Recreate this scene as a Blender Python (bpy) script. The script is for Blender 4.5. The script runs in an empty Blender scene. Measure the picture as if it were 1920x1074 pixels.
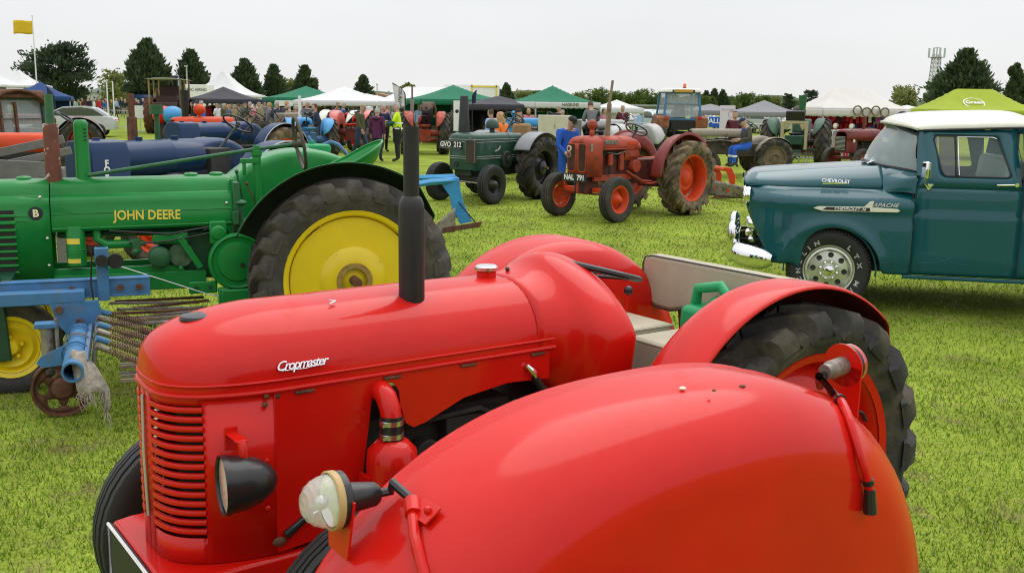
import bpy, bmesh, math, random
import numpy as np
from mathutils import Vector, Matrix, Euler
D = bpy.data
S = bpy.context.scene
COL = S.collection
PI = math.pi
rnd = random.Random(7)
cos, sin = math.cos, math.sin

# ------------------------------------------------------------------ camera, sky, sun, exposure
cam = D.cameras.new('camera'); camo = D.objects.new('camera', cam); COL.objects.link(camo)
cam.sensor_width = 36.0; cam.lens = 36.0; cam.clip_start = 0.05; cam.clip_end = 4000
pitch = math.atan((537 - 190) / 1920); roll = math.radians(.8)
fw = Vector((0, cos(pitch), -sin(pitch))); up0 = Vector((0, sin(pitch), cos(pitch))); rt0 = Vector((1, 0, 0))
rt = rt0 * cos(roll) + up0 * sin(roll); up = up0 * cos(roll) - rt0 * sin(roll)
camo.matrix_world = Matrix(((rt.x, up.x, -fw.x, 0), (rt.y, up.y, -fw.y, 0), (rt.z, up.z, -fw.z, 1.97), (0, 0, 0, 1)))
S.camera = camo
cam.dof.use_dof = True; cam.dof.focus_distance = 5.5; cam.dof.aperture_fstop = 18.0

SUN_EL, SUN_AZ = math.radians(58), math.radians(25)
w = D.worlds.new('World'); S.world = w; w.use_nodes = True
nt = w.node_tree; nt.nodes.clear()
out = nt.nodes.new('ShaderNodeOutputWorld'); bg = nt.nodes.new('ShaderNodeBackground')
sky = nt.nodes.new('ShaderNodeTexSky'); sky.sky_type = 'NISHITA'; sky.sun_disc = False
sky.sun_elevation = SUN_EL; sky.sun_rotation = SUN_AZ
tc = nt.nodes.new('ShaderNodeTexCoord'); mp = nt.nodes.new('ShaderNodeMapping'); mp.inputs['Scale'].default_value = (1.2, 1.2, 5)
nz = nt.nodes.new('ShaderNodeTexNoise'); nz.inputs['Scale'].default_value = 1.6; nz.inputs['Detail'].default_value = 5
sx = nt.nodes.new('ShaderNodeSeparateXYZ')
rp = nt.nodes.new('ShaderNodeValToRGB')      # overcast cloud deck: brighter overhead than at the horizon
rp.color_ramp.elements[0].position = 0.0; rp.color_ramp.elements[0].color = (8.9, 8.95, 8.95, 1)
rp.color_ramp.elements[1].position = 1.0; rp.color_ramp.elements[1].color = (16.5, 16.7, 17.1, 1)
e = rp.color_ramp.elements.new(.12); e.color = (8.7, 8.85, 9.1, 1)
rn = nt.nodes.new('ShaderNodeMapRange'); rn.inputs['From Min'].default_value = .3; rn.inputs['From Max'].default_value = .7
rn.inputs['To Min'].default_value = .94; rn.inputs['To Max'].default_value = 1.06
mul = nt.nodes.new('ShaderNodeMix'); mul.data_type = 'RGBA'; mul.blend_type = 'MULTIPLY'; mul.inputs['Factor'].default_value = 1
mx = nt.nodes.new('ShaderNodeMix'); mx.data_type = 'RGBA'; mx.inputs['Factor'].default_value = .93
L = nt.links.new
L(tc.outputs['Generated'], mp.inputs['Vector']); L(mp.outputs[0], nz.inputs['Vector']); L(nz.outputs['Fac'], rn.inputs['Value'])
L(tc.outputs['Generated'], sx.inputs[0]); L(sx.outputs['Z'], rp.inputs['Fac'])
L(rp.outputs['Color'], mul.inputs['A']); L(rn.outputs[0], mul.inputs['B'])
L(sky.outputs['Color'], mx.inputs['A']); L(mul.outputs['Result'], mx.inputs['B'])
L(mx.outputs['Result'], bg.inputs['Color']); bg.inputs['Strength'].default_value = .1
L(bg.outputs[0], out.inputs['Surface'])
sl = D.lights.new('sun', 'SUN'); sl.energy = 1.3; sl.angle = math.radians(55); sl.color = (1, .965, .91)
so = D.objects.new('sun', sl); COL.objects.link(so)
sd = Vector((sin(SUN_AZ) * cos(SUN_EL), cos(SUN_AZ) * cos(SUN_EL), sin(SUN_EL)))
so.rotation_euler = sd.to_track_quat('Z', 'Y').to_euler()
S.cycles.filter_width = 1.05
S.view_settings.view_transform = 'Standard'; S.view_settings.look = 'None'; S.view_settings.exposure = 0.0; S.view_settings.gamma = 1.0

# ------------------------------------------------------------------ helpers
def sm(a, b, x):
    t = min(1, max(0, (x - a) / (b - a))); return t * t * (3 - 2 * t)
def gz(x, y):
    return 0.0 * x

class MB:
    def __init__(s): s.v = []; s.f = []; s.mi = []
    def add(s, vs, fs, m=0):
        n = len(s.v); s.v += [tuple(p) for p in vs]
        for f in fs: s.f.append(tuple(n + i for i in f)); s.mi.append(m)
        return s
    def box(s, c, d, rx=0, ry=0, rz=0, t=1.0, m=0):
        R = Euler((rx, ry, rz)).to_matrix(); c = Vector(c); vs = []
        for z in (-1, 1):
            k = t if z > 0 else 1
            for x, y in ((-1, -1), (1, -1), (1, 1), (-1, 1)):
                vs.append(c + R @ Vector((x * d[0] / 2 * k, y * d[1] / 2 * k, z * d[2] / 2)))
        return s.add(vs, [(3, 2, 1, 0), (4, 5, 6, 7), (0, 1, 5, 4), (1, 2, 6, 5), (2, 3, 7, 6), (3, 0, 4, 7)], m)
    def loft(s, rings, closed=True, caps=True, m=0, loop=False):
        n = len(rings[0]); vs = [p for r in rings for p in r]; fs = []
        k = len(rings)
        for i in range(k if loop else k - 1):
            j2 = (i + 1) % k
            for j in range(n if closed else n - 1):
                a = i * n + j; b = i * n + (j + 1) % n; fs.append((a, b, j2 * n + (j + 1) % n, j2 * n + j))
        if caps and closed and not loop:
            fs.append(tuple(range(n - 1, -1, -1))); fs.append(tuple((k - 1) * n + j for j in range(n)))
        return s.add(vs, fs, m)
    def tube(s, pts, r, n=8, caps=True, loop=False, m=0, sq=1.0):
        pts = [Vector(p) for p in pts]; rings = []; k = len(pts)
        rr = r if isinstance(r, (list, tuple)) else [r] * k
        ref = None
        for i, p in enumerate(pts):
            if loop: t = pts[(i + 1) % k] - pts[i - 1]
            else: t = pts[min(i + 1, k - 1)] - pts[max(i - 1, 0)]
            t = t.normalized() if t.length > 1e-9 else Vector((0, 0, 1))
            if ref is None:
                ref = Vector((0, 0, 1)) if abs(t.z) < .9 else Vector((1, 0, 0))
            a = t.cross(ref)
            if a.length < 1e-6: a = t.orthogonal()
            a.normalize(); b = t.cross(a).normalized(); ref = b.cross(t) * 0 + (-b if (-b).dot(ref) > 0 else b)
            rings.append([p + (a * cos(2 * PI * j / n) + b * sin(2 * PI * j / n) * sq) * rr[i] for j in range(n)])
        return s.loft(rings, True, caps, m, loop)
    def cyl(s, p0, p1, r0, r1=None, n=16, caps=True, m=0):
        return s.tube([p0, p1], [r0, r0 if r1 is None else r1], n, caps, False, m)
    def lathe(s, prof, c=(0, 0, 0), ax='Y', n=32, a0=0, a1=2 * PI, closed_prof=False, m=0):
        # prof: list of (t along axis, radius)
        full = abs(a1 - a0 - 2 * PI) < 1e-6; k = n if full else n + 1; rings = []
        for i in range(k):
            a = a0 + (a1 - a0) * i / n; ca, sa = cos(a), sin(a); r_ = []
            for t, r in prof:
                q = {'Y': (r * ca, t, r * sa), 'Z': (r * ca, r * sa, t), 'X': (t, r * ca, r * sa)}[ax]
                r_.append((c[0] + q[0], c[1] + q[1], c[2] + q[2]))
            rings.append(r_)
        return s.loft(rings, closed_prof, False, m, full)
    def ball(s, c, r, n=16, k=10, m=0, a0=-PI / 2, a1=PI / 2):
        r = r if isinstance(r, (list, tuple)) else (r, r, r); rings = []
        for i in range(k + 1):
            a = a0 + (a1 - a0) * i / k
            ca = max(cos(a), 1e-4)
            rings.append([(c[0] + r[0] * ca * cos(2 * PI * j / n), c[1] + r[1] * ca * sin(2 * PI * j / n), c[2] + r[2] * sin(a)) for j in range(n)])
        return s.loft(rings, True, True, m)
    def prism(s, poly, a, b, ax='Y', m=0):
        f = {'Y': lambda p, t: (p[0], t, p[1]), 'X': lambda p, t: (t, p[0], p[1]), 'Z': lambda p, t: (p[0], p[1], t)}[ax]
        n = len(poly); vs = [f(p, a) for p in poly] + [f(p, b) for p in poly]
        fs = [tuple(range(n)), tuple(range(2 * n - 1, n - 1, -1))] + [(i, i + n, (i + 1) % n + n, (i + 1) % n) for i in range(n)]
        return s.add(vs, fs, m)
    def grid(s, fn, nu, nv, m=0):
        vs = [fn(i / nu, j / nv) for i in range(nu + 1) for j in range(nv + 1)]
        fs = [(i * (nv + 1) + j, (i + 1) * (nv + 1) + j, (i + 1) * (nv + 1) + j + 1, i * (nv + 1) + j + 1) for i in range(nu) for j in range(nv)]
        return s.add(vs, fs, m)
    def xf(s, M_, i0=0):
        s.v = s.v[:i0] + [tuple(M_ @ Vector(p)) for p in s.v[i0:]]; return s
    def mesh(s, name, mats, ang=35, fix=True):
        me = D.meshes.new(name); me.from_pydata(s.v, [], s.f)
        for m_ in (mats if isinstance(mats, (list, tuple)) else [mats]): me.materials.append(m_)
        me.polygons.foreach_set('material_index', s.mi)
        if fix:
            bm = bmesh.new(); bm.from_mesh(me); bmesh.ops.recalc_face_normals(bm, faces=bm.faces); bm.to_mesh(me); bm.free()
        if ang:
            me.polygons.foreach_set('use_smooth', [True] * len(me.polygons)); me.set_sharp_from_angle(angle=math.radians(ang))
        me.update(); return me
    def build(s, name, mats, parent=None, ang=35, bevel=0, solid=0, inner=None, sub=0, label=None, kind=None):
        o = D.objects.new(name, s.mesh(name, mats, ang)); COL.objects.link(o)
        if parent is not None: o.parent = parent
        if solid:
            md = o.modifiers.new('solid', 'SOLIDIFY'); md.thickness = solid; md.offset = -1
            if inner: o.data.materials.append(inner); md.material_offset = 1
        if bevel:
            md = o.modifiers.new('bevel', 'BEVEL'); md.width = bevel; md.segments = 2; md.limit_method = 'ANGLE'; md.angle_limit = math.radians(40)
        if sub:
            md = o.modifiers.new('sub', 'SUBSURF'); md.levels = sub; md.render_levels = sub
        if label: o['label'] = label
        if kind: o['kind'] = kind
        return o

def tag(o, label, cat, group=None):
    o['label'] = label; o['category'] = cat
    if group: o['group'] = group
    return o
def thing(name, label, cat, loc=(0, 0, 0), rz=0, group=None, scale=1.0):
    o = D.objects.new(name, None); COL.objects.link(o); o.empty_display_size = .2
    o.location = loc; o.rotation_euler = (0, 0, rz); o.scale = (scale,) * 3
    return tag(o, label, cat, group)
def on(x, y, dz=0): return (x, y, gz(x, y) + dz)
def copy_tree(o, parent=None):
    c = o.copy(); COL.objects.link(c)
    if parent is not None: c.parent = parent
    for ch in list(o.children): copy_tree(ch, c)
    return c
def circ(c, r, n, ax='Z', a0=0, a1=2 * PI, end=False):
    k = n + 1 if end else n; o = []
    for i in range(k):
        a = a0 + (a1 - a0) * i / n
        o.append({'Z': (c[0] + r * cos(a), c[1] + r * sin(a), c[2]), 'Y': (c[0] + r * cos(a), c[1], c[2] + r * sin(a)), 'X': (c[0], c[1] + r * cos(a), c[2] + r * sin(a))}[ax])
    return o

# ------------------------------------------------------------------ materials
MATS = {}
def M(name, col, rough=.5, metal=0, coat=0, var=.12, scale=6, bump=0, bscale=80, dirt=None, trans=0, ior=1.45, alpha=1, spec=.5, coords='Object', transl=0, sheen=0):
    if name in MATS: return MATS[name]
    m = D.materials.new(name); m.use_nodes = True; t = m.node_tree; N = t.nodes; b = N['Principled BSDF']; l = t.links.new
    c = tuple(col) + (1,)
    b.inputs['Roughness'].default_value = rough; b.inputs['Metallic'].default_value = metal
    b.inputs['Coat Weight'].default_value = coat; b.inputs['Coat Roughness'].default_value = .06 if name not in ('red_paint', 'navy_paint', 'bright_green_paint') else .13
    b.inputs['Transmission Weight'].default_value = trans; b.inputs['IOR'].default_value = ior
    b.inputs['Specular IOR Level'].default_value = spec; b.inputs['Alpha'].default_value = alpha
    co = N.new('ShaderNodeTexCoord')
    n1 = N.new('ShaderNodeTexNoise'); n1.inputs['Scale'].default_value = scale; n1.inputs['Detail'].default_value = 6; n1.inputs['Roughness'].default_value = .62
    l(co.outputs[coords], n1.inputs['Vector'])
    r = N.new('ShaderNodeValToRGB'); E = r.color_ramp.elements
    E[0].position = .3; E[1].position = .7
    E[0].color = tuple(x * (1 - var) for x in col) + (1,); E[1].color = tuple(min(1, x * (1 + var)) for x in col) + (1,)
    l(n1.outputs['Fac'], r.inputs['Fac']); cur = r.outputs['Color']
    rs = None
    if dirt:
        dc, th, ds = dirt[:3]
        n2 = N.new('ShaderNodeTexNoise'); n2.inputs['Scale'].default_value = ds; n2.inputs['Detail'].default_value = 8; n2.inputs['Roughness'].default_value = .68
        l(co.outputs[coords], n2.inputs['Vector'])
        r2 = N.new('ShaderNodeMapRange'); r2.inputs['From Min'].default_value = th; r2.inputs['From Max'].default_value = th + (dirt[3] if len(dirt) > 3 else .12)
        r2.inputs['To Max'].default_value = dirt[4] if len(dirt) > 4 else .9
        l(n2.outputs['Fac'], r2.inputs['Value'])
        mxx = N.new('ShaderNodeMix'); mxx.data_type = 'RGBA'; l(r2.outputs[0], mxx.inputs['Factor']); l(cur, mxx.inputs['A']); mxx.inputs['B'].default_value = tuple(dc) + (1,)
        cur = mxx.outputs['Result']
        rr = N.new('ShaderNodeMapRange'); rr.inputs['To Min'].default_value = rough; rr.inputs['To Max'].default_value = max(rough, .85)
        l(r2.outputs[0], rr.inputs['Value']); l(rr.outputs[0], b.inputs['Roughness'])
        if coat:
            rc = N.new('ShaderNodeMapRange'); rc.inputs['To Min'].default_value = coat; rc.inputs['To Max'].default_value = 0
            l(r2.outputs[0], rc.inputs['Value']); l(rc.outputs[0], b.inputs['Coat Weight'])
    l(cur, b.inputs['Base Color'])
    if bump:
        n3 = N.new('ShaderNodeTexNoise'); n3.inputs['Scale'].default_value = bscale; n3.inputs['Detail'].default_value = 4
        l(co.outputs[coords], n3.inputs['Vector'])
        bp = N.new('ShaderNodeBump'); bp.inputs['Strength'].default_value = min(1, bump); bp.inputs['Distance'].default_value = .006 * max(1, bump)
        l(n3.outputs['Fac'], bp.inputs['Height']); l(bp.outputs[0], b.inputs['Normal'])
    if transl:
        tb = N.new('ShaderNodeBsdfTranslucent'); ms = N.new('ShaderNodeMixShader'); ms.inputs[0].default_value = transl
        l(cur, tb.inputs['Color']); l(b.outputs[0], ms.inputs[1]); l(tb.outputs[0], ms.inputs[2]); l(ms.outputs[0], N['Material Output'].inputs['Surface'])
    MATS[name] = m; return m

RED = M('red_paint', (.60, .0075, .003), .5, coat=.55, var=.10, scale=3, bump=.07, bscale=160, dirt=((.40, .024, .014), .60, 6, .25, .5), spec=.1)
RED_OLD = M('faded_red_paint', (.40, .05, .022), .6, coat=.1, var=.25, scale=5, dirt=((.12, .055, .03), .5, 6, .16), bump=.15)
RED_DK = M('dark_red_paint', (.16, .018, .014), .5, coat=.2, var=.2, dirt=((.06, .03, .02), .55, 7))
ORANGE = M('orange_red_paint', (.62, .060, .012), .5, spec=.3, coat=.15, var=.1, dirt=((.2, .08, .04), .62, 7))
GREEN = M('bright_green_paint', (.007, .215, .038), .42, spec=.3, coat=.35, var=.12, scale=4, bump=.05, bscale=150, dirt=((.05, .09, .04), .62, 8, .2, .6))
GREEN_MID = M('worn_green_paint', (.02, .115, .04), .5, coat=.15, var=.25, scale=7, dirt=((.05, .055, .03), .55, 9, .2, .8), bump=.2)
GREEN_DK = M('dark_green_paint', (.009, .058, .032), .45, coat=.3, var=.2, dirt=((.03, .035, .028), .6, 8))
SAGE = M('faded_green_paint', (.055, .12, .075), .6, var=.2, dirt=((.09, .07, .045), .56, 7))
NAVY = M('navy_paint', (.004, .028, .095), .45, spec=.25, coat=.3, var=.12, dirt=((.03, .03, .04), .64, 8, .2, .6))
BLUE = M('blue_paint', (.055, .18, .36), .55, coat=.08, var=.2, dirt=((.16, .12, .085), .55, 7, .2, .75), bump=.2)
SKYBLUE = M('light_blue_paint', (.04, .27, .55), .5, coat=.15, var=.12, dirt=((.15, .10, .06), .63, 8, .15, .7))
TRUCKG = M('teal_paint', (.003, .075, .095), .4, coat=.7, var=.03, scale=2, spec=.2)
CREAM = M('cream_paint', (.72, .70, .60), .35, coat=.5, var=.03)
YELLOW = M('yellow_paint', (.80, .58, .010), .42, coat=.25, var=.08, scale=4, dirt=((.35, .2, .03), .64, 7, .15, .6), bump=.05)
GREY = M('grey_paint', (.16, .155, .145), .6, var=.2, dirt=((.13, .09, .06), .58, 6))
TAN = M('dusty_grey_paint', (.27, .235, .18), .65, var=.2, dirt=((.13, .09, .06), .56, 6))
BLACKP = M('black_paint', (.012, .012, .013), .38, coat=.25, var=.2, dirt=((.10, .095, .09), .68, 10, .1, .5))
STACK = M('black_stack_paint', (.014, .013, .014), .5, coat=.1, var=.3, dirt=((.25, .24, .23), .69, 14, .06, .8), bump=.1)
DARK = M('grimy_black', (.018, .016, .014), .75, var=.4, scale=12, bump=.4)
RUBBER = M('tyre_rubber', (.030, .028, .026), .72, var=.3, scale=9, dirt=((.19, .145, .095), .46, 4, .25, .72), bump=.45, bscale=60)
RUBBER_MUD = M('muddy_tyre_rubber', (.075, .06, .042), .85, var=.3, scale=7, dirt=((.27, .19, .11), .40, 4, .2, .9), bump=.5, bscale=40)
RUBBER_CAR = M('black_wall_tyre_rubber', (.022, .022, .022), .62, var=.15, bump=.2, bscale=90)
RUST = M('rust', (.13, .055, .03), .85, var=.45, scale=9, dirt=((.06, .03, .02), .52, 14), bump=.5, bscale=50)
RUSTSTACK = M('rusty_stack', (.15, .05, .03), .8, var=.3, scale=6, dirt=((.62, .55, .48), .60, 11, .03, .9), bump=.3)
STEEL = M('worn_steel', (.30, .27, .24), .5, metal=.7, var=.3, scale=12, dirt=((.14, .075, .045), .52, 9), bump=.2)
BRIGHT = M('bright_steel', (.62, .62, .62), .3, metal=1, var=.1)
CHROME = M('chrome', (.86, .87, .88), .06, metal=1, var=.02)
GALV = M('galvanised_steel', (.45, .46, .47), .5, metal=.4, var=.15, scale=20)
GLASS = M('glass', (.9, .95, .93), .02, trans=1, ior=1.12, var=.0)
WINGLASS = M('window_glass', (.30, .38, .37), .08, var=.1, coat=1, alpha=.2)
SCREEN = M('windscreen_glass', (.55, .66, .66), .05, var=.1, coat=1, alpha=.45)
LENS = M('lamp_lens', (.75, .72, .6), .12, coat=1, var=.1)
LENS_CLEAR = M('ribbed_clear_lens', (.80, .78, .70), .06, coat=1, var=.15, scale=25, alpha=.42)
LENS_RED = M('red_lens', (.5, .01, .015), .15, coat=1, var=.1)
LENS_AMBER = M('amber_lens', (.85, .13, .01), .2, coat=1, var=.1)
VINYL = M('olive_beige_vinyl', (.43, .39, .28), .6, var=.1, scale=5, bump=.15, bscale=120, dirt=((.33, .30, .21), .56, 9, .2, .7))
VINYL_G = M('pale_green_vinyl', (.30, .44, .40), .5, var=.06, bump=.1)
PLASTG = M('green_plastic', (.01, .32, .11), .4, var=.05)
WHITE = M('white_fabric', (.80, .80, .80), .8, var=.03, scale=2, transl=.25)
WHITEP = M('white_paint', (.78, .78, .77), .4, coat=.2, var=.05, dirt=((.5, .48, .44), .66, 5, .2, .5))
TGREEN = M('green_fabric', (.02, .22, .115), .8, var=.06, transl=.3)
TGREY = M('grey_fabric', (.26, .26, .275), .8, var=.05, transl=.15)
TBLACK = M('charcoal_fabric', (.05, .048, .06), .8, var=.1, transl=.1)
TNAVY = M('navy_fabric', (.02, .06, .20), .8, var=.08, transl=.15)
TLIME = M('lime_fabric', (.42, .52, .035), .8, var=.04, transl=.3)
BURLAP = M('burlap', (.36, .22, .10), .95, var=.2, scale=25, bump=.6, bscale=90)
ROPE = M('frayed_canvas', (.30, .27, .22), .95, var=.35, scale=30, bump=.6, bscale=60)
WOOD = M('weathered_wood', (.26, .20, .13), .8, var=.3, scale=9, bump=.3)
BARK = M('bark', (.09, .07, .05), .95, var=.3, scale=6, bump=.6, bscale=10)
IVORY = M('ivory_letter', (.82, .75, .5), .5, var=.05)
LETTER_Y = M('yellow_letter', (.85, .66, .08), .5, var=.04)
LETTER_W = M('white_letter', (.85, .85, .83), .5, var=.04)
LETTER_K = M('black_letter', (.02, .02, .022), .5, var=.04)
SKIN = M('skin', (.52, .30, .22), .55, var=.1, scale=9)
SHOE = M('dark_shoe', (.03, .024, .02), .6)
HAIR_G = M('grey_hair', (.42, .40, .38), .8, var=.2, scale=30)
HAIR_B = M('brown_hair', (.10, .055, .03), .8, var=.25, scale=30)
HAIR_F = M('fair_hair', (.45, .28, .12), .8, var=.25, scale=30)
def cloth(rgb, nm): return M(nm + '_cloth', rgb, .85, var=.14, scale=14, bump=.25, bscale=30)

def text(s, mat, parent, origin, right, upv, size, name='lettering', ext=.002, bold=0, shear=0, align='CENTER', sx_=1.0, space=1.0):
    cu = D.curves.new('tmp_text', 'FONT'); cu.body = s; cu.size = size; cu.extrude = ext; cu.offset = bold; cu.shear = shear
    cu.align_x = align; cu.align_y = 'CENTER'; cu.resolution_u = 3; cu.space_character = space
    o = D.objects.new('tmp_text', cu); COL.objects.link(o)
    me = D.meshes.new_from_object(o.evaluated_get(bpy.context.evaluated_depsgraph_get())); D.objects.remove(o); D.curves.remove(cu)
    me.name = name; me.materials.clear(); me.materials.append(mat)
    r = Vector(right).normalized(); u = Vector(upv); u = (u - r * u.dot(r)).normalized(); n = r.cross(u)
    me.transform(Matrix(((r.x * sx_, u.x, n.x, origin[0]), (r.y * sx_, u.y, n.y, origin[1]), (r.z * sx_, u.z, n.z, origin[2]), (0, 0, 0, 1))))
    ob = D.objects.new(name, me); COL.objects.link(ob)
    if parent is not None: ob.parent = parent
    return ob
# ------------------------------------------------------------------ ground
def make_ground():
    xs = sorted(set([-1500, -800, -400, -250] + list(range(-160, 161, 8)) + [250, 400, 800, 1500]))
    ys = sorted(set([-300, -100, -30] + list(range(-10, 180, 5)) + [200, 260, 350, 500, 800, 1500, 2600]))
    vs = [(x, y, gz(x, y)) for y in ys for x in xs]; n = len(xs)
    fs = [(j * n + i, j * n + i + 1, (j + 1) * n + i + 1, (j + 1) * n + i) for j in range(len(ys) - 1) for i in range(n - 1)]
    m = D.materials.new('mown_grass'); m.use_nodes = True; t = m.node_tree; N = t.nodes; l = t.links.new; b = N['Principled BSDF']
    b.inputs['Roughness'].default_value = .95; b.inputs['Specular IOR Level'].default_value = .05
    co = N.new('ShaderNodeTexCoord')
    def noise(sc, det=6, ro=.6):
        n_ = N.new('ShaderNodeTexNoise'); n_.inputs['Scale'].default_value = sc; n_.inputs['Detail'].default_value = det; n_.inputs['Roughness'].default_value = ro
        l(co.outputs['Object'], n_.inputs['Vector']); return n_.outputs['Fac']
    def ramp(f, c0, c1, p0=.35, p1=.65):
        r = N.new('ShaderNodeValToRGB'); E = r.color_ramp.elements; E[0].position = p0; E[1].position = p1; E[0].color = c0 + (1,); E[1].color = c1 + (1,)
        l(f, r.inputs['Fac']); return r.outputs['Color']
    def mixc(f, a, c):
        q = N.new('ShaderNodeMix'); q.data_type = 'RGBA'; l(f, q.inputs['Factor']); l(a, q.inputs['A'])
        if isinstance(c, tuple): q.inputs['B'].default_value = c + (1,)
        else: l(c, q.inputs['B'])
        return q.outputs['Result']
    a = ramp(noise(1.1), (.165, .250, .026), (.255, .33, .042))
    c2 = ramp(noise(40, 3), (.105, .16, .013), (.40, .44, .075))
    half = N.new('ShaderNodeValue'); half.outputs[0].default_value = .45
    c = mixc(half.outputs[0], a, c2)
    pr = N.new('ShaderNodeMapRange'); pr.inputs['From Min'].default_value = .56; pr.inputs['From Max'].default_value = .68; pr.inputs['To Max'].default_value = .75
    l(noise(2.6, 9, .7), pr.inputs['Value'])
    c = mixc(pr.outputs[0], c, (.22, .175, .085))
    lr = N.new('ShaderNodeMapRange'); lr.inputs['From Min'].default_value = .35; lr.inputs['From Max'].default_value = .65; lr.inputs['To Min'].default_value = .74; lr.inputs['To Max'].default_value = 1.16; l(noise(.9, 4), lr.inputs['Value'])
    mq = N.new('ShaderNodeMix'); mq.data_type = 'RGBA'; mq.blend_type = 'MULTIPLY'; mq.inputs['Factor'].default_value = 1; l(c, mq.inputs['A']); l(lr.outputs[0], mq.inputs['B']); c = mq.outputs['Result']
    l(c, b.inputs['Base Color'])
    bp = N.new('ShaderNodeBump'); bp.inputs['Strength'].default_value = .55; bp.inputs['Distance'].default_value = .025; l(noise(28, 8, .7), bp.inputs['Height']); l(bp.outputs[0], b.inputs['Normal'])
    o = MB().add(vs, fs).build('ground', m, ang=0); o['kind'] = 'structure'; o['label'] = 'mown showground grass with dry clippings'

def make_grass():
    rng = np.random.default_rng(3)
    P = []; d0 = 2.4
    for d_a, d_b, rho in [(2.4, 4, 5200), (4, 6, 3200), (6, 9, 1500), (9, 13, 650), (13, 19, 260), (19, 28, 90)]:
        ya, yb = d_a, d_b; wid = lambda y: .56 * y + .6
        n = int(rho * (yb - ya) * (wid(ya) + wid(yb)))
        y = rng.uniform(ya, yb, n); x = rng.uniform(-1, 1, n) * (.56 * y + .6)
        P.append(np.stack([x, y, np.full(n, d_a)], 1))
    P = np.concatenate(P); n = len(P)
    # drop blades under the foreground tractor bodies
    clump = np.sin(P[:, 0] * 5.1 + np.sin(P[:, 1] * 3.3) * 2) * np.sin(P[:, 1] * 4.7 + np.sin(P[:, 0] * 2.9) * 2)
    h = (.016 + .016 * rng.random(n)) * (1 + .22 * clump) * (1 + .02 * P[:, 2]); wd = (.0012 + .00055 * P[:, 2]) * (.7 + .6 * rng.random(n))
    az = rng.uniform(0, 2 * PI, n); la = rng.uniform(0, 2 * PI, n); ln = h * rng.uniform(.2, 1.1, n)
    z = np.array([gz(a, b) for a, b in P[:, :2]])
    base = np.stack([P[:, 0], P[:, 1], z - .002], 1)
    side = np.stack([np.cos(az), np.sin(az), np.zeros(n)], 1) * wd[:, None]
    tip = base + np.stack([np.cos(la) * ln, np.sin(la) * ln, h], 1)
    V = np.empty((n, 3, 3)); V[:, 0] = base - side; V[:, 1] = base + side; V[:, 2] = tip
    me = D.meshes.new('grass'); me.vertices.add(n * 3); me.vertices.foreach_set('co', V.reshape(-1))
    me.loops.add(n * 3); me.loops.foreach_set('vertex_index', np.arange(n * 3)); me.polygons.add(n)
    me.polygons.foreach_set('loop_start', np.arange(n) * 3); me.update(); me.validate()
    m = D.materials.new('grass_blade'); m.use_nodes = True; t = m.node_tree; N = t.nodes; l = t.links.new; b = N['Principled BSDF']
    b.inputs['Roughness'].default_value = .7; b.inputs['Specular IOR Level'].default_value = .08
    g = N.new('ShaderNodeNewGeometry'); r = N.new('ShaderNodeValToRGB'); E = r.color_ramp.elements
    E[0].color = (.095, .175, .012, 1); E[1].color = (.42, .36, .17, 1); E[1].position = 1
    for p, c in ((.5, (.16, .268, .024, 1)), (.88, (.27, .365, .054, 1)), (.91, (.42, .36, .17, 1))):
        q = E.new(p); q.color = c
    l(g.outputs['Random Per Island'], r.inputs['Fac'])
    co = N.new('ShaderNodeTexCoord'); nn = N.new('ShaderNodeTexNoise'); nn.inputs['Scale'].default_value = 2.6; nn.inputs['Detail'].default_value = 9; nn.inputs['Roughness'].default_value = .7
    l(co.outputs['Object'], nn.inputs['Vector']); mr = N.new('ShaderNodeMapRange'); mr.inputs['From Min'].default_value = .555; mr.inputs['From Max'].default_value = .67; mr.inputs['To Max'].default_value = .85
    l(nn.outputs['Fac'], mr.inputs['Value']); mx_ = N.new('ShaderNodeMix'); mx_.data_type = 'RGBA'; l(mr.outputs[0], mx_.inputs['Factor']); l(r.outputs['Color'], mx_.inputs['A']); mx_.inputs['B'].default_value = (.30, .24, .13, 1)
    n5 = N.new('ShaderNodeTexNoise'); n5.inputs['Scale'].default_value = .9; n5.inputs['Detail'].default_value = 4; l(co.outputs['Object'], n5.inputs['Vector'])
    m5 = N.new('ShaderNodeMapRange'); m5.inputs['From Min'].default_value = .3; m5.inputs['From Max'].default_value = .7; m5.inputs['To Min'].default_value = .68; m5.inputs['To Max'].default_value = 1.22; l(n5.outputs['Fac'], m5.inputs['Value'])
    m6 = N.new('ShaderNodeMix'); m6.data_type = 'RGBA'; m6.blend_type = 'MULTIPLY'; m6.inputs['Factor'].default_value = 1; l(mx_.outputs['Result'], m6.inputs['A']); l(m5.outputs[0], m6.inputs['B'])
    l(m6.outputs['Result'], b.inputs['Base Color'])
    tb = N.new('ShaderNodeBsdfTranslucent'); ms = N.new('ShaderNodeMixShader'); ms.inputs[0].default_value = .3
    l(m6.outputs['Result'], tb.inputs['Color']); l(b.outputs[0], ms.inputs[1]); l(tb.outputs[0], ms.inputs[2]); l(ms.outputs[0], N['Material Output'].inputs['Surface'])
    me.materials.append(m)
    o = D.objects.new('grass', me); COL.objects.link(o); o['kind'] = 'stuff'; o['label'] = 'short mown grass blades over the showground'
make_ground(); make_grass()

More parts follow.
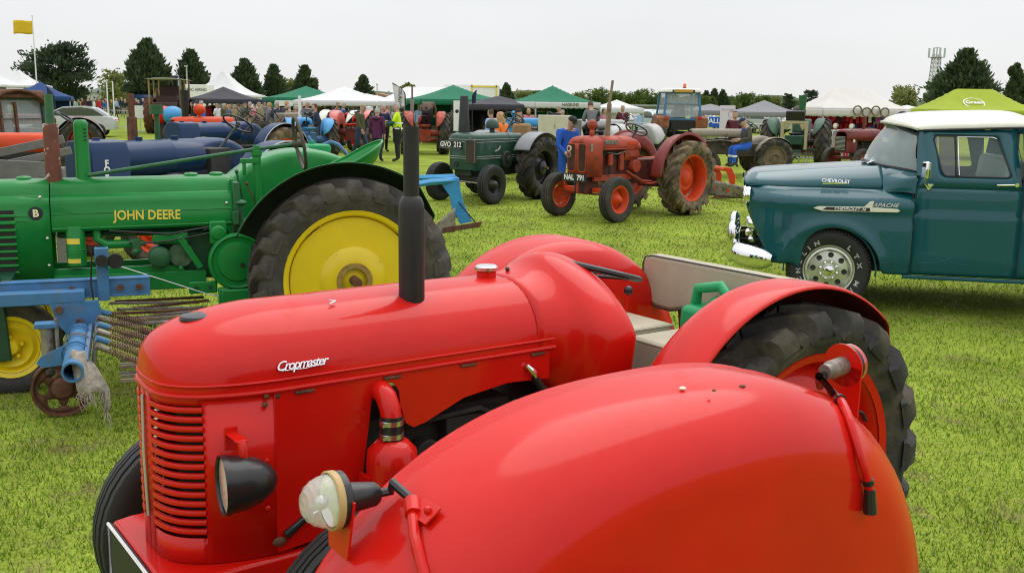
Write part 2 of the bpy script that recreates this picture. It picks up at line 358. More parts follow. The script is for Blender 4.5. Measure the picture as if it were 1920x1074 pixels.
# ------------------------------------------------------------------ wheels
def wheel(parent, c, R, W, rr, tyre, rim, side=1, lugs=0, kind='ag', disc='dish', hub=None, hubmat=None, bolts=6, sweep=1, seg=None, name='wheel', lug_h=None, offset=.25):
    """side = +1/-1: which way the outside faces along local y"""
    seg = seg or (48 if R > .45 else 36)
    lh = (lug_h * 1.25 if lug_h is not None else (.045 if kind == 'ag' else .0))
    T = MB(); hw = W / 2; Rt = R - lh
    prof = [(-hw * .70, rr - .012), (-hw * .74, rr + .02), (-hw * .93, rr + (Rt - rr) * .35), (-hw, rr + (Rt - rr) * .6), (-hw * .97, Rt - (Rt - rr) * .16), (-hw * .86, Rt - (Rt - rr) * .05)]
    if kind == 'rib':
        mid = [(-hw * .62, Rt - .004), (-hw * .60, Rt - .016), (-hw * .52, Rt - .016), (-hw * .5, Rt), (-hw * .2, Rt + .003), (-hw * .18, Rt - .012), (-hw * .1, Rt - .012), (-hw * .08, Rt + .004)]
    else:
        mid = [(-hw * .5, Rt + .004), (-hw * .2, Rt + .008)]
    prof = prof + mid; prof = prof + [(-a, b) for a, b in reversed(prof)]
    T.lathe(prof, c, 'Y', seg)
    if lugs:
        for sd in (-1, 1):
            for k in range(lugs):
                a0 = 2 * PI * (k + (.5 if sd > 0 else 0)) / lugs; wa = 2 * PI / lugs * .29; rings = []
                for q, ro, ri, sw in ((-.06, R, Rt - .01, 0), (.28, R, Rt - .01, .35), (.62, R - .004, Rt - .015, .62), (.93, R - .008, Rt - .03, .79), (1.05, R - .034, Rt - .06, .85), (1.11, Rt - (Rt - rr) * .16, Rt - (Rt - rr) * .30, .88), (1.06, Rt - (Rt - rr) * .40, Rt - (Rt - rr) * .46, .92)):
                    y = sd * hw * q; a = a0 + sweep * sw * 2 * PI / lugs * 1.25; ring = []
                    kk = 1.75 if q > .8 else (1.3 if q > .5 else 1)
                    for (r_, da) in ((ri, -wa * .62 * kk), (ro, -wa * .42 * kk), (ro, wa * .42 * kk), (ri, wa * .62 * kk)):
                        ring.append((c[0] + r_ * cos(a + da), c[1] + y, c[2] + r_ * sin(a + da)))
                    rings.append(ring)
                T.loft(rings)
    if kind == 'road':
        for k in range(72):
            a = 2 * PI * k / 72
            for sd in (-1, 1):
                T.box((c[0] + (Rt - .012) * cos(a), c[1] + sd * hw * .86, c[2] + (Rt - .012) * sin(a)), (.014, hw * .3, .022), ry=-a + PI / 2)
    Wm = MB(); s = side; o_ = hw * offset
    fl = hw * .72
    Wm.lathe([(-fl, rr + .022), (-fl + .006, rr - .004), (-fl * .8, rr - .02), (-fl * .5, rr - .03), (0, rr - .05), (fl * .5, rr - .03), (fl * .8, rr - .02), (fl - .006, rr - .004), (fl, rr + .022), (fl + .008, rr + .018), (fl - .002, rr - .012)], c, 'Y', seg)
    hubr = hub or rr * .3
    cy = c[1]
    def D_(pts): Wm.lathe([(s * a, b) for a, b in pts], c, 'Y', seg)
    if disc == 'dish':
        D_([(o_ - .03, rr - .035), (o_ + .005, rr * .86), (o_ + .03, rr * .7), (o_ + .0, rr * .5), (o_ - .012, hubr * 1.1), (o_ + .03, hubr), (o_ + .05, hubr * .75), (o_ + .055, 0.001)])
    elif disc == 'flat':
        D_([(o_ - .005, rr - .03), (o_ + .012, rr * .93), (o_ + .02, rr * .5), (o_ + .05, rr * .42), (o_ + .055, hubr * 1.15), (o_ + .02, hubr), (o_ + .03, hubr * .5), (o_ + .03, .001)])
    elif disc == 'cone':
        D_([(o_ - .06, rr - .04), (o_ - .07, rr * .8), (o_ - .03, rr * .6), (o_ + .02, rr * .42), (o_ + .06, hubr), (o_ + .09, hubr * .6), (o_ + .095, .001)])
    # back of the disc and drum
    D_([(-.02, .001), (-.02, rr * .55), (o_ - .05, rr * .8)])
    for k in range(bolts):
        a = 2 * PI * k / bolts + .3; rb = hubr * .82 if disc != 'dish' else hubr * 1.25
        y0 = cy + s * (o_ + .0); Wm.cyl((c[0] + rb * cos(a), y0, c[2] + rb * sin(a)), (c[0] + rb * cos(a), y0 + s * .07 if disc == 'cone' else y0 + s * .045, c[2] + rb * sin(a)), .013 * max(1, R), n=6)
    wo = Wm.build(name, [rim], parent)
    T.build('tyre', tyre, wo, 40)
    return wo

def fender_mesh(b, R, xc, zc, yi, yo, a0, ai, ao, rc=.13, nu=40, sgn=1, lip=.012, r0=.25, pw=2, cone=0, sup=0):
    pr = [(r0, yi), ((R - rc + r0) / 2, yi), (R - rc, yi)] + [(R - rc + rc * sin(t), yi + rc * (1 - cos(t))) for t in np.linspace(0, PI / 2, 8)[1:]]
    pr += [(R + .004, yi + rc + (yo - yi - rc) * .5), (R + .001, yo - .02), (R - .004, yo - .006), (R - lip, yo)]
    def fn(u, v):
        r, y = pr[round(v * (len(pr) - 1))]
        k = min(1, max(0, (y - yi) / (yo - yi))); r += cone * k; a1 = ai + (ao - ai) * k ** pw; a = a0 + (a1 - a0) * u
        if sup: r *= 1 + ((abs(cos(a)) ** sup + abs(sin(a)) ** sup) ** (-1 / sup) - 1) * min(1, r / R)
        return (xc + r * cos(a), sgn * y, zc + r * sin(a))
    b.grid(fn, nu, len(pr) - 1); return b

def steering(parent, c, r, tilt=.5, mat=BLACKP, col_to=None, tube=.013, spokes=3, name='steering_wheel', az=0):
    b = MB(); pts = []
    Rm = Euler((0, -tilt, az)).to_matrix()
    for k in range(28):
        a = 2 * PI * k / 28; pts.append(Vector(c) + Rm @ Vector((r * cos(a), r * sin(a), 0)))
    b.tube(pts, tube, 8, loop=True)
    for k in range(spokes):
        a = 2 * PI * k / spokes + .5; b.cyl(Vector(c) + Rm @ Vector((0, 0, -.03)), Vector(c) + Rm @ Vector((r * cos(a), r * sin(a), 0)), .007, n=6)
    b.cyl(Vector(c) + Rm @ Vector((0, 0, -.05)), Vector(c) + Rm @ Vector((0, 0, .012)), .028, n=12)
    if col_to: b.cyl(Vector(c) + Rm @ Vector((0, 0, -.04)), col_to, .018, n=10)
    return b.build(name, mat, parent)

# ------------------------------------------------------------------ big red tractor
def hood_ring(x, hw, zc, zt, n=20, p=2.35):
    # half super-ellipse from crease to crease
    o = []
    for j in range(n + 1):
        a = PI * j / n; ca, sa = cos(a), sin(a)
        o.append((x, hw * math.copysign(abs(ca) ** (2 / p), ca), zc + (zt - zc) * abs(sa) ** (2 / p)))
    return o

def red_tractor(root, near=True, front=True, Rw=.63, Rf=.71, fx=.09, fz=.64):
    zc = 1.115; hw = .265
    # hood
    b = MB(); rings = []
    for x in (.80, 1.0, 1.3, 1.6, 1.8): rings.append(hood_ring(x, hw, zc, 1.338 - (.004 if x > 1.5 else 0)))
    xn = 2.155; x0 = 1.8
    for t in np.linspace(.06, 1, 15):
        a = t * PI / 2; x = x0 + (xn - x0) * sin(a); k = max(cos(a), .0) ** .62
        kz = max(cos(a), 0) ** .42
        rings.append(hood_ring(x, max(hw * k, .004), zc, zc + max((1.334 - .03 * t - zc) * kz, .004)))
    b.loft(rings, closed=False, caps=False)
    hood = b.build('hood', RED, root, 40)
    b = MB(); plan = []
    for t in np.linspace(0, 1, 13):
        a = t * PI / 2; plan.append((x0 + (xn - x0) * sin(a), hw * max(cos(a), 0) ** .62))
    full = [(x, y) for x, y in plan] + [(x, -y) for x, y in reversed(plan[:-1])]
    line = [(.80, hw + .003)] + [(x, y + .003) for x, y in full] + [(.80, -hw - .003)]
    b.tube([(x, y, zc - .002) for x, y in line], .009, 8)
    b.tube([(x, y, zc + .028) for x, y in line], .005, 6)
    b.build('hood_bead', RED, root)
    b = MB().lathe([(-.006, .052), (.006, .054), (.014, .05), (.018, .03), (.019, .001)], (1.985, 0, 1.296), 'Z', 24)
    b.build('radiator_cap', BLACKP, root)
    b = MB().lathe([(-.03, .036), (.02, .036), (.024, .033)], (.915, 0, 1.337), 'Z', 24); fn = b.build('filler_neck', RED, root)
    MB().lathe([(0, .041), (.012, .042), (.018, .036), (.02, .001)], (.915, 0, 1.361), 'Z', 24).build('filler_cap', BRIGHT, fn)
    # nose shell with louvre opening
    zb = .595; b = MB()
    def shell(za, zb_, pts, m=0):
        b.add([(x, y, z) for z in (za, zb_) for x, y in pts], [(i, i + 1, len(pts) + i + 1, len(pts) + i) for i in range(len(pts) - 1)], m)
    fine = []
    for t in np.linspace(0, 1, 25):
        a = t * PI / 2; fine.append((x0 + (xn - x0) * sin(a), hw * max(cos(a), 0) ** .62))
    lo, hi = 12, 23       # louvre between these plan indices
    for sg in (1, -1):
        P = [(x, sg * y) for x, y in fine]
        shell(zb, zc, P[:lo + 1]); shell(zb, zc, P[hi:]); shell(zb, .675, P[lo:hi + 1]); shell(1.085, zc, P[lo:hi + 1])
    nose = b.build('nose_shell', RED, root, 40, solid=.005)
    nb = 14; zs = [.675]
    for k in range(nb): zs += [zs[-1] + .0118]; zs += [zs[-1] + .0171]
    zs.append(1.085)
    for sg in (1, -1):
        P = [(x, sg * y) for x, y in fine]
        for k in range(nb):
            q = MB(); za, zb2 = zs[2 * k + 1], zs[2 * k + 2]; rg = []
            for x, y in P[lo:hi + 1]:
                nx, ny = x - 1.8, y * 1.6; ln = math.hypot(nx, ny) or 1; nx /= ln; ny /= ln
                rg.append([(x - nx * .004, y - ny * .004, za - .002), (x + nx * .004, y + ny * .004, za + .003), (x + nx * .0055, y + ny * .0055, (za + zb2) / 2), (x + nx * .002, y + ny * .002, zb2), (x - nx * .006, y - ny * .006, zb2 + .001), (x - nx * .006, y - ny * .006, za)])
            q.loft(rg); q.build('grille_bar', RED, nose, 50)
    MB().box((1.99, 0, .86), (.05, .36, .46)).build('radiator_core', DARK, root)
    MB().tube([(xn + .006, 0, zc - .03), (xn + .01, 0, .9), (xn + .006, 0, .70)], .0055, 8).build('chrome_strip', M('dull_chrome', (.6, .6, .6), .45, metal=.8), root)
    MB().box((1.80, 0, .86), (.012, .5, .46)).build('bulkhead', DARK, root)
    # headlamps
    for sg in (1, -1):
        c = Vector((1.985, sg * .36, .885)); HR = Matrix.Translation(c) @ Euler((0, 0, -sg * .14)).to_matrix().to_4x4() @ Matrix.Translation(-c)
        b = MB(); R_ = .082
        b.lathe([(.060, R_ * .98), (.066, R_ * 1.05), (.05, R_ * 1.06), (.04, R_), (.0, R_ * .96), (-.04, R_ * .80), (-.075, R_ * .52), (-.092, R_ * .2), (-.096, .001)], c, 'X', 28)
        b.xf(HR); h = b.build('headlamp', BLACKP, root, 50)
        MB().lathe([(.056, R_), (.060, R_ * .7), (.062, .001)], c, 'X', 28).xf(HR).build('lens', LENS, h)
        MB().box((1.985, sg * .30, 1.005), (.036, .11, .004)).box((1.985, sg * .262, .99), (.04, .008, .07)).tube([(1.985, sg * .345, 1.004), (1.985, sg * .36, .985), (1.985, sg * .36, .95)], .014, 8).build('lamp_bracket', RED, h, bevel=.002)
    # front frame and number plate
    b = MB(); b.prism([(2.14, .285), (2.205, .25), (2.205, -.28), (2.14, -.30), (1.5, -.285), (1.5, .285)], .40, .592, 'Z')
    b.build('front_frame', RED, root, bevel=.012)
    b = MB().box((2.212, -.02, .495), (.012, .50, .19)); b.build('number_plate', LETTER_K, root, bevel=.004)
    MB().tube([(2.22, .23, .405), (2.22, .23, .588), (2.22, -.27, .588), (2.22, -.27, .405)], .006, 6, loop=True).build('plate_edging', WHITEP, root)
    pass
    # side panels (left visible)
    for sg in (1, -1):
        poly = [(1.852, .60), (1.63, .62), (1.585, .70), (1.56, .80), (1.535, .97), (1.525, 1.05), (1.508, 1.078), (1.478, 1.085), (1.448, 1.075), (1.43, 1.05), (1.425, 1.0), (1.405, .935), (1.375, .915), (1.33, .925), (1.18, .985), (1.0, 1.01), (.82, 1.0), (.82, 1.105), (1.852, 1.105)]
        MB().prism(poly, sg * (hw - .003), sg * (hw + .003)).build('side_panel', RED, root, bevel=.0015)
        for x in (1.755, 1.455, 1.165, .875):
            MB().cyl((x - .03, sg * (hw + .006), 1.097), (x + .03, sg * (hw + .006), 1.097), .0055, n=8).build('hinge', RUST, root)
        for (x, z) in ((1.875, 1.10), (1.88, 1.075), (1.88, .75), (1.88, .90), (1.84, 1.095)):
            MB().ball((x, sg * (hw + .002), z), (.009, .006, .009), 10, 6).build('rivet', RUST if z > 1.0 else RED, root)
        # spring catches
        b = MB(); x, z = .893, 1.02; y = sg * (hw + .012)
        b.tube([(x + .035, y, z + .045), (x + .01, y + sg * .008, z + .02), (x, y + sg * .012, z)], [.008, .013, .008], 8)
        ct = b.build('catch', CHROME, root)
        MB().tube([(x, y, z), (x - .05, y + sg * .01, z - .075)], [.012, .018], 10).ball((x - .052, y + sg * .01, z - .08), .018, 10, 6).build('rubber_strap', BLACKP, ct)
        b = MB(); x, z = 1.80, .665; b.tube([(x - .06, y, z + .04), (x - .11, y + sg * .01, z + .06), (x - .09, y + sg * .012, z + .085), (x - .05, y, z + .06)], .004, 6, loop=True)
        ct = b.build('catch', CHROME, root); MB().tube([(x - .05, y, z + .04), (x + .03, y, z - .01)], [.010, .014], 10).build('rubber_strap', BLACKP, ct); MB().ball((x + .05, y, z - .025), (.024, .01, .015), 10, 6).build('keeper', RUST, ct)
    # engine and gearbox
    b = MB(); b.box((1.4, 0, .72), (.95, .34, .42)); b.box((.62, 0, .68), (.9, .34, .36)); b.box((0, 0, .62), (.5, .42, .42)); b.cyl((0, -.55, .63), (0, .55, .63), .12)
    b.cyl((1.3, .18, .80), (1.3, .24, .80), .05); b.box((1.1, .2, .86), (.25, .06, .1)); b.cyl((1.15, .2, .7), (.95, .2, .7), .06); b.tube([(1.4, .2, .9), (1.1, .24, .93), (.95, .22, .85)], .012, 6)
    b.build('engine_block', DARK, root, bevel=.02)
    MB().cyl((1.04, .235, .90), (1.04, .235, .80), .035).cyl((1.06, .235, .80), (1.06, .235, .72), .045).build('fuel_filter', RED_DK, root)
    # air cleaner
    c = (1.495, .34)
    b = MB(); b.lathe([(.60, .001), (.60, .078), (.66, .082), (.84, .082), (.885, .078), (.915, .05), (.925, .001)], (c[0], c[1], 0), 'Z', 28); ac = b.build('air_cleaner', RED, root, 40)
    MB().lathe([(.715, .083), (.72, .086), (.745, .086), (.75, .083)], (c[0], c[1], 0), 'Z', 28).box((c[0] + .085, c[1] - .02, .75), (.012, .07, .12)).build('clamp_band', RED, ac)
    MB().tube([(1.50, .22, 1.055), (1.497, .275, 1.060), (1.495, .305, 1.045), (1.493, .325, 1.012), (1.492, .333, .975)], .034, 18).build('intake_elbow', RED, ac)
    hz = MB().cyl((1.493, .334, .992), (1.495, .338, .918), .037, n=20).build('hose', BLACKP, ac)
    for z in (.975, .932): MB().lathe([(-.008, .0375), (-.008, .0395), (.008, .0395), (.008, .0375)], (1.494, .336, z), 'Z', 20).box((1.53, .355, z), (.02, .02, .012)).build('hose_clip', BRIGHT, ac)
    # badge
    # stack
    if near:
        x, y = 1.297, .12
        b = MB(); b.lathe([(1.20, .040), (1.235, .0435), (1.615, .0435), (1.635, .041), (1.65, .034), (1.658, .0262), (1.885, .0262), (1.885, .022), (1.60, .022)], (x, y, 0), 'Z', 28); b.build('exhaust_stack', STACK, root, 40)
        pts = [(x + .058 * cos(a), y + .052 * sin(a), 0) for a in np.linspace(0, 2 * PI, 33)[:-1]]
        def zh(px, py): return zc + (1.334 - zc) * (max(0, 1 - (abs(py) / hw) ** 2.35)) ** (1 / 2.35)
        MB().prism([(p[0], p[1]) for p in pts], 0, .004, 'Z').build('stack_opening', DARK, root)
        so_ = root.children[-1]
        for v in so_.data.vertices: v.co.z = zh(v.co.x, v.co.y) + .0015 + v.co.z * .3
    # cowl
    b = MB(); rings = []
    for x, h_, zt, zl, pp in ((.87, .266, 1.338, 1.0, 2.3), (.83, .269, 1.340, .98, 2.3), (.80, .273, 1.344, .96, 2.25), (.77, .280, 1.350, .93, 2.15), (.745, .290, 1.359, .90, 2.05), (.722, .305, 1.372, .87, 1.95), (.703, .325, 1.387, .84, 1.86), (.685, .347, 1.400, .81, 1.76), (.66, .367, 1.407, .78, 1.68), (.63, .382, 1.407, .75, 1.62), (.59, .393, 1.400, .72, 1.58), (.555, .398, 1.388, .70, 1.55), (.53, .396, 1.376, .70, 1.54), (.518, .386, 1.360, .70, 1.54), (.525, .368, 1.338, .72, 1.54)):
        r_ = []; zm = 1.13
        for z in np.linspace(zl, zm, 5)[:-1]: r_.append((x, h_ * (.62 + .38 * sm(zl - .1, zm, z)), z))
        top = hood_ring(x, h_, zm, zt, 22, pp); r_ += top
        r_ += [(p[0], -p[1], p[2]) for p in reversed(r_[:4])]
        rings.append(r_)
    b.loft(rings, closed=False, caps=False); b.build('cowl', RED, root, 60, solid=.004)
    MB().box((.60, 0, 1.02), (.02, .52, .45)).build('dashboard', RED_DK, root)
    MB().ball((.80, -.03, 1.35), .009, 8, 6).build('rivet', RUST, root)
    steering(root, (.415, -.01, 1.325), .20, tilt=.26, col_to=(.62, 0, 1.12))
    # platform, seats
    b = MB().box((.05, 0, .60), (1.0, .88, .03)); b.box((-.02, 0, .72), (.45, .78, .16)); b.build('platform', RED, root, bevel=.01)
    MB().box((-.27, .03, .767), (.16, .34, .04)).build('tool_shelf', RED_DK, root, bevel=.005)
    def cushion(cx, cy, dx, dy, z0, z1, nm='seat_cushion'):
        q = MB(); q.box((cx, cy, (z0 + z1) / 2), (dx, dy, z1 - z0), t=.96); o = q.build(nm, VINYL, root, 60, bevel=.022)
        r_ = [(cx + sx_ * (dx / 2 * .97 - .004), cy + sy_ * (dy / 2 * .97 - .004), z1 - .012) for sx_, sy_ in ((-1, -1), (1, -1), (1, 1), (-1, 1))]
        MB().tube(r_, .006, 6, loop=True).build('piping', VINYL, o)
    cushion(.0, .165, .37, .42, .80, 1.02); cushion(.02, -.28, .37, .34, .80, 1.02)
    b = MB(); pts = []
    prof = [(-.50, 1.22), (-.485, 1.25), (-.44, 1.262), (.44, 1.262), (.485, 1.25), (.50, 1.22), (.50, 1.10), (.47, 1.05), (.40, 1.02), (.30, 1.02), (.24, 1.05), (-.16, 1.05), (-.22, 1.03), (-.30, 1.01), (-.40, 1.012), (-.47, 1.04), (-.50, 1.09)]
    b.prism([(y - .04, z) for y, z in prof], -.43, -.35, 'X'); bk = b.build('backrest', VINYL, root, 50, bevel=.02)
    MB().tube([(-.349, y * .985 - .04, 1.135 + (z - 1.135) * .97) for y, z in prof], .0035, 6, loop=True).build('piping', LETTER_K, bk)
    [MB().tube([(-.38, s_, 1.06), (-.42, s_, .8)], .016, 8).build('backrest_bracket', RED_DK, root) for s_ in (.3, -.3)]
    MB().tube([(.02, -.29, .75), (-.05, -.30, 1.13)], .007, 8).build('hand_lever', RED, root); MB().ball((-.052, -.30, 1.145), .021, 12, 8).build('knob', BLACKP, root.children[-1])
    MB().tube([(-.45, -.16, .8), (-.52, -.12, .98)], .012, 8).ball((-.525, -.12, 1.0), .03, 12, 8).build('linkage_lever', RED_DK, root)
    # fenders, wheels
    for sg in ((1, -1) if near else (-1,)):
        b = MB(); fender_mesh(b, Rf, fx, fz, .515 if sg > 0 else .46, .81, -.35 if near else -.81, 3.0 if near else 3.22, 2.25 if near else 2.86, sgn=sg)
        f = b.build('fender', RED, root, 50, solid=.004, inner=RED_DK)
        rim_c = []
        if sg < 0 or not near:
            MB().box((fx - .08, sg * .456, fz + .42), (.014, .012, .36), ry=-.1).build('fender_seam', RED, f, bevel=.002)
        rr = .44 if near else .48
        wheel(root, (0, sg * .67, Rw), Rw, .30 if near else .34, rr, RUBBER, RED, sg, lugs=19, disc='dish', bolts=8, lug_h=.045)
    if front:
        for sg in (1, -1):
            wheel(root, (1.62 if sg > 0 else 1.80, sg * .57, .40), .40, .17, .25, RUBBER_CAR, RED, sg, kind='rib', disc='dish', bolts=5)
        MB().box((1.78, 0, .46), (.09, .95, .09)).build('front_axle', RED, root, bevel=.01)

root = thing('red_tractor', 'glossy red tractor with black upright exhaust, slotted nose and beige double seat, in the foreground', 'tractor', (.652, 4.231, 0), 3.758, 'red tractors in the foreground')
red_tractor(root)
# script badge on the hood side
def badge():
    hw = .265; zc = 1.115
    b = MB(); x = 1.775
    def zy(z): 
        t = (z - zc) / (1.334 - zc); return hw * max(0, 1 - t ** 2.35) ** (1 / 2.35)
    o = text('Cropmaster', CHROME, root, (1.762, zy(1.183) + .007, 1.183), (-1, 0, -.0), (0, -.32, 1), .040, 'script_badge', ext=.003, bold=.0004, shear=.45, space=.82)
    m = MB(); m.tube([(1.83, zy(1.168) + .006, 1.170), (1.75, zy(1.168) + .006, 1.168), (1.69, zy(1.17) + .006, 1.173)], .0018, 6).build('script_underline', CHROME, root)
badge()
MB().tube([(1.59, .10, 1.334), (1.575, .115, 1.331), (1.60, .125, 1.3265)], [.002, .004, .003], 5).build('bird_dropping', WHITEP, root)

root2 = thing('red_tractor', 'nearest red tractor, showing only its big rounded fender with clear and red lamps', 'tractor', (.670, 1.3116, 0), 3.780, 'red tractors in the foreground')
def near_tractor(r):
    Rf, fz = .7877, .6658
    b = MB(); fender_mesh(b, Rf, 0, fz, .49, .795, -1.144, 3.064, 2.243, sgn=-1, nu=72, rc=.15, pw=4.03, sup=2.53)
    f = b.build('fender', RED, r, 60, solid=.004)
    MB().ball((-.02, -.62, fz + Rf + .002), (.007, .006, .003), 10, 5).build('paint_chip', IVORY, f)
    MB().ball((-.16, -.60, fz + Rf * .985), (.009, .006, .003), 10, 5).ball((-.06, -.58, fz + Rf + .001), (.005, .004, .002), 8, 4).build('paint_chip', RUST, f)
    wheel(r, (0, -.765, .70), .70, .37, .48, RUBBER, RED, -1, lugs=19, bolts=8, lug_h=.045)
    MB().box((.6, 0, .68), (1.9, .34, .40)).cyl((0, -.6, .68), (0, .3, .68), .12).box((.0, 0, .64), (.5, .44, .46)).build('gearbox', RED_DK, r, bevel=.03)
    # front side lamp
    c = Vector((.632, -.745, 1.345)); d = Vector((1, -.05, .06)).normalized()
    Rq = d.to_track_quat('X', 'Z').to_matrix().to_4x4(); Mx = Matrix.Translation(c) @ Rq
    lp = MB().lathe([(-.022, .040), (-.018, .046), (.0, .046), (.002, .042)], (0, 0, 0), 'X', 28).xf(Mx).build('side_lamp', BLACKP, r)
    prof = []
    for k in range(13):
        a = k / 12 * PI / 2; rr_ = .043 * cos(a) ** .8 if k < 12 else .0006; prof.append((.048 * sin(a) + (.0015 if k % 2 else 0), rr_))
    MB().lathe(prof, (0, 0, 0), 'X', 28).xf(Mx).build('ribbed_lens', LENS_CLEAR, lp, 20)
    MB().ball((.016, 0, 0), (.012, .012, .012), 10, 8).xf(Mx).build('bulb', BRIGHT, lp); MB().lathe([(.002, .041), (-.004, .030), (-.008, .012), (-.008, .001)], (0, 0, 0), 'X', 24).xf(Mx).build('reflector', CHROME, lp); MB().lathe([(-.006, .0475), (.004, .0475), (.006, .045), (.003, .043)], (0, 0, 0), 'X', 28).xf(Mx).build('lens_ring', M('amber_ring', (.45, .30, .12), .4), lp)
    MB().lathe([(-.022, .026), (-.04, .024), (-.075, .020), (-.082, .015), (-.082, .001)], (0, 0, 0), 'X', 20).xf(Mx).build('rubber_boot', BLACKP, lp)
    b = MB(); b.prism([(-.05, .01), (.05, .01), (.035, -.09), (-.035, -.09)], -.019, -.015, 'X').xf(Mx)
    e = Vector((.63, -.745, 1.255)); nrm = Vector((.63, 0, .58)).normalized(); tg = Vector((-nrm.z, 0, nrm.x))
    Q = Matrix(((tg.x, 0, nrm.x, .60), (0, 1, 0, -.735), (tg.z, 0, nrm.z, 1.215), (0, 0, 0, 1)))
    i0 = len(b.v); b.box((0.02, 0, .006), (.13, .075, .004)); b.ball((.03, .01, .012), .007, 8, 5); b.xf(Q, i0)
    b.build('lamp_bracket', RED, lp, 40)
    # conduit along the fender
    SF = lambda a: (abs(cos(a)) ** 2.53 + abs(sin(a)) ** 2.53) ** (-1 / 2.53)
    def onf(a, y, off=.0): return Vector(((Rf * SF(a) + off) * cos(a), y, fz + (Rf * SF(a) + off) * sin(a)))
    MB().tube([c + d * -.08, c + d * -.10 + Vector((0, .01, .005)), (.535, -.72, 1.362), (.524, -.685, 1.345)], .008, 8).build('cable', BLACKP, lp)
    MB().tube([(.523, -.679, 1.338), (.540, -.648, 1.326), (.556, -.617, 1.311), (.57, -.569, 1.277), (.575, -.535, 1.23)], .009, 10).build('conduit', RED, f)
    MB().box((.523, -.640, 1.337), (.035, .05, .004), ry=.62).build('conduit_clip', RED, f, bevel=.001); MB().ball((.523, -.632, 1.342), .007, 8, 5).build('clip_rivet', RED, f); MB().cyl((.521, -.682, 1.340), (.535, -.655, 1.330), .014, n=12).build('clip_collar', RED, f)
    # rear lamp
    c = Vector((-.705, -.76, 1.37)); d = Vector((-1, .0, .10)).normalized(); Mx = Matrix.Translation(c) @ d.to_track_quat('X', 'Z').to_matrix().to_4x4()
    lp = MB().lathe([(-.002, .001), (-.002, .052), (.002, .052), (.002, .046), (.016, .046)], (0, 0, 0), 'X', 28).prism([(-.05, 0), (.05, 0), (.04, -.13), (-.04, -.13)], -.002, .002, 'X').xf(Mx).build('rear_lamp', RED, r)
    MB().lathe([(.003, .0475), (.014, .0475), (.016, .045)], (0, 0, 0), 'X', 28).xf(Mx).build('lamp_gasket', BLACKP, lp)
    MB().lathe([(.016, .047), (.03, .045), (.038, .035), (.042, .001)], (0, 0, 0), 'X', 28).xf(Mx).build('lens', LENS_RED, lp)
    MB().lathe([(-.002, .022), (-.05, .022), (-.055, .018), (-.07, .018), (-.07, .001)], (0, 0, 0), 'X', 20).xf(Mx).build('bulb_holder', STEEL, lp)
    MB().tube([c + d * -.07, c + d * -.085 + Vector((.0, 0, -.03)), (-.43, -.625, 1.415), (-.478, -.614, 1.366)], .009, 8).build('cable', BLACKP, lp)
    MB().tube([(-.478, -.614, 1.366), (-.455, -.585, 1.368), (-.425, -.548, 1.356), (-.407, -.522, 1.335), (-.399, -.494, 1.29), (-.408, -.482, 1.25), (-.418, -.478, 1.215)], .009, 10).build('conduit', RED, f)
    MB().tube([(-.417, -.477, 1.218), (-.420, -.474, 1.168)], [.011, .014], 10).build('conduit_end', BLACKP, f)
    for q0, q1 in (((-.462, -.594, 1.3685), (-.456, -.586, 1.369)), ((-.412, -.480, 1.238), (-.415, -.479, 1.228))): MB().cyl(q0, q1, .0115, n=12).build('cable_tie', BLACKP, f)
    MB().box((-.56, -.60, 1.312), (.03, .012, .004), ry=-.9).build('paint_dent', DARK, f)
near_tractor(root2)

# green jerrycan on the seat
jc = thing('jerrycan', 'green plastic jerrycan standing beside the beige seat back of the red tractor', 'jerrycan', (0, 0, 0), 0)
def jerry(r):
    b = MB(); b.box((0, 0, .14), (.15, .26, .28), t=.96); b.box((0, .04, .30), (.08, .14, .05), t=.8); b.build('body', PLASTG, r, 60, bevel=.035)
    MB().tube([(0, -.10, .26), (0, -.09, .34), (0, .02, .365), (0, .085, .30)], .022, 10).build('handle', PLASTG, r, 60)
    MB().cyl((0, .10, .27), (0, .13, .33), .028, n=14).build('cap', PLASTG, r)
jerry(jc)
m_ = Matrix.Translation((.652, 4.231, 0)) @ Euler((0, 0, 3.758)).to_matrix().to_4x4()
jc.location = m_ @ Vector((-.265, .03, .79)); jc.rotation_euler = (0, 0, 3.758 + .1); jc.scale = (1.12, 1.12, 1.12)
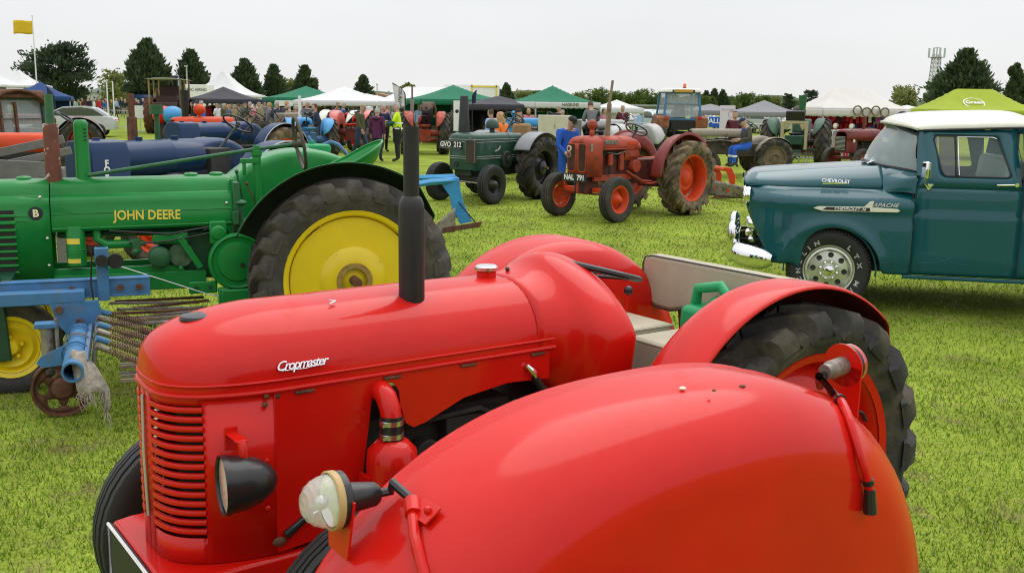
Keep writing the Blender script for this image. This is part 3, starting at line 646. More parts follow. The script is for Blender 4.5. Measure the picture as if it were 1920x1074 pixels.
# ------------------------------------------------------------------ green row-crop tractor
def green_tractor():
    r = thing('green_tractor', 'bright green vintage tractor with yellow wheels and yellow maker lettering on its hood', 'tractor', (-1.427, 7.938, 0), 3.50)
    half = [(.205, 1.045), (.212, 1.06), (.212, 1.17), (.208, 1.178), (.208, 1.235), (.203, 1.262), (.188, 1.282), (.160, 1.290), (.150, 1.300), (.140, 1.345), (.118, 1.378), (.085, 1.396), (.04, 1.404)]
    sec = half + [(0, 1.406)] + [(-y, z) for y, z in reversed(half)]
    b = MB(); rings = []
    for x in (.735, .75, .78, 1.2, 1.968): 
        k = {.735: .93, .75: .975}.get(x, 1)
        rings.append([(x, y * k, 1.2 + (z - 1.2) * k - .012 * (x - .75)) for y, z in sec])
    b.loft(rings, closed=False, caps=False); hood = b.build('hood', GREEN, r, 30, solid=.004)
    MB().box((.745, 0, 1.21), (.01, .38, .34)).build('hood_end', GREEN, hood)
    sec2 = [(.207, .70)] + [(y, z) for y, z in sec] + [(-.207, .70)]
    b = MB(); rings = []
    for x, k in ((1.975, 1), (2.2, 1), (2.6, 1), (2.7, .97), (2.76, .86), (2.79, .6), (2.80, .25)):
        rings.append([(x, y * (k ** .7), z * 1.0 - .012 * (x - .75) - (.10 * (1 - k) if z > 1.2 else 0)) for y, z in sec2])
    b.loft(rings, closed=False, caps=False); nose = b.build('nose', GREEN, r, 30, solid=.004)
    for sg in (1, -1):
        for k in range(9):
            z = .76 + k * .049
            MB().box((2.40, sg * .216, z), (.42 - .0 * k, .012, .020), ).build('louvre', GREEN, nose, bevel=.005)
            MB().box((2.40, sg * .2125, z + .0245), (.40, .004, .026)).build('mesh_panel', DARK, nose)
        for z in (1.125, 1.16): MB().box((2.36, sg * .2135, z - .01), (.50, .008, .008)).build('trim_rib', GREEN, nose, bevel=.003)
        for x, z in ((2.0, .99), (2.0, .80), (.79, 1.21), (2.03, 1.275)):
            MB().ball((x, sg * .213, z), (.012, .007, .012), 10, 6).build('screw', BRIGHT, nose)
    MB().lathe([(0, .046), (.006, .044)], (2.063, .212, 1.165), 'Y', 28).lathe([(.006, .044), (.0065, .001)], (2.063, .212, 1.165), 'Y', 28).build('badge', LETTER_K, nose)
    text('B', IVORY, nose, (2.063, .2205, 1.165), (-1, 0, 0), (0, 0, 1), .068, 'badge_letter', .0015, .003)
    text('JOHN DEERE', LETTER_Y, hood, (1.338, .2165, 1.135), (-1, 0, -.01), (0, 0, 1), .094, 'maker_lettering', .001, .0022, sx_=.82, space=1.02)
    b = MB(); b.tube([(.76, .2125, 1.172), (1.965, .2125, 1.158)], .004, 6); b.tube([(.76, .214, 1.068), (1.965, .214, 1.053)], .006, 6); b.build('crease_trim', GREEN, hood)
    for x in (1.02, .84, 2.14): MB().lathe([(-.005, .05), (.012, .05), (.02, .04), (.024, .001)], (x, 0, 1.402 - .012 * (x - .75)), 'Z', 20).build('filler_cap', GREEN, hood)
    # exhaust and intake stacks
    b = MB().lathe([(1.36, .060), (1.40, .054), (1.765, .050), (1.772, .046), (1.774, .03), (1.774, .001)], (1.945, .05, 0), 'Z', 20); ex = b.build('exhaust_stack', RUSTSTACK, r, 40)
    MB().lathe([(1.77, .032), (1.79, .029), (1.975, .027), (1.975, .022), (1.9, .022)], (1.945, .05, 0), 'Z', 18).build('stack_pipe', GREEN_MID, ex)
    b = MB().lathe([(1.36, .052), (1.40, .049), (1.76, .048), (1.775, .048), (1.795, .038), (1.80, .03), (1.80, .001)], (1.752, .02, 0), 'Z', 24); it = b.build('intake_stack', GREEN, r, 40)
    for k in range(4): MB().box((1.752 - .028, .02 + .041, 1.66 + k * .025), (.022, .004, .007), rz=.6).build('louvre', DARK, it)
    # steering gear
    b = MB(); b.tube([(1.72, .11, 1.415), (.56, .03, 1.59), (.23, .0, 1.63)], .0145, 10); sh = b.build('steering_shaft', GREEN_MID, r)
    b = MB(); b.cyl((.545, .02, .80), (.545, .02, 1.54), .032, n=14); b.cyl((.545, .02, 1.54), (.545, .02, 1.585), .04, n=14); b.cyl((.545, .02, 1.585), (.545, .02, 1.62), .024, n=12); b.box((.60, .03, 1.505), (.13, .06, .035)); b.cyl((.64, .04, 1.50), (.64, .04, 1.40), .014, n=8)
    b.build('steering_post', GREEN, r, bevel=.004)
    steering(sh, (.22, 0, 1.632), .198, tilt=1.40, mat=M('worn_wheel_rim', (.075, .06, .045), .6, var=.3), tube=.0135, spokes=3)
    b = MB(); b.tube([(.70, .08, .95), (.66, .08, 1.22), (.70, .09, 1.42)], .008, 8); b.ball((.70, .09, 1.43), .016, 10, 6); b.build('gear_lever', GREEN_MID, r)
    b = MB(); b.cyl((.69, .2, .95), (.69, .2, 1.20), .018, n=10); b.ball((.69, .2, 1.21), (.045, .045, .022), 14, 8); b.cyl((.69, .2, .93), (.69, .2, .96), .04); b.build('breather', GREEN_MID, r)
    b = MB(); b.tube([(.50, .03, 1.0), (.62, .03, 1.32)], .006, 6); b.ball((.622, .03, 1.335), .014, 8, 6); b.build('throttle_lever', RUST, r)
    # engine, frame
    b = MB(); b.box((1.02, 0, .82), (.50, .16, .36)); b.box((1.45, 0, .99), (1.0, .10, .05)); b.box((.35, 0, .78), (.75, .36, .55)); b.cyl((0, -.7, .71), (0, .7, .71), .10); b.box((0, 0, .75), (.45, .4, .5))
    b.build('crankcase', GREEN_MID, r, bevel=.02)
    for sg in (1, -1): MB().box((1.48, sg * .17, .655), (1.06, .05, .13)).box((1.55, sg * .155, .74), (.9, .03, .05)).build('frame_rail', GREEN, r, bevel=.006)
    b = MB(); c = (.73, .27, .785); b.lathe([(-.06, .205), (.0, .212), (.015, .205), (.02, .19), (.005, .175), (.003, .15), (.02, .14), (.03, .06), (.03, .001)], c, 'Y', 40); fw_ = b.build('flywheel_cover', GREEN, r, 30)
    MB().cyl((.70, .298, .76), (.70, .306, .76), .018, n=10).build('crank_hole', LETTER_K, fw_)
    MB().box((.86, .2, 1.0), (.12, .12, .17)).lathe([(0, .055), (.02, .052), (.026, .001)], (.86, .26, 1.0), 'Y', 20).build('magneto_housing', GREEN, r, bevel=.012)
    MB().box((.73, .2, 1.10), (.05, .08, .1)).box((.72, .17, 1.24), (.05, .1, .24)).build('bracket', GREEN_MID, r, bevel=.008)
    # canister
    can = MB().lathe([(.78, .001), (.78, .05), (.79, .064), (1.06, .064), (1.07, .06), (1.07, .001)], (1.822, .17, 0), 'Z', 24).build('air_canister', GREEN, r, 40)
    for z0, z1 in ((.945, .985), (.81, .842)): MB().lathe([(z0, .0655), (z1, .0655)], (1.822, .17, 0), 'Z', 14, a0=.5, a1=2.0).build('warning_label', LETTER_Y, can)
    for z in (.88, .895): MB().lathe([(z, .0655), (z + .004, .067), (z + .008, .0655)], (1.822, .17, 0), 'Z', 24).build('canister_band', GREEN, can)
    MB().tube([(1.68, .16, 1.05), (1.68, .16, .97), (1.62, .17, .93), (1.42, .17, .93)], .032, 10).build('inlet_pipe', GREEN, r)
    MB().tube([(1.70, .12, 1.0), (1.3, .12, 1.02), (.95, .13, 1.03)], .02, 8).build('coolant_pipe', GREEN_DK, r)
    MB().box((1.42, .19, .92), (.06, .06, .10)).ball((1.43, .2, .875), .03, 10, 8).cyl((1.47, .2, .95), (1.36, .2, .93), .02).build('carburettor', GREEN_MID, r, bevel=.006)
    MB().box((1.19, .17, .965), (.25, .12, .085)).build('manifold', GREEN, r, bevel=.02)
    MB().cyl((1.27, .12, .83), (1.27, .22, .83), .08, n=20).ball((1.27, .22, .83), (.078, .03, .078), 20, 8).build('valve_cover', GREEN_MID, r)
    MB().cyl((1.12, .10, .84), (1.12, .20, .84), .09, n=20).build('cylinder', M('streaked_green', (.06, .13, .06), .7, var=.5, scale=15), r, bevel=.006)
    MB().box((1.06, .235, .86), (.045, .02, .27), ry=.55).cyl((1.13, .23, .75), (1.13, .255, .75), .016, n=8).build('strut', GREEN, r, bevel=.004)
    MB().tube([(1.46, .2, .93), (1.2, .245, .95), (.9, .23, 1.0)], .006, 6).build('rod', BLACKP, r)
    MB().tube([(1.6, .2, 1.03), (1.2, .24, 1.0), (.8, .22, 1.06)], .008, 6).build('hose', BLACKP, r)
    MB().tube([(1.62, .3, .82), (1.3, .33, .70), (.95, .32, .56), (.7, .32, .50)], .004, 6).build('cable', BRIGHT, r)
    MB().box((.62, .33, .535), (.48, .03, .11)).box((.85, .30, .50), (.06, .06, .2)).box((.98, .24, .60), (.2, .02, .09)).build('drawbar_bracket', GREEN, r, bevel=.01)
    for x, z in ((1.03, .60), (.93, .60)): MB().cyl((x, .24, z), (x, .262, z), .016, n=8).build('bolt', GREEN_DK, r)
    MB().box((.35, 0, .50), (.9, .6, .04)).build('platform', GREEN_MID, r)
    # wheels
    def back(sg):
        o = wheel(r, (0, sg * .80, .715), .715, .31, .475, M('worn_grey_tyre_rubber', (.055, .049, .043), .78, var=.35, scale=8, dirt=((.15, .125, .095), .46, 5, .25, .6), bump=.4, bscale=50), YELLOW, sg, lugs=22, disc='flat', hub=.10, bolts=0, offset=.42, lug_h=.045)
        y = sg * (.80 + .155 * .42)
        k = MB(); 
        for i in range(12):
            a = 2 * PI * i / 12; q = MB().cyl((.105 * cos(a), y + sg * .015, .715 + .105 * sin(a)), (.105 * cos(a), y + sg * .062, .715 + .105 * sin(a)), .016, n=6); q.build('bolt', RUST if i % 2 else YELLOW, o)
        MB().lathe([(sg * .05, .128), (sg * .066, .126), (sg * .066, .09), (sg * .05, .088)], (0, y, .715), 'Y', 24).build('clamp_ring', M('rusted_yellow', (.30, .19, .05), .75, var=.4, scale=15), o)
        MB().cyl((0, y, .715), (0, y + sg * .16, .715), .034, n=14).build('axle_end', RUST, o)
        for i in range(4):
            a = PI / 4 + PI / 2 * i + .2; MB().box((.21 * cos(a), y + sg * .028, .715 + .21 * sin(a)), (.022, .012, .022), ry=.7).build('square_hole', LETTER_K, o)
        for i in range(4):
            a = PI / 4 + PI / 2 * i + .1
            MB().box((.45 * cos(a), y + sg * .006, .715 + .45 * sin(a)), (.012, .010, .17), ry=-a + PI / 2 + PI / 2).build('rim_slot', DARK, o, bevel=.004)
        MB().cyl((.24, y + sg * .02, .715 + .405), (.235, y + sg * .07, .715 + .39), .006, n=6).build('valve', BRIGHT, o)
    back(1); back(-1)
    for sg in (1, -1):
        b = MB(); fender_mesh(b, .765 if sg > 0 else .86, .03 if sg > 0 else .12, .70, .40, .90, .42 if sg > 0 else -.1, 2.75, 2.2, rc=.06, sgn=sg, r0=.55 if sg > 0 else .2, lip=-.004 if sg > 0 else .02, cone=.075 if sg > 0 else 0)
        b.build('fender', GREEN, r, 50, solid=.004, inner=M('shaded_grimy_green_underside', (.014, .040, .018), .8, var=.4, scale=8, dirt=((.04, .032, .022), .52, 5)))  # shade inside the fender put into a near-black green, with grime patches
        MB().box((.35, sg * .445, 1.02), (.5, .02, .012)).build('fender_rib', GREEN, r.children[-1], bevel=.004)
    b = MB()
    def pan(u, v):
        a = 2 * PI * v; q = u
        x = .27 * q * cos(a); y = .235 * q * sin(a); z = -.075 * (1 - q ** 3) + (.045 * q ** 3 if True else 0) * (1 + .8 * max(0, -cos(a)))
        return (x, y, z)
    b.grid(pan, 10, 32); b.tube([pan(1, k / 32) for k in range(32)], .009, 8, loop=True)
    b.xf(Matrix.Translation((-.20, 0, 1.475)) @ Euler((0, .40, 0)).to_matrix().to_4x4()); st = b.build('pan_seat', GREEN, r, 60, solid=.004)
    MB().tube([(-.2, 0, 1.40), (.0, 0, 1.15), (.15, 0, .95)], .02, 8).build('seat_spring', GREEN_MID, st)
    for sg in (1, -1):
        wo = wheel(r, (2.24, sg * .52, .315), .315, .14, .19, RUBBER, YELLOW, sg, kind='rib', disc='dish', bolts=5)
        MB().box((2.30, sg * .585, .52), (.10, .045, .58), t=.9, ry=.05).build('spindle', GREEN_DK, r, bevel=.008)
    MB().box((2.27, 0, .72), (.12, 1.2, .10)).build('front_axle', GREEN_DK, r, bevel=.01)
green_tractor()

# ------------------------------------------------------------------ blue toolbar with springs and rusty wheel
def toolbar():
    r = thing('hoe_toolbar', 'blue spring-tine hoe toolbar with small rusty spoked wheel, slung under the green tractor', 'farm implement', (-1.427, 7.938, 0), 3.50)
    b = MB().box((1.90, .62, .70), (1.1, .035, .125)).box((1.90, .60, .757), (1.1, .09, .012)).box((1.90, .60, .643), (1.1, .09, .012)); b.build('beam', BLUE, r, bevel=.004)
    MB().box((2.02, .70, .665), (.52, .12, .085)).build('upper_beam', BLUE, r, bevel=.008)
    MB().box((1.645, .66, .80), (.075, .05, .36)).box((1.645, .69, .93), (.085, .09, .10)).build('upright', BLUE, r, bevel=.004)
    MB().cyl((1.645, .735, .90), (1.645, .77, .90), .04, n=10).cyl((1.56, .70, .89), (1.56, .74, .89), .05, n=16).build('clamp', DARK, r)
    for x in (1.84, 1.54, 1.42): MB().cyl((x, .65, .70), (x, .675, .70), .022, n=8).build('bolt', RUST, r)
    b = MB(); b.prism([(1.98, .64), (1.68, .64), (1.66, .56), (1.70, .43), (1.86, .40), (1.93, .48)], .74, .76); b.build('side_plate', BLUE, r, bevel=.004)
    for x, z in ((1.92, .59), (1.80, .50)): MB().cyl((x, .76, z), (x, .785, z), .024, n=8).build('bolt', RUST, r)
    b = MB(); b.lathe([(.70, .060), (1.86, .060), (1.86, .048), (1.70, .048)], (1.80, 0, .44), 'Y', 24); b.build('tube', BLUE, r)
    MB().box((1.735, 1.25, .44), (.025, 1.0, .09)).build('tube_flange', M('worn_blue_paint', (.09, .17, .29), .7, var=.3, scale=8, dirt=((.2, .15, .1), .52, 6)), r, bevel=.004)
    for y in (.95, 1.18, 1.42):
        b = MB().lathe([(y - .006, .07), (y - .006, .082), (y + .006, .082), (y + .006, .07)], (1.80, 0, .44), 'Y', 24)
        if y > 1.3: b.prism([(1.86, .50), (1.99, .44), (2.02, .40), (1.99, .37), (1.86, .38)], y - .006, y + .006)
        b.build('clamp_ring', BLUE if y != 1.18 else STEEL, r)
    MB().box((1.98, 1.08, .56), (.13, .10, .03)).build('bracket_plate', BLUE, r, bevel=.004)
    MB().cyl((1.98, 1.08, .30), (1.98, 1.08, .55), .035, n=12).cyl((1.98, 1.08, .25), (1.98, 1.08, .30), .042, n=12).tube([(1.92, 1.1, .60), (1.92, 1.1, .33)], .012, 8).build('wheel_leg', STEEL, r)
    # rusty wheel with six holes
    def spoked(c, R, nm='land_wheel'):
        b = MB(); b.lathe([(-.03, R), (.03, R), (.03, R - .012), (.008, R - .02), (.006, R - .02), (-.006, R - .02), (-.008, R - .02), (-.03, R - .012)], c, 'Y', 44, closed_prof=True)
        n = 48; r0, r1 = R * .36, R - .018; hc = (r0 + r1) / 2; hr = R * .185
        pts = []
        for i in range(6):
            a0 = i * PI / 3
            for k in range(8):
                fa = a0 + (k / 8) * PI / 3
                pts.append(fa)
        vs, fs = [], []
        for i, a in enumerate(pts):
            da = ((a + PI / 6) % (PI / 3)) - PI / 6
            w_ = hc * math.sin(da); hh = math.sqrt(max(0, hr * hr - w_ * w_)) if abs(w_) < hr else 0
            for q in (r0, hc - hh, hc + hh, r1): vs.append((c[0] + q * cos(a), c[1], c[2] + q * sin(a)))
        m_ = len(pts)
        for i in range(m_):
            j = (i + 1) % m_
            fs.append((i * 4, j * 4, j * 4 + 1, i * 4 + 1)); fs.append((i * 4 + 2, j * 4 + 2, j * 4 + 3, i * 4 + 3))
        w0 = MB().add(vs, fs); 
        o = b.build(nm, RUST, r, 40)
        w0.build('web', RUST, o, solid=.010)
        MB().lathe([(-.05, .001), (-.05, R * .3), (-.02, R * .38), (.02, R * .38), (.045, R * .3), (.055, R * .12), (.055, .001)], c, 'Y', 18).build('hub', RUST, o)
    spoked((1.90, 1.20, .18), .18); spoked((2.12, .30, .17), .17)
    MB().tube([(1.92, 1.12, .30), (1.91, 1.14, .18)], .02, 8).build('wheel_arm', STEEL, r)
    # springs
    for i in range(6):
        p0 = Vector((1.66, .70 + i * .155, .545 - i * .012)); p1 = Vector((1.34, .60 + i * .155, .42 - i * .024)); pts = []
        t = (p1 - p0); ln = t.length; t.normalize(); a = t.cross(Vector((0, 0, 1))).normalized(); c_ = t.cross(a)
        for k in range(141):
            f = k / 140; pts.append(p0 + t * (ln * (.12 + .88 * f)) + a * .019 * cos(f * 2 * PI * 20) + c_ * .019 * sin(f * 2 * PI * 20))
        sp = MB().tube(pts, .0046, 4).build('spring', M('rusty_spring', (.20, .12, .075), .7, var=.4, scale=30), r)
        MB().cyl(p0 - t * .03, p0 + t * .05, .020, n=10).build('spring_cap', STEEL if i % 2 else BLUE, sp)
        MB().box(p1 + t * .01, (.02, .02, .05)).build('spring_hook', STEEL, sp)
        MB().tube([p0 - t * .02, p0 + Vector((.03, 0, -.02)), p0 + Vector((.05, .01, -.16))], .014, 8).build('spring_arm', STEEL, sp)
    for i in range(13):
        y = .48 + i * .082; z = .44 - .017 * i + .02 * math.sin(i * 2.3); x1 = .86 + .05 * math.sin(i * 1.7)
        MB().box(((1.56 + x1) / 2, y + .08 * math.sin(i), z), (1.56 - x1, .022, .022), ry=.05 * math.sin(i * 3.1), rz=.04 * math.cos(i * 2)).build('tine_bar', STEEL if i % 3 else WOOD, r, bevel=.003)
    for i in range(8):
        MB().box((1.28 + .04 * math.sin(i * 2), .10 + i * .055, .50 - .012 * i), (.62, .018, .02), ry=.06 * math.sin(i * 4)).build('tine_bar', STEEL if i % 2 else RUST, r, bevel=.003)
    for i in range(9):
        MB().box((1.0 + .05 * math.sin(i * 5), .45 + i * .10, .34 - .01 * i), (.06, .05, .16), rx=.2 * math.sin(i), ry=.3 * math.cos(i * 2)).build('tine_clamp', RUST if i % 3 else BLUE, r, bevel=.006)
    MB().box((1.02, .9, .36), (.05, .95, .05)).box((1.40, .95, .35), (.05, 1.0, .04)).build('tine_frame', RUST, r, bevel=.004)
    # frayed canvas on the tube end
    b = MB(); rr = random.Random(4)
    def rag(u, v):
        a = -.5 + 2.4 * u; q = .078 + .02 * math.sin(7 * u + 3 * v) + .03 * v
        return (1.80 - q * sin(a) * 1.0 - .05 * v - .02, 1.70 + .16 * v + .02 * sin(9 * u), .44 + q * cos(a) - .22 * v * v + .012 * sin(17 * u + 8 * v))
    b.grid(rag, 12, 10); rg = b.build('frayed_canvas', ROPE, r, 60, solid=.006)
    for k in range(26):
        u = rr.random(); p = Vector(rag(u, 1)) + Vector((rr.uniform(-.02, .02), 0, 0)); l_ = rr.uniform(.03, .11)
        MB().tube([p, p + Vector((rr.uniform(-.02, .02), .01, -l_ * .5)), p + Vector((rr.uniform(-.03, .03), .015, -l_))], [.004, .003, .0015], 4).build('fray_strand', ROPE, rg)
    MB().tube([(1.70, .70, .99), (1.72, .72, .75), (1.70, .74, .55), (1.74, .75, .50)], .006, 6).build('chain', DARK, r)
toolbar()

# ------------------------------------------------------------------ teal pickup truck
def truck():
    r = thing('pickup_truck', 'glossy teal vintage pickup truck with white roof and chrome front bumper', 'truck', (3.277, 10.702, 0), 2.915)
    ac = (0.0, .40)
    def arch(x, R=.425):
        d = abs(x); return .40 + math.sqrt(max(0, R * R - d * d)) * .98 if d < R else 0
    xr = -.73
    def xf_(z): return .60 + .24 * sm(.42, 1.12, z) - .03 * sm(1.1, 1.2, z)
    def yb(z, x):
        y = .905 + .03 * sm(.39, .55, z) - .012 * sm(.75, .98, z) + .012 * sm(.985, 1.0, z)
        y -= .14 * sm(1.02, 1.19, z) ** 2
        d = math.hypot(x, z - .40); y += .030 * math.exp(-((d - .455) / .055) ** 2) * sm(.35, .5, z)
        t = max(0, (x - .35) / .5); y -= .30 * t ** 2.6
        return y
    for sg in (1, -1):
        b = MB(); us = sorted(set([i / 40 for i in range(41)] + [(v - xr) / 1.5 for v in (-.425, -.42, .42, .425)])); us = [u for u in us if u <= 1]
        nz_ = 26; vs = []
        for u in us:
            x0 = xr + (0.80 - xr) * u
            zb = .388 if x0 < 0 else .388 + .06 * sm(.42, .5, x0)
            zb = max(zb, arch(x0) if abs(x0) < .425 else 0)
            for k in range(nz_ + 1):
                z = zb + (1.185 - zb) * (k / nz_); x = xr + (xf_(z) - xr) * u
                vs.append((x, sg * yb(z, x), z))
        fs = [(i * (nz_ + 1) + k, (i + 1) * (nz_ + 1) + k, (i + 1) * (nz_ + 1) + k + 1, i * (nz_ + 1) + k + 1) for i in range(len(us) - 1) for k in range(nz_)]
        b.add(vs, fs); fd = b.build('front_fender', TRUCKG, r, 50, solid=.004)
        pts = [(.43 * cos(a), sg * .925, .40 + .425 * sin(a)) for a in np.linspace(-.05, PI + .1, 28)]
        MB().tube(pts, .009, 6).build('arch_lip', TRUCKG, fd)
        if sg > 0:
            for (p, q, k, w) in (((-.40, .70), (-.62, .52), .10, 0), ((-.42, .62), (-.66, .66), -.06, 1), ((-.46, .80), (-.60, .55), .05, 2), ((-.50, .50), (-.66, .42), .03, 3), ((-.55, .74), (-.48, .58), -.04, 4), ((-.62, .60), (-.70, .72), .05, 5), ((.30, 1.04), (.60, 1.06), .03, 6)):
                pp = []
                for t in np.linspace(0, 1, 10):
                    x = p[0] + (q[0] - p[0]) * t; z = p[1] + (q[1] - p[1]) * t + k * math.sin(PI * t); pp.append((x, yb(z, x) + .0008, z))
                MB().tube(pp, .0012, 4).build('pinstripe', M('pinstripe_paint', (.03, .14, .16), .4), fd)
    # front lower closing, wheelhouse
    MB().box((.0, 0, .70), (1.0, 1.5, .5)).box((-.6, 0, .45), (.5, 1.5, .12)).build('inner_wheelhouse', DARK, r)
    # hood
    def hood(u, v):
        x = -.46 + (1.31) * u; y = .775 * (2 * v - 1); k = abs(2 * v - 1)
        zc = 1.405 - .10 * u - .015 * u * u; e = 1.178
        z = e + (zc - e) * (1 - k ** 4.2) ** .62
        nosef = sm(.90, 1.0, u); yy = y * (1 - .16 * sm(.6, 1, u) ** 2 - .10 * nosef); z = z - (z - e) * .35 * nosef ** 2
        ridge = .014 * math.exp(-((k - .62) / .1) ** 2) * (1 - nosef)
        return (x, yy, z + ridge)
    b = MB().grid(hood, 36, 40); hd = b.build('hood', TRUCKG, r, 50, solid=.004)
    MB().grid(lambda u, v: (.85 - .02 * u + .02 * (1 - abs(2 * v - 1) ** 2) * (1 - u), .60 * (2 * v - 1), hood(1, v)[2] * (1 - u) + 1.10 * u), 6, 20).build('hood_lip', TRUCKG, hd)
    # cowl behind the hood
    def ws_bot(v): 
        k = 2 * v - 1; y = .80 * k; ak = abs(k); return Vector((-.335 - .40 * ak ** 2.6 - .03 * ak, y * (1 - .02 * ak), 1.430 - .065 * ak ** 1.6))
    def ws_top(v):
        k = 2 * v - 1; ak = abs(k); return Vector((-.565 - .19 * ak ** 3, .665 * k, 1.800 - .095 * ak ** 2.6))
    def cowl(u, v):
        p = Vector(hood(0, v)); q = ws_bot(v); q = q + Vector((.0, 0, -.012)); x0 = -.465
        return (x0 + (q.x - x0) * u if q.x < x0 else x0 + (q.x - x0) * u, p.y * (1 - u) + q.y * u * 1.0, p.z * (1 - u) + q.z * u)
    MB().grid(lambda u, v: tuple(Vector((-.462, .92 * (2 * v - 1), 1.0)).lerp(Vector((-.462, .92 * (2 * v - 1), 1.16)), u)), 2, 4)
    for sg in (1, -1):
        def cs(u, v):      # smooth shoulder from hood rear edge and fender top back to the windscreen corner and pillar foot
            if v < .6: A = Vector(hood(0, .5 + .5 * (.78 + .205 * v / .6))); A.x = -.455
            else: t = (v - .6) / .4; A = Vector((-.455, .775 + (yb(1.165, -.5) - .004 - .775) * t ** .7, 1.19 - .03 * t))
            if v < .35: B = ws_bot(.5 + .5 * (.78 + .22 * v / .35)) + Vector((0, 0, -.004))
            elif v < .6: B = ws_bot(1).lerp(Vector((-.737, .895, 1.318)), (v - .35) / .25)
            else: B = Vector((-.737, .895, 1.318)).lerp(Vector((-.737, .908, 1.165)), (v - .6) / .4)
            q = A.lerp(B, u); bulge = .010 * math.sin(PI * u) * sm(.3, .6, v) * (1 - sm(.8, 1, v))
            return (q.x, sg * (q.y + bulge), q.z + .012 * math.sin(PI * u))
        MB().grid(cs, 14, 24).build('cowl_side', TRUCKG, r, 80)
    b = MB().grid(lambda u, v: (-.455 + (ws_bot(.1 + .8 * v).x + .455) * u, .62 * (2 * v - 1), hood(0, .1 + .8 * v)[2] * (1 - u) + (ws_bot(.1 + .8 * v).z - .006) * u), 4, 24); b.build('cowl_vent', TRUCKG, r, 50)
    # windshield
    b = MB().grid(lambda u, v: tuple(ws_bot(v).lerp(ws_top(v), u) + Vector((.03 * math.sin(PI * u), 0, 0))), 10, 32); b.build('windscreen', SCREEN, r, 60)
    sealp = [ws_bot(v) for v in np.linspace(0, 1, 25)] + [ws_top(v) for v in np.linspace(1, 0, 25)]
    MB().tube([p + Vector((.004, 0, 0)) for p in sealp], .014, 6, loop=True).build('windscreen_seal', LETTER_K, r)
    for y in (.28, -.28):
        MB().tube([(-.36, y + .10, 1.425), (-.41, y - .08, 1.46)], .008, 6).tube([(-.33, y + .12, 1.41), (-.40, y + .12, 1.44)], .012, 6).build('wiper', BRIGHT, r)
    for k in range(8): MB().box((-.40 + .004 * k, -.28 + .08 * k, 1.427), (.11, .006, .006), ry=.1).build('vent_slat', BRIGHT, r)
    # roof
    def roof(u, v):
        k = 2 * v - 1; ak = abs(k)
        x = -.50 - 1.33 * u - (.24 * ak ** 3 * (1 - u) ** 1.5); hw = .70 + .02 * math.sin(PI * u)
        z0 = 1.735 + .05 * u if True else 0
        crown = (1 - ak ** 2.6) ** .7; ends = (1 - (abs(2 * u - 1)) ** 4) ** .6
        z = z0 + .025 + (.155 * crown) * (.35 + .65 * ends) - .02 * sm(.85, 1, u)
        return (x, hw * k, z)
    b = MB().grid(roof, 30, 32); rf = b.build('roof', CREAM, r, 60, solid=.012)
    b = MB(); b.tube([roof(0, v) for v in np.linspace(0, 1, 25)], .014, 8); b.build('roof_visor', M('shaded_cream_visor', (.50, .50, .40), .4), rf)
    for v in (0, 1): MB().tube([Vector(roof(u, v)) + Vector((0, 0, -.012)) for u in np.linspace(.05, 1, 20)], .011, 6).build('rain_gutter', LETTER_K, rf)
    # A and B pillars, door with window opening
    def ys(z): return .925 - .014 * sm(.98, 1.0, z) - .02 * sm(1.1, 1.33, z) - .20 * sm(1.30, 1.80, z) + (-.02 * sm(.55, .39, z))
    for sg in (1, -1):
        b = MB(); b.loft([[(-.735, sg * ys(1.33) - sg * .012, 1.33), (-.80, sg * ys(1.33) - sg * .006, 1.33), (-.80, sg * (ys(1.33) - .08), 1.33), (-.74, sg * (ys(1.33) - .09), 1.33)],
                          [(-.735, sg * (ys(1.55) - .012), 1.55), (-.845, sg * (ys(1.55) - .006), 1.55), (-.845, sg * (ys(1.55) - .08), 1.55), (-.76, sg * (ys(1.55) - .09), 1.55)],
                          [(-.75, sg * (ys(1.74) - .012), 1.74), (-.90, sg * (ys(1.75) - .006), 1.75), (-.90, sg * (ys(1.75) - .08), 1.75), (-.78, sg * (ys(1.74) - .09), 1.74)]])
        b.build('windscreen_pillar', TRUCKG, r, 50, bevel=.006)
        b = MB(); b.grid(lambda u, v: (-1.665 - .28 * v, sg * (ys(.40 + 1.37 * u) - .002), .40 + 1.37 * u), 24, 4); b.grid(lambda u, v: (-1.945, sg * ys(.4 + 1.37 * u) * (1 - 2 * v), .4 + .95 * u), 8, 4); b.build('cab_corner', TRUCKG, r, 50, solid=.004)
        # door
        def rrect(x0, x1, x2, x3, zb_, zt, rad, n=9):
            cs = [(x0, zb_), (x1, zb_), (x3, zt), (x2, zt)]; o = []
            for i in range(4):
                p = Vector((*cs[i], 0)); a = (Vector((*cs[i - 1], 0)) - p).normalized(); c_ = (Vector((*cs[(i + 1) % 4], 0)) - p).normalized()
                for k in range(n):
                    t = k / (n - 1); q = p + a * rad * (1 - t) ** 2 + c_ * rad * t ** 2; o.append((q.x, q.y))
            return o
        win = rrect(-.965, -1.565, -.875, -1.44, 1.335, 1.705, .06); outl = rrect(-.74, -1.66, -.80, -1.60, 1.22, 1.765, .02)
        # low panel
        b = MB(); b.grid(lambda u, v: (-.738 - .924 * v, sg * ys(.40 + .82 * u), .40 + .82 * u), 22, 6)
        n = len(win); vs = [(x, sg * ys(z), z) for x, z in outl]; 
        mid = [((x * .25 + a * .75), (z * .25 + c_ * .75)) for (x, z), (a, c_) in zip(outl, win)]
        vs += [(x, sg * (ys(z) + .006), z) for x, z in mid] + [(x, sg * (ys(z) - .010), z) for x, z in win]
        fs = [(k * n + i, k * n + (i + 1) % n, (k + 1) * n + (i + 1) % n, (k + 1) * n + i) for k in range(2) for i in range(n)]
        b.add(vs, fs); dr = b.build('door', TRUCKG, r, 50, solid=.004)
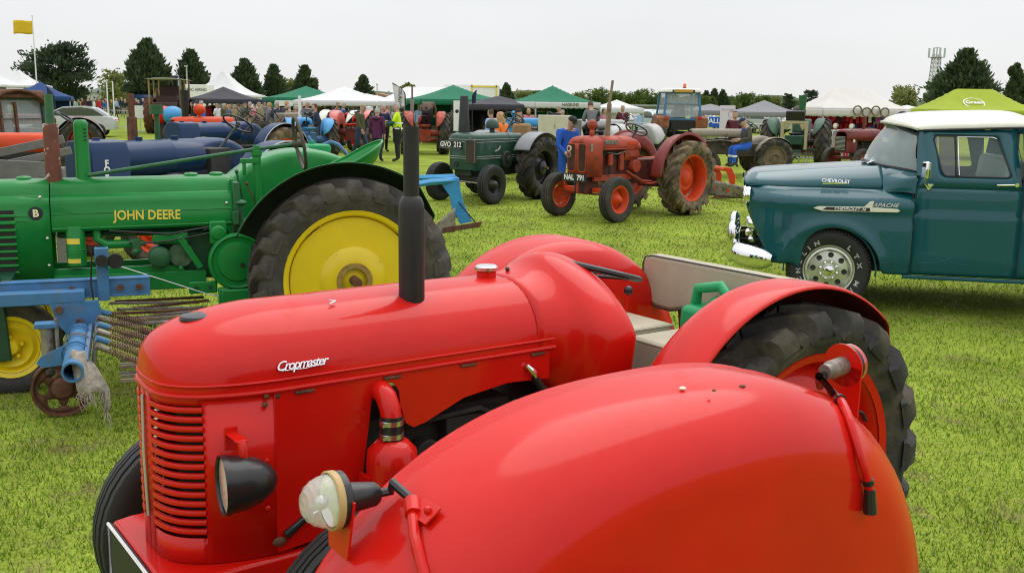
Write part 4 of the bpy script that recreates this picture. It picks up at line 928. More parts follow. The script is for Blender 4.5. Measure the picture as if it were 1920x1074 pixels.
        MB().tube([(x, sg * (ys(z) - .008), z) for x, z in win], .009, 6, loop=True).build('window_seal', LETTER_K, dr)
        MB().tube([(-1.085, sg * (ys(1.345) - .0), 1.345), (-1.075, sg * (ys(1.70) - .0), 1.70)], .010, 6).build('vent_post', LETTER_K, dr)
        MB().tube([(-1.105, sg * ys(1.345), 1.345), (-1.095, sg * ys(1.70), 1.695), (-1.40, sg * ys(1.70), 1.697), (-1.435, sg * ys(1.685), 1.685)], .005, 6).build('window_trim', CHROME, dr)
        MB().grid(lambda u, v: (-.93 - .15 * v, sg * (ys(1.345 + .35 * u) - .014), 1.345 + .35 * u), 2, 1).build('vent_glass', M('dark_window_glass', (.03, .035, .04), .05, var=.1, coat=1, alpha=.88), dr)
        gl = MB(); gl.grid(lambda u, v: (-1.09 - (.47 - .13 * u) * v, sg * (ys(1.335 + .37 * u) - .012), 1.335 + .37 * u), 4, 2); gl.build('window_glass', WINGLASS, dr)
        MB().tube([(-1.43, sg * (ys(1.27) + .03), 1.268), (-1.50, sg * (ys(1.27) + .038), 1.272), (-1.58, sg * (ys(1.27) + .035), 1.274)], [.007, .010, .009], 8).cyl((-1.60, sg * ys(1.27), 1.274), (-1.60, sg * (ys(1.27) + .045), 1.274), .018, n=14).build('door_handle', CHROME, dr)
        b = MB(); b.tube([(-.735, sg * (ys(z) + .0), z) for z in np.linspace(.40, 1.36, 12)], .004, 5); b.build('door_gap', LETTER_K, dr)
        b = MB(); b.tube([(-1.664 + .06 * sm(1.3, 1.77, z), sg * (ys(z) + .0), z) for z in np.linspace(.40, 1.76, 16)], .004, 5); b.build('door_gap', LETTER_K, dr)
        b = MB().box((-1.3, sg * .895, .372), (1.25, .05, .035)); b.build('rocker', TRUCKG, r, bevel=.01)
        for (p, q, k) in (((-.78, .60), (-1.05, .52), .04), ((-.80, .52), (-1.10, .58), -.03), ((-1.02, .60), (-1.25, .52), -.04), ((-.9, 1.16), (-1.25, 1.13), .03), ((-1.0, 1.19), (-1.4, 1.14), .02)):
            pp = [(p[0] + (q[0] - p[0]) * t, sg * (ys(p[1] + (q[1] - p[1]) * t + k * math.sin(PI * t)) + .001), p[1] + (q[1] - p[1]) * t + k * math.sin(PI * t)) for t in np.linspace(0, 1, 10)]
            MB().tube(pp, .0012, 4).build('pinstripe', MATS['pinstripe_paint'], dr)
        # mirror
        if sg > 0:
            mr = MB().tube([(-.845, .925, 1.235), (-.80, .99, 1.27), (-.775, 1.03, 1.33)], .008, 8).build('mirror', CHROME, r)
            MB().prism([(-.80, 1.26), (-.885, 1.26), (-.842, 1.20)], .915, .924).build('mirror_base', CHROME, mr, bevel=.002)
            MB().box((-.785, 1.04, 1.395), (.035, .10, .16), rz=.35).build('mirror_head', CHROME, mr, 60, bevel=.014)
            MB().box((-.806, 1.048, 1.395), (.004, .085, .145), rz=.35).build('mirror_glass', M('mirror_glass', (.5, .55, .55), .03, metal=1), mr)
    # cab inside
    b = MB().box((-1.62, 0, 1.22), (.16, 1.35, .56), ry=-.12); sb = b.build('seat_back', VINYL_G, r, 50, bevel=.05)
    for k in range(13): MB().tube([(-1.535, -.6 + k * .1, .98), (-1.545, -.6 + k * .1, 1.24), (-1.60, -.6 + k * .1, 1.49)], .012, 6).build('seat_pleat', VINYL_G, sb)
    MB().box((-1.35, 0, .93), (.5, 1.35, .16)).build('seat_base', VINYL_G, r, bevel=.04)
    MB().box((-.66, 0, 1.22), (.12, 1.3, .22)).build('dashboard', TRUCKG, r, bevel=.04)
    steering(r, (-.98, .36, 1.36), .2, tilt=.5, mat=CREAM, col_to=(-.68, .36, 1.18))
    b = MB(); b.box((-1.94, .72, 1.52), (.03, .12, .42)); b.box((-1.94, -.72, 1.52), (.03, .12, .42)); b.box((-1.94, 0, 1.75), (.03, 1.4, .09)); b.box((-1.94, 0, 1.33), (.03, 1.5, .06)); b.build('cab_rear', TRUCKG, r, bevel=.01)
    MB().box((-1.94, 0, 1.53), (.008, 1.34, .36)).build('rear_glass', M('clear_window_glass', (.6, .7, .68), .05, coat=1, alpha=.25), r)
    MB().box((-1.3, 0, .42), (1.3, 1.6, .08)).build('floor', DARK, r)
    # bed
    b = MB()
    for sg in (1, -1): b.box((-3.05, sg * .86, .85), (2.1, .05, .75)); b.box((-3.05, sg * .86, 1.235), (2.1, .09, .04))
    b.box((-3.05, 0, .62), (2.1, 1.7, .05)); b.box((-2.02, 0, .92), (.05, 1.7, .6)); b.box((-4.1, 0, .92), (.05, 1.7, .6)); b.build('bed', TRUCKG, r, bevel=.02)
    # grille end and headlamps
    MB().grid(lambda u, v: (xf_(.50 + .66 * u) - .03 + .05 * math.cos((2 * v - 1) * 1.2), .70 * (2 * v - 1), .50 + .66 * u), 8, 12).build('front_panel', TRUCKG, r, 60)
    for sg in (1, -1):
        for dy in (.50, .66):
            hl = MB().lathe([(.0, .085), (.03, .088), (.05, .08), (.05, .07), (.03, .065)], (.80 - .10 * (dy - .5), sg * dy, 1.08), 'X', 24).build('headlamp', CHROME, r)
            MB().ball((.83 - .10 * (dy - .5), sg * dy, 1.08), (.02, .068, .068), 16, 10).build('lens', LENS, hl)
        MB().lathe([(.0, .07), (.04, .075), (.08, .06), (.10, .03), (.10, .001)], (.70, sg * .66, .80), 'X', 20).build('parking_lamp', CHROME, r)
        MB().box((.76, sg * .60, .70), (.10, .12, .08)).box((.74, sg * .66, .64), (.08, .06, .06)).build('grille_pod', CHROME, r, bevel=.025)
        MB().tube([(.83, sg * .62, 1.16), (.84, sg * .64, 1.10), (.80, sg * .67, 1.0), (.74, sg * .70, .88), (.70, sg * .72, .78)], .016, 8).build('grille_surround', CHROME, r)
    for k in range(5): MB().tube([(.80 - .03 * k, y, .98 - .075 * k) for y in (-.5, -.2, .2, .5)], .018, 8).build('grille_bar', CHROME, r)
    # bumper: swept bar wrapping round the corners
    path = []
    for t in np.linspace(-1, 1, 49):
        y = .96 * t; a = abs(t); x = .90 - .02 * a - .26 * sm(.74, 1.0, a) - .08 * sm(.93, 1.0, a); path.append((x, y if a < .97 else math.copysign(.965, t), .50 - .02 * sm(.6, 1, a)))
    rings = []
    for i, p in enumerate(path):
        p = Vector(p); t = (Vector(path[min(i + 1, 48)]) - Vector(path[max(i - 1, 0)])).normalized(); n_ = t.cross(Vector((0, 0, 1))).normalized()
        if n_.x < 0 and abs(p.y) < .9: n_ = -n_
        if abs(p.y) >= .9 and n_.y * p.y < 0: n_ = -n_
        ring = []
        k_ = .45 if i in (0, 48) else (.8 if i in (1, 47) else 1)
        for a in np.linspace(-1.5, 1.5, 13): ring.append(p + n_ * (.085 * cos(a) - .03) * k_ + Vector((0, 0, .115 * k_ * sin(a) / sin(1.5))))
        rings.append(ring)
    bp = MB().loft(rings, closed=False, caps=False).build('bumper', CHROME, r, 60, solid=.004)
    for sg in (1, -1):
        MB().loft([[(.95 + .06 * cos(a) * k - .02, sg * .48 + .06 * sin(a) * k, z) for a in np.linspace(0, 2 * PI, 13)[:-1]] for z, k in ((.38, .6), (.42, 1), (.66, 1), (.76, .85), (.80, .45))]).build('bumper_guard', CHROME, bp, 60)
        MB().box((.78, sg * .5, .47), (.3, .03, .06)).build('bumper_iron', BLACKP, bp)
    # emblems
    em = MB().prism([(.185, 1.000), (.14, 1.020), (-.28, 1.028), (-.33, 1.080), (-.366, 1.086), (-.352, 1.026), (-.58, 1.018), (-.606, 1.002), (-.58, .986), (.10, .976)], .935, .946).build('fender_spear', CREAM, r, bevel=.002)
    MB().prism([(.06, 1.016), (-.33, 1.020), (-.335, .988), (.10, .988)], .946, .948).build('spear_insert', LETTER_K, em)
    text('CHEVROLET 36', LETTER_W, em, (-.15, .9485, 1.003), (-1, 0, 0), (0, 0, 1), .034, 'spear_lettering', .0008, .0004, shear=.3, sx_=1.25)
    text('APACHE', BRIGHT, em, (-.47, .934, 1.048), (-1, 0, 0), (0, -.05, 1), .050, 'model_lettering', .004, .0012, shear=.4, sx_=1.1, space=1.1)
    MB().box((-.015, .792, 1.232), (.24, .008, .012), rx=-.0, ry=.05).build('hood_badge_bar', CHROME, hd)
    text('CHEVROLET', CHROME, hd, (-.015, .802, 1.254), (-1, 0, -.05), (0, -.2, 1), .048, 'hood_lettering', .003, .001, sx_=.95, space=1.05)
    # wheels
    def twheel(c, sg):
        wo = wheel(r, c, .395, .26, .225, RUBBER_CAR, M('cast_alloy', (.62, .63, .56), .3, metal=.75, var=.06), sg, kind='road', disc='none', bolts=0, seg=56)
        alloy = MATS['cast_alloy']; y0 = c[1] + sg * .07
        MB().lathe([(sg * .04, .222), (sg * .045, .205), (sg * .012, .195), (sg * .0, .18), (sg * .012, .10), (sg * .03, .092), (sg * .032, .055), (sg * .0, .001)], (c[0], y0, c[2]), 'Y', 48).build('wheel_disc', alloy, wo)
        for k in range(8):
            a = 2 * PI * k / 8 + .1; MB().lathe([(sg * .011, .027), (sg * .0085, .021), (sg * .007, .001)], (c[0] + .148 * cos(a), y0, c[2] + .148 * sin(a)), 'Y', 16).build('wheel_hole', LETTER_K, wo)
            a += .2; MB().lathe([(sg * .03, .013), (sg * .05, .012), (sg * .056, .006), (sg * .057, .001)], (c[0] + .082 * cos(a), y0, c[2] + .082 * sin(a)), 'Y', 10).build('wheel_nut', CHROME, wo)
        for k in range(20): 
            a = 2 * PI * k / 20; MB().ball((c[0] + .211 * cos(a), y0 + sg * .043, c[2] + .211 * sin(a)), (.005, .004, .005), 8, 5).build('rivet', CHROME, wo)
        MB().lathe([(sg * .03, .056), (sg * .06, .056), (sg * .075, .048), (sg * .082, .025), (sg * .083, .001)], (c[0], y0, c[2]), 'Y', 28).build('hub_cap', CHROME, wo)
        MB().box((c[0], y0 + sg * .084, c[2]), (.055, .002, .012), ry=-.35).build('cap_emblem', LETTER_K, wo)
        if sg > 0 and c[0] > -1:
            rs = .285
            for ch, ia in (('L', 52), ('T', 31), ('X', 12), ('M', -24), ('/', -39), ('S', -54), ('N', 116), ('I', 133), ('L', 147), ('E', 165), ('H', 183), ('C', 201), ('I', 216), ('M', 231)):
                a = math.radians(ia); pos = Vector((c[0] - rs * cos(a), c[1] + .132, c[2] + rs * sin(a)))
                upv = Vector((-cos(a), 0, sin(a))); rt_ = Vector((-sin(a), 0, -cos(a)))
                pos.y = c[1] + .1275
                text(ch, LETTER_W, wo, pos, rt_, upv, .056, 'tyre_letter', .0008, .0016, sx_=1.25)
                text(ch, RUBBER_CAR, wo, pos + Vector((0, .0012, 0)), rt_, upv, .056, 'tyre_letter_core', .0006, -.0009, sx_=1.25)
    twheel((0, .77, .395), 1); twheel((0, -.77, .395), -1); twheel((-2.9, .77, .395), 1); twheel((-2.9, -.77, .395), -1)
    MB().box((-1.5, .35, .45), (4.6, .08, .14)).box((-1.5, -.35, .45), (4.6, .08, .14)).cyl((0, -.7, .4), (0, .7, .4), .05).cyl((-2.9, -.7, .4), (-2.9, .7, .4), .06).build('chassis', DARK, r)
truck()
# ------------------------------------------------------------------ people
BASE = dict(pel=(0, 0, .95), sp=(.0, 0, 1.12), ch=(-.01, 0, 1.32), nk=(-.005, 0, 1.47), hb=(.012, 0, 1.55), ht=(.02, 0, 1.64),
            shL=(-.01, .185, 1.425), elL=(-.03, .245, 1.14), wrL=(.03, .25, .90), haL=(.05, .245, .81),
            hiL=(0, .10, .90), knL=(.015, .11, .50), anL=(-.01, .115, .09), toL=(.16, .135, .035))
for k in list(BASE):
    if k.endswith('L'): BASE[k[:-1] + 'R'] = (BASE[k][0], -BASE[k][1], BASE[k][2])
RAD = dict(pel=.150, sp=.140, ch=.150, nk=.066, hb=.066, ht=.075, sh=.078, el=.054, wr=.038, ha=.030, hi=.105, kn=.072, an=.050, to=.042)
POSES = {
 'stand': {},
 'stand2': dict(elL=(-.06, .27, 1.15), wrL=(.12, .16, 1.02), haL=(.2, .1, 1.03), knR=(.05, -.12, .5), toR=(.15, -.16, .035)),
 'fold': dict(elL=(.02, .27, 1.16), wrL=(.20, .06, 1.16), haL=(.22, -.03, 1.17), elR=(.02, -.27, 1.16), wrR=(.20, -.06, 1.12), haR=(.22, .03, 1.12)),
 'walk': dict(knL=(.16, .10, .51), anL=(.26, .11, .10), toL=(.41, .12, .07), knR=(-.08, -.10, .50), anR=(-.30, -.11, .15), toR=(-.17, -.12, .04), elL=(-.13, .24, 1.17), wrL=(-.08, .25, .93), haL=(-.05, .25, .85), elR=(.06, -.24, 1.15), wrR=(.18, -.24, .95), haR=(.22, -.23, .88), ch=(.03, 0, 1.32), nk=(.05, 0, 1.47), hb=(.075, 0, 1.545), ht=(.09, 0, 1.63)),
 'point': dict(elL=(.10, .28, 1.18), wrL=(.30, .20, 1.12), haL=(.38, .17, 1.11), elR=(.12, -.27, 1.17), wrR=(.32, -.15, 1.10), haR=(.40, -.1, 1.09)),
 'look_down': dict(ch=(.05, 0, 1.31), nk=(.10, 0, 1.45), hb=(.145, 0, 1.515), ht=(.18, 0, 1.60), shL=(.05, .18, 1.39), shR=(.05, -.18, 1.39), elL=(.06, .24, 1.13), wrL=(.22, .16, .96), haL=(.29, .12, .92), elR=(.06, -.24, 1.13), wrR=(.22, -.16, .98), haR=(.29, -.12, .94), knL=(.06, .11, .5)),
 'sit': dict(pel=(0, 0, .56), sp=(.02, 0, .72), ch=(.06, 0, .92), nk=(.11, 0, 1.06), hb=(.15, 0, 1.125), ht=(.185, 0, 1.205), shL=(.06, .185, 1.0), shR=(.06, -.185, 1.0), elL=(.10, .25, .76), wrL=(.32, .14, .74), haL=(.40, .10, .73), elR=(.10, -.25, .76), wrR=(.32, -.14, .72), haR=(.40, -.1, .71), hiL=(.05, .11, .53), hiR=(.05, -.11, .53), knL=(.46, .14, .50), knR=(.46, -.14, .50), anL=(.44, .14, .09), anR=(.42, -.14, .09), toL=(.60, .15, .035), toR=(.58, -.15, .035)),
 'bend': dict(pel=(0, 0, .98), sp=(.14, 0, 1.10), ch=(.34, 0, 1.18), nk=(.49, 0, 1.20), hb=(.56, 0, 1.18), ht=(.64, 0, 1.16), shL=(.34, .19, 1.22), shR=(.34, -.19, 1.22), elL=(.42, .26, .98), wrL=(.55, .2, .78), haL=(.6, .17, .70), elR=(.42, -.26, .98), wrR=(.55, -.2, .78), haR=(.6, -.17, .70)),
}
EDG = [('pel', 'sp'), ('sp', 'ch'), ('ch', 'nk'), ('nk', 'hb'), ('hb', 'ht')]
for s_ in 'LR':
    EDG += [('ch', 'sh' + s_), ('sh' + s_, 'el' + s_), ('el' + s_, 'wr' + s_), ('wr' + s_, 'ha' + s_), ('pel', 'hi' + s_), ('hi' + s_, 'kn' + s_), ('kn' + s_, 'an' + s_), ('an' + s_, 'to' + s_)]
PCACHE = {}
def person_mesh(pose, fine, wide):
    key = (pose, fine, wide)
    if key in PCACHE: return PCACHE[key]
    J = dict(BASE); J.update(POSES[pose]); names = ['pel'] + [k for k in J if k != 'pel']; idx = {k: i for i, k in enumerate(names)}
    me = D.meshes.new('tmp'); me.from_pydata([J[k] for k in names], [(idx[a], idx[b]) for a, b in EDG], [])
    o = D.objects.new('tmp', me); COL.objects.link(o); o.modifiers.new('s', 'SKIN')
    sv = me.skin_vertices[0].data
    for k in names:
        r = RAD[k if k in RAD else k[:-1]]; f = wide if k in ('pel', 'sp', 'ch', 'hiL', 'hiR') else 1
        sv[idx[k]].radius = (r * f * .80, r * f) if k in ('pel', 'sp', 'ch') else (r * f, r * f); sv[idx[k]].use_root = (k == 'pel')
    md = o.modifiers.new('u', 'SUBSURF'); md.levels = 2; md.render_levels = 2
    ev = D.meshes.new_from_object(o.evaluated_get(bpy.context.evaluated_depsgraph_get())); D.objects.remove(o)
    b = MB(); b.v = [tuple(v.co) for v in ev.vertices]; b.f = [tuple(p.vertices) for p in ev.polygons]
    V3 = {k: Vector(J[k]) for k in names}; segs = [(V3[a], V3[b_], a, b_) for a, b_ in EDG]
    Z = {'pel': 2, 'hi': 2, 'kn': 2, 'an': 3, 'to': 3, 'sp': 1, 'ch': 1, 'nk': 0, 'hb': 0, 'ht': 0, 'sh': 1, 'el': 1, 'wr': 0, 'ha': 0}
    zone = lambda k: Z[k if k in Z else k[:-1]]
    b.mi = []
    for f in b.f:
        c = Vector((0, 0, 0))
        for i in f: c += Vector(b.v[i])
        c /= len(f); best = (9, 0)
        for p, q, a, d_ in segs:
            t = q - p; u = max(0, min(1, (c - p).dot(t) / t.dot(t))); ds = (c - (p + t * u)).length
            za, zb = zone(a), zone(d_); zz = za if u < .62 else zb
            if d_.startswith('an') : zz = 2 if u < .9 else 3
            if d_.startswith('wr'): zz = 1 if u < .93 else 0
            if (a, d_) == ('pel', 'sp'): zz = 2 if u < .02 else 1
            if d_.startswith('hi'): zz = 2 if u > .55 or c.z < J['pel'][2] - .02 else 1
            if (a, d_) == ('ch', 'nk'): zz = 1 if u < .86 else 0
            if ds < best[0]: best = (ds, zz)
        b.mi.append(best[1])
    D.meshes.remove(ev)
    # head with face
    ax = (V3['ht'] - V3['hb']).normalized(); fwv = Vector((1, 0, 0)); fwv = (fwv - ax * fwv.dot(ax)).normalized(); sd = ax.cross(fwv)
    hc = V3['hb'] + ax * .075 + fwv * .01
    Mh = Matrix(((fwv.x, sd.x, ax.x, hc.x), (fwv.y, sd.y, ax.y, hc.y), (fwv.z, sd.z, ax.z, hc.z), (0, 0, 0, 1)))
    i0 = len(b.v); rings = []
    for k in range(13):
        t = k / 12; z = -.125 + .245 * t
        w_ = math.sqrt(max(.0004, 1 - abs((t - .56) / .56) ** 2.4)) if t > .56 else math.sqrt(max(.02, 1 - abs((.56 - t) / .62) ** 2.2))
        ring = []
        for j in range(16):
            a = 2 * PI * j / 16; x = .098 * w_ * cos(a); y = .078 * w_ * sin(a)
            if t < .35 and cos(a) < 0: x *= .7
            if t < .3: y *= .86
            if j in (0,) and .34 < t < .56: x += .012 + .018 * (1 - abs(t - .38) / .2)     # nose
            if j in (1, 15) and .5 < t < .6: x -= .006                                       # eye sockets
            if j in (4, 12) and .36 < t < .56: y *= 1.14                                     # ears
            ring.append((x, y, z))
        rings.append(ring)
    b.loft(rings, m=0); b.xf(Mh, i0)
    for s_ in (1, -1):
        i0 = len(b.v); b.ball((.086, s_ * .032, .012), (.008, .012, .007), 8, 5, m=4); b.xf(Mh, i0)
    i0 = len(b.v); b.box((.088, 0, -.058), (.012, .045, .006), m=4); b.xf(Mh, i0)
    if fine:
        for s_ in 'LR':
            w_, h_ = V3['wr' + s_], V3['ha' + s_]; t = (h_ - w_).normalized(); n_ = t.cross(Vector((0, 0, 1)) if abs(t.z) < .9 else Vector((1, 0, 0))).normalized(); u_ = t.cross(n_)
            for q, ln in ((-.03, .062), (-.01, .078), (.011, .072), (.03, .055)):
                p = h_ + u_ * q; b.tube([p - t * .02, p + t * ln * .55 + n_ * .004, p + t * ln + n_ * .022], [.010, .009, .007], 6)
            b.tube([w_ + t * .03 + u_ * .03, h_ + u_ * .05 + t * .0, h_ + u_ * .058 + t * .035], [.012, .011, .008], 6)
    me = b.mesh('person', [SKIN] * 5, 60, fix=False)
    # hair and caps in head space
    hm = MB(); rings = []
    for k in range(8):
        t = .44 + .56 * k / 7; z = -.125 + .255 * t; w_ = math.sqrt(max(.0004, 1 - abs((t - .56) / .57) ** 2.4)); ring = []
        for j in range(16):
            a = 2 * PI * j / 16; f = 1.10
            if t < .86 and cos(a) > .35: f = .90
            ring.append((.098 * w_ * cos(a) * f - .004, .078 * w_ * sin(a) * f, z))
        rings.append(ring)
    hm.loft(rings); hm.xf(Mh); hair = hm.mesh('hair', HAIR_G, 60)
    cm = MB(); rings = []
    for k in range(7):
        a = k / 6 * PI / 2; rings.append([(.108 * max(cos(a), .01) * cos(q) , .088 * max(cos(a), .01) * sin(q), .052 + .085 * sin(a)) for q in np.linspace(0, 2 * PI, 17)[:-1]])
    cm.loft(rings); cm.grid(lambda u, v: (.085 + .085 * u, (v - .5) * .14 * (1 - .35 * u), .056 - .022 * u - .02 * (2 * v - 1) ** 2), 4, 6); cm.xf(Mh); capm = cm.mesh('cap', HAIR_G, 60)
    lh = MB(); rings = []
    for k in range(8):
        t = k / 7; z = -.16 + .29 * t; w_ = 1 if t < .55 else math.sqrt(max(.0004, 1 - abs((t - .55) / .46) ** 2.4))
        rings.append([((.102 * cos(a) * (.66 if cos(a) > .2 and t < .8 else 1.08) - .008) * w_, .092 * w_ * sin(a), z) for a in np.linspace(0, 2 * PI, 17)[:-1]])
    lh.loft(rings); lh.xf(Mh); longm = lh.mesh('hair', HAIR_G, 60)
    PCACHE[key] = (me, hair, capm, longm, Mh); return PCACHE[key]

CL = {}
def C(nm):
    pal = dict(navy=(.018, .028, .075), black=(.015, .015, .017), denim=(.035, .06, .12), olive=(.075, .078, .035), purple=(.085, .015, .065), hivis=(.58, .80, .015), orange=(.80, .18, .02), red=(.45, .02, .03), maroon=(.10, .015, .03), blue=(.03, .13, .48), royal=(.02, .10, .50), grey=(.16, .165, .18), lgrey=(.36, .37, .40), brown=(.13, .085, .06), pink=(.60, .22, .28), white=(.70, .70, .70), green=(.02, .10, .06), paleblue=(.33, .47, .75), khaki=(.28, .23, .15), teal=(.03, .22, .25), magenta=(.42, .06, .34), tweed=(.075, .07, .055))
    return cloth(pal[nm], nm)
NP = [0]
def person(x, y, face, top, legs, label, pose='stand', hair='grey', cap=None, h=1.75, wide=1.0, fine=False, group='visitors at the show', z=None, long=False):
    me, hr, cp, lg, Mh = person_mesh(pose, fine, wide)
    m2 = me.copy(); m2.name = 'person'
    for i, mt in enumerate((SKIN, C(top), C(legs), SHOE, LETTER_K)): m2.materials[i] = mt
    o = D.objects.new('person', m2); COL.objects.link(o); s = h / 1.75
    o.location = (x, y, gz(x, y) if z is None else z); o.rotation_euler = (0, 0, face); o.scale = (s, s, s)
    tag(o, label, 'person', group)
    hm = {'grey': HAIR_G, 'brown': HAIR_B, 'fair': HAIR_F}[hair]
    src, mt, nm = (cp, C(cap), 'cap') if cap else ((lg, hm, 'hair') if long else (hr, hm, 'hair'))
    q = src.copy(); q.materials[0] = mt; c = D.objects.new(nm, q); COL.objects.link(c); c.parent = o
    return o, Mh
def XY(u, d): return ((u - 960) / 1920 * (d * .984 + .35), d)
RD = math.radians
# the people one can tell apart
p, _ = person(-3.75, 33.3, RD(178), 'hivis', 'black', 'white-haired man in yellow high-visibility vest and black trousers', 'point', h=1.85, wide=1.25, fine=True)
b = MB()
for z in (1.0, 1.16): b.lathe([(z - .02, 1.0), (z + .02, 1.0)], (0, 0, 0), 'Z', 24)
b.v = [(x * .165, y * .205, z) for x, y, z in b.v]; b.build('reflective_band', LETTER_W, p)
for s_ in (1, -1): MB().tube([Vector(POSES['point']['el' + ('L' if s_ > 0 else 'R')]), Vector(POSES['point']['wr' + ('L' if s_ > 0 else 'R')])], [.062, .046], 10).ball(Vector(POSES['point']['el' + ('L' if s_ > 0 else 'R')]), .062, 10, 6).build('sleeve', C('green'), p, 60)
p, _ = person(-4.38, 33.1, RD(75), 'purple', 'navy', 'woman in purple hooded coat seen from behind with a shoulder bag', 'stand', h=1.69, wide=1.14, fine=True)
MB().lathe([(.78, .185), (.86, .178), (1.05, .16), (1.2, .16), (1.32, .15)], (0, 0, 0), 'Z', 20).build('coat', C('purple'), p, 60)
MB().ball((-.10, 0, 1.43), (.09, .13, .06), 14, 8).build('hood', C('purple'), p, 60)
MB().box((-.02, .30, .98), (.22, .09, .2)).tube([(-.02, .29, 1.08), (-.02, .22, 1.3), (-.02, .14, 1.44)], .012, 6).build('bag', C('brown'), p, bevel=.02)
person(-5.05, 34.0, RD(-20), 'olive', 'denim', 'man in olive jacket, flat cap and jeans striding past the purple coat', 'walk', 'grey', 'khaki', h=1.80, wide=1.05, fine=True)
person(-4.95, 39.2, RD(-60), 'navy', 'black', 'bald man in navy jacket facing the purple coat', 'fold', 'grey', h=1.75)
person(-6.95, 36.3, RD(200), 'navy', 'denim', 'dark-haired person in blue anorak beside the light blue tractor', 'stand2', 'brown', h=1.78, fine=True)
p, _ = person(1.05, 20.6, RD(-60), 'royal', 'royal', 'man in blue overalls and dark cap bending beside the weathered red tractor', 'look_down', 'grey', 'black', h=1.74, fine=True)
MB().box((.26, .0, 1.0), (.16, .22, .13)).build('gloves', C('khaki'), p, bevel=.03)
p, _ = person(6.35, 28.0, RD(-168), 'tweed', 'royal', 'seated man in dark jacket, flat cap and blue overalls on the grey tractor', 'sit', 'grey', 'navy', h=1.75, fine=True, z=.30)
MB().box((.13, 0, .90), (.03, .16, .28), ry=.18).build('bib', C('royal'), p, bevel=.01)
for s_ in (1, -1): MB().cyl((.443, s_ * .14, .27), (.445, s_ * .14, .32), .072, n=14).build('reflective_band', LETTER_W, p)
person(-3.25, 38.55, RD(85), 'brown', 'black', 'stooping man in brown fleece bent over on the red tractor', 'bend', 'brown', h=1.75, wide=1.5, z=.62)
person(*XY(917, 31), RD(140), 'paleblue', 'black', 'man in pale blue shirt with back turned behind the dark green tractor', 'stand2', 'brown', h=1.72)
person(*XY(936, 24.5), RD(150), 'orange', 'denim', 'fair-haired person in bright orange jacket behind the dark green tractor', 'stand', 'fair', h=1.72, wide=1.2, long=True)
person(*XY(1043, 43), RD(-120), 'navy', 'black', 'man in navy jacket and brown cap under the green and white gazebo', 'stand', 'grey', 'khaki', h=1.8)
person(*XY(1049, 41.5), RD(-60), 'red', 'black', 'white-haired woman in a red coat under the green and white gazebo', 'stand', 'grey', h=1.65, wide=1.1)
person(*XY(986, 41), RD(-80), 'pink', 'denim', 'woman in pale pink cardigan left of the cream cabinet', 'stand', 'brown', h=1.70, long=True)
person(*XY(1104, 33), RD(100), 'grey', 'black', 'man in grey jacket seen from behind on the old grey tractor', 'sit', 'brown', h=1.8, wide=1.15, z=.63)
person(*XY(1162, 45), RD(-120), 'maroon', 'black', 'bald man in maroon sweater in front of the small white gazebo', 'fold', 'grey', h=1.85, wide=1.2)
person(*XY(1126, 45), RD(-30), 'pink', 'grey', 'person in pale top beside the small white gazebo', 'stand', 'brown', h=1.7)
person(*XY(1491, 38), RD(200), 'magenta', 'grey', 'fair-haired woman in magenta top behind the worn green tractor', 'stand', 'fair', h=1.72, long=True)
person(*XY(970, 29.5), RD(200), 'tweed', 'black', 'man in dark jacket and cap behind the upright steering wheel', 'stand', 'grey', 'black', h=1.75)
person(*XY(1650, 42), RD(-90), 'teal', 'black', 'stallholder in turquoise top inside the white stall', 'stand', 'brown', h=1.7)
person(*XY(1370, 33), RD(-90), 'maroon', 'black', 'person in dark red jacket behind the seated man', 'stand', 'brown', h=1.75)
person(*XY(1681, 24), RD(150), 'navy', 'black', 'person in navy cap just showing above the truck cab', 'stand', 'grey', 'navy', h=1.86)
# the crowd farther off: each one a person
tops = ['navy', 'black', 'grey', 'red', 'blue', 'olive', 'maroon', 'brown', 'white', 'green', 'khaki', 'pink', 'paleblue', 'tweed', 'lgrey', 'royal', 'purple', 'teal']
looks = {'navy': 'navy jacket', 'black': 'black coat', 'grey': 'grey jacket', 'red': 'red anorak', 'blue': 'bright blue coat', 'olive': 'olive jacket', 'maroon': 'maroon fleece', 'brown': 'brown coat', 'white': 'white shirt', 'green': 'dark green jacket', 'khaki': 'khaki jacket', 'pink': 'pink top', 'paleblue': 'pale blue shirt', 'tweed': 'dark tweed jacket', 'lgrey': 'light grey top', 'royal': 'royal blue jacket', 'purple': 'purple coat', 'teal': 'teal top'}
where = ['near the far left barrier', 'by the dark grey gazebo', 'by the green pitched gazebo', 'by the white gazebo', 'among the red tractors']
rows = [(116, 92, 290, 13, 0, ['black', 'navy', 'lgrey', 'green', 'maroon', 'black', 'white', 'red', 'blue', 'brown', 'olive', 'paleblue', 'navy', 'black', 'khaki', 'maroon', 'black', 'navy', 'black', 'grey']),
        (352, 52, 500, 9, 1, ['brown', 'black', 'blue', 'red', 'black', 'white', 'olive', 'royal', 'khaki', 'grey', 'olive', 'tweed', 'pink', 'khaki', 'grey']),
        (500, 44, 560, 6, 2, ['grey', 'navy', 'tweed', 'khaki', 'pink']),
        (555, 47, 660, 8, 3, ['navy', 'grey', 'black', 'tweed', 'lgrey', 'maroon', 'black', 'blue', 'brown']),
        (690, 50, 790, 8, 4, ['red', 'pink', 'lgrey', 'maroon', 'paleblue'])]
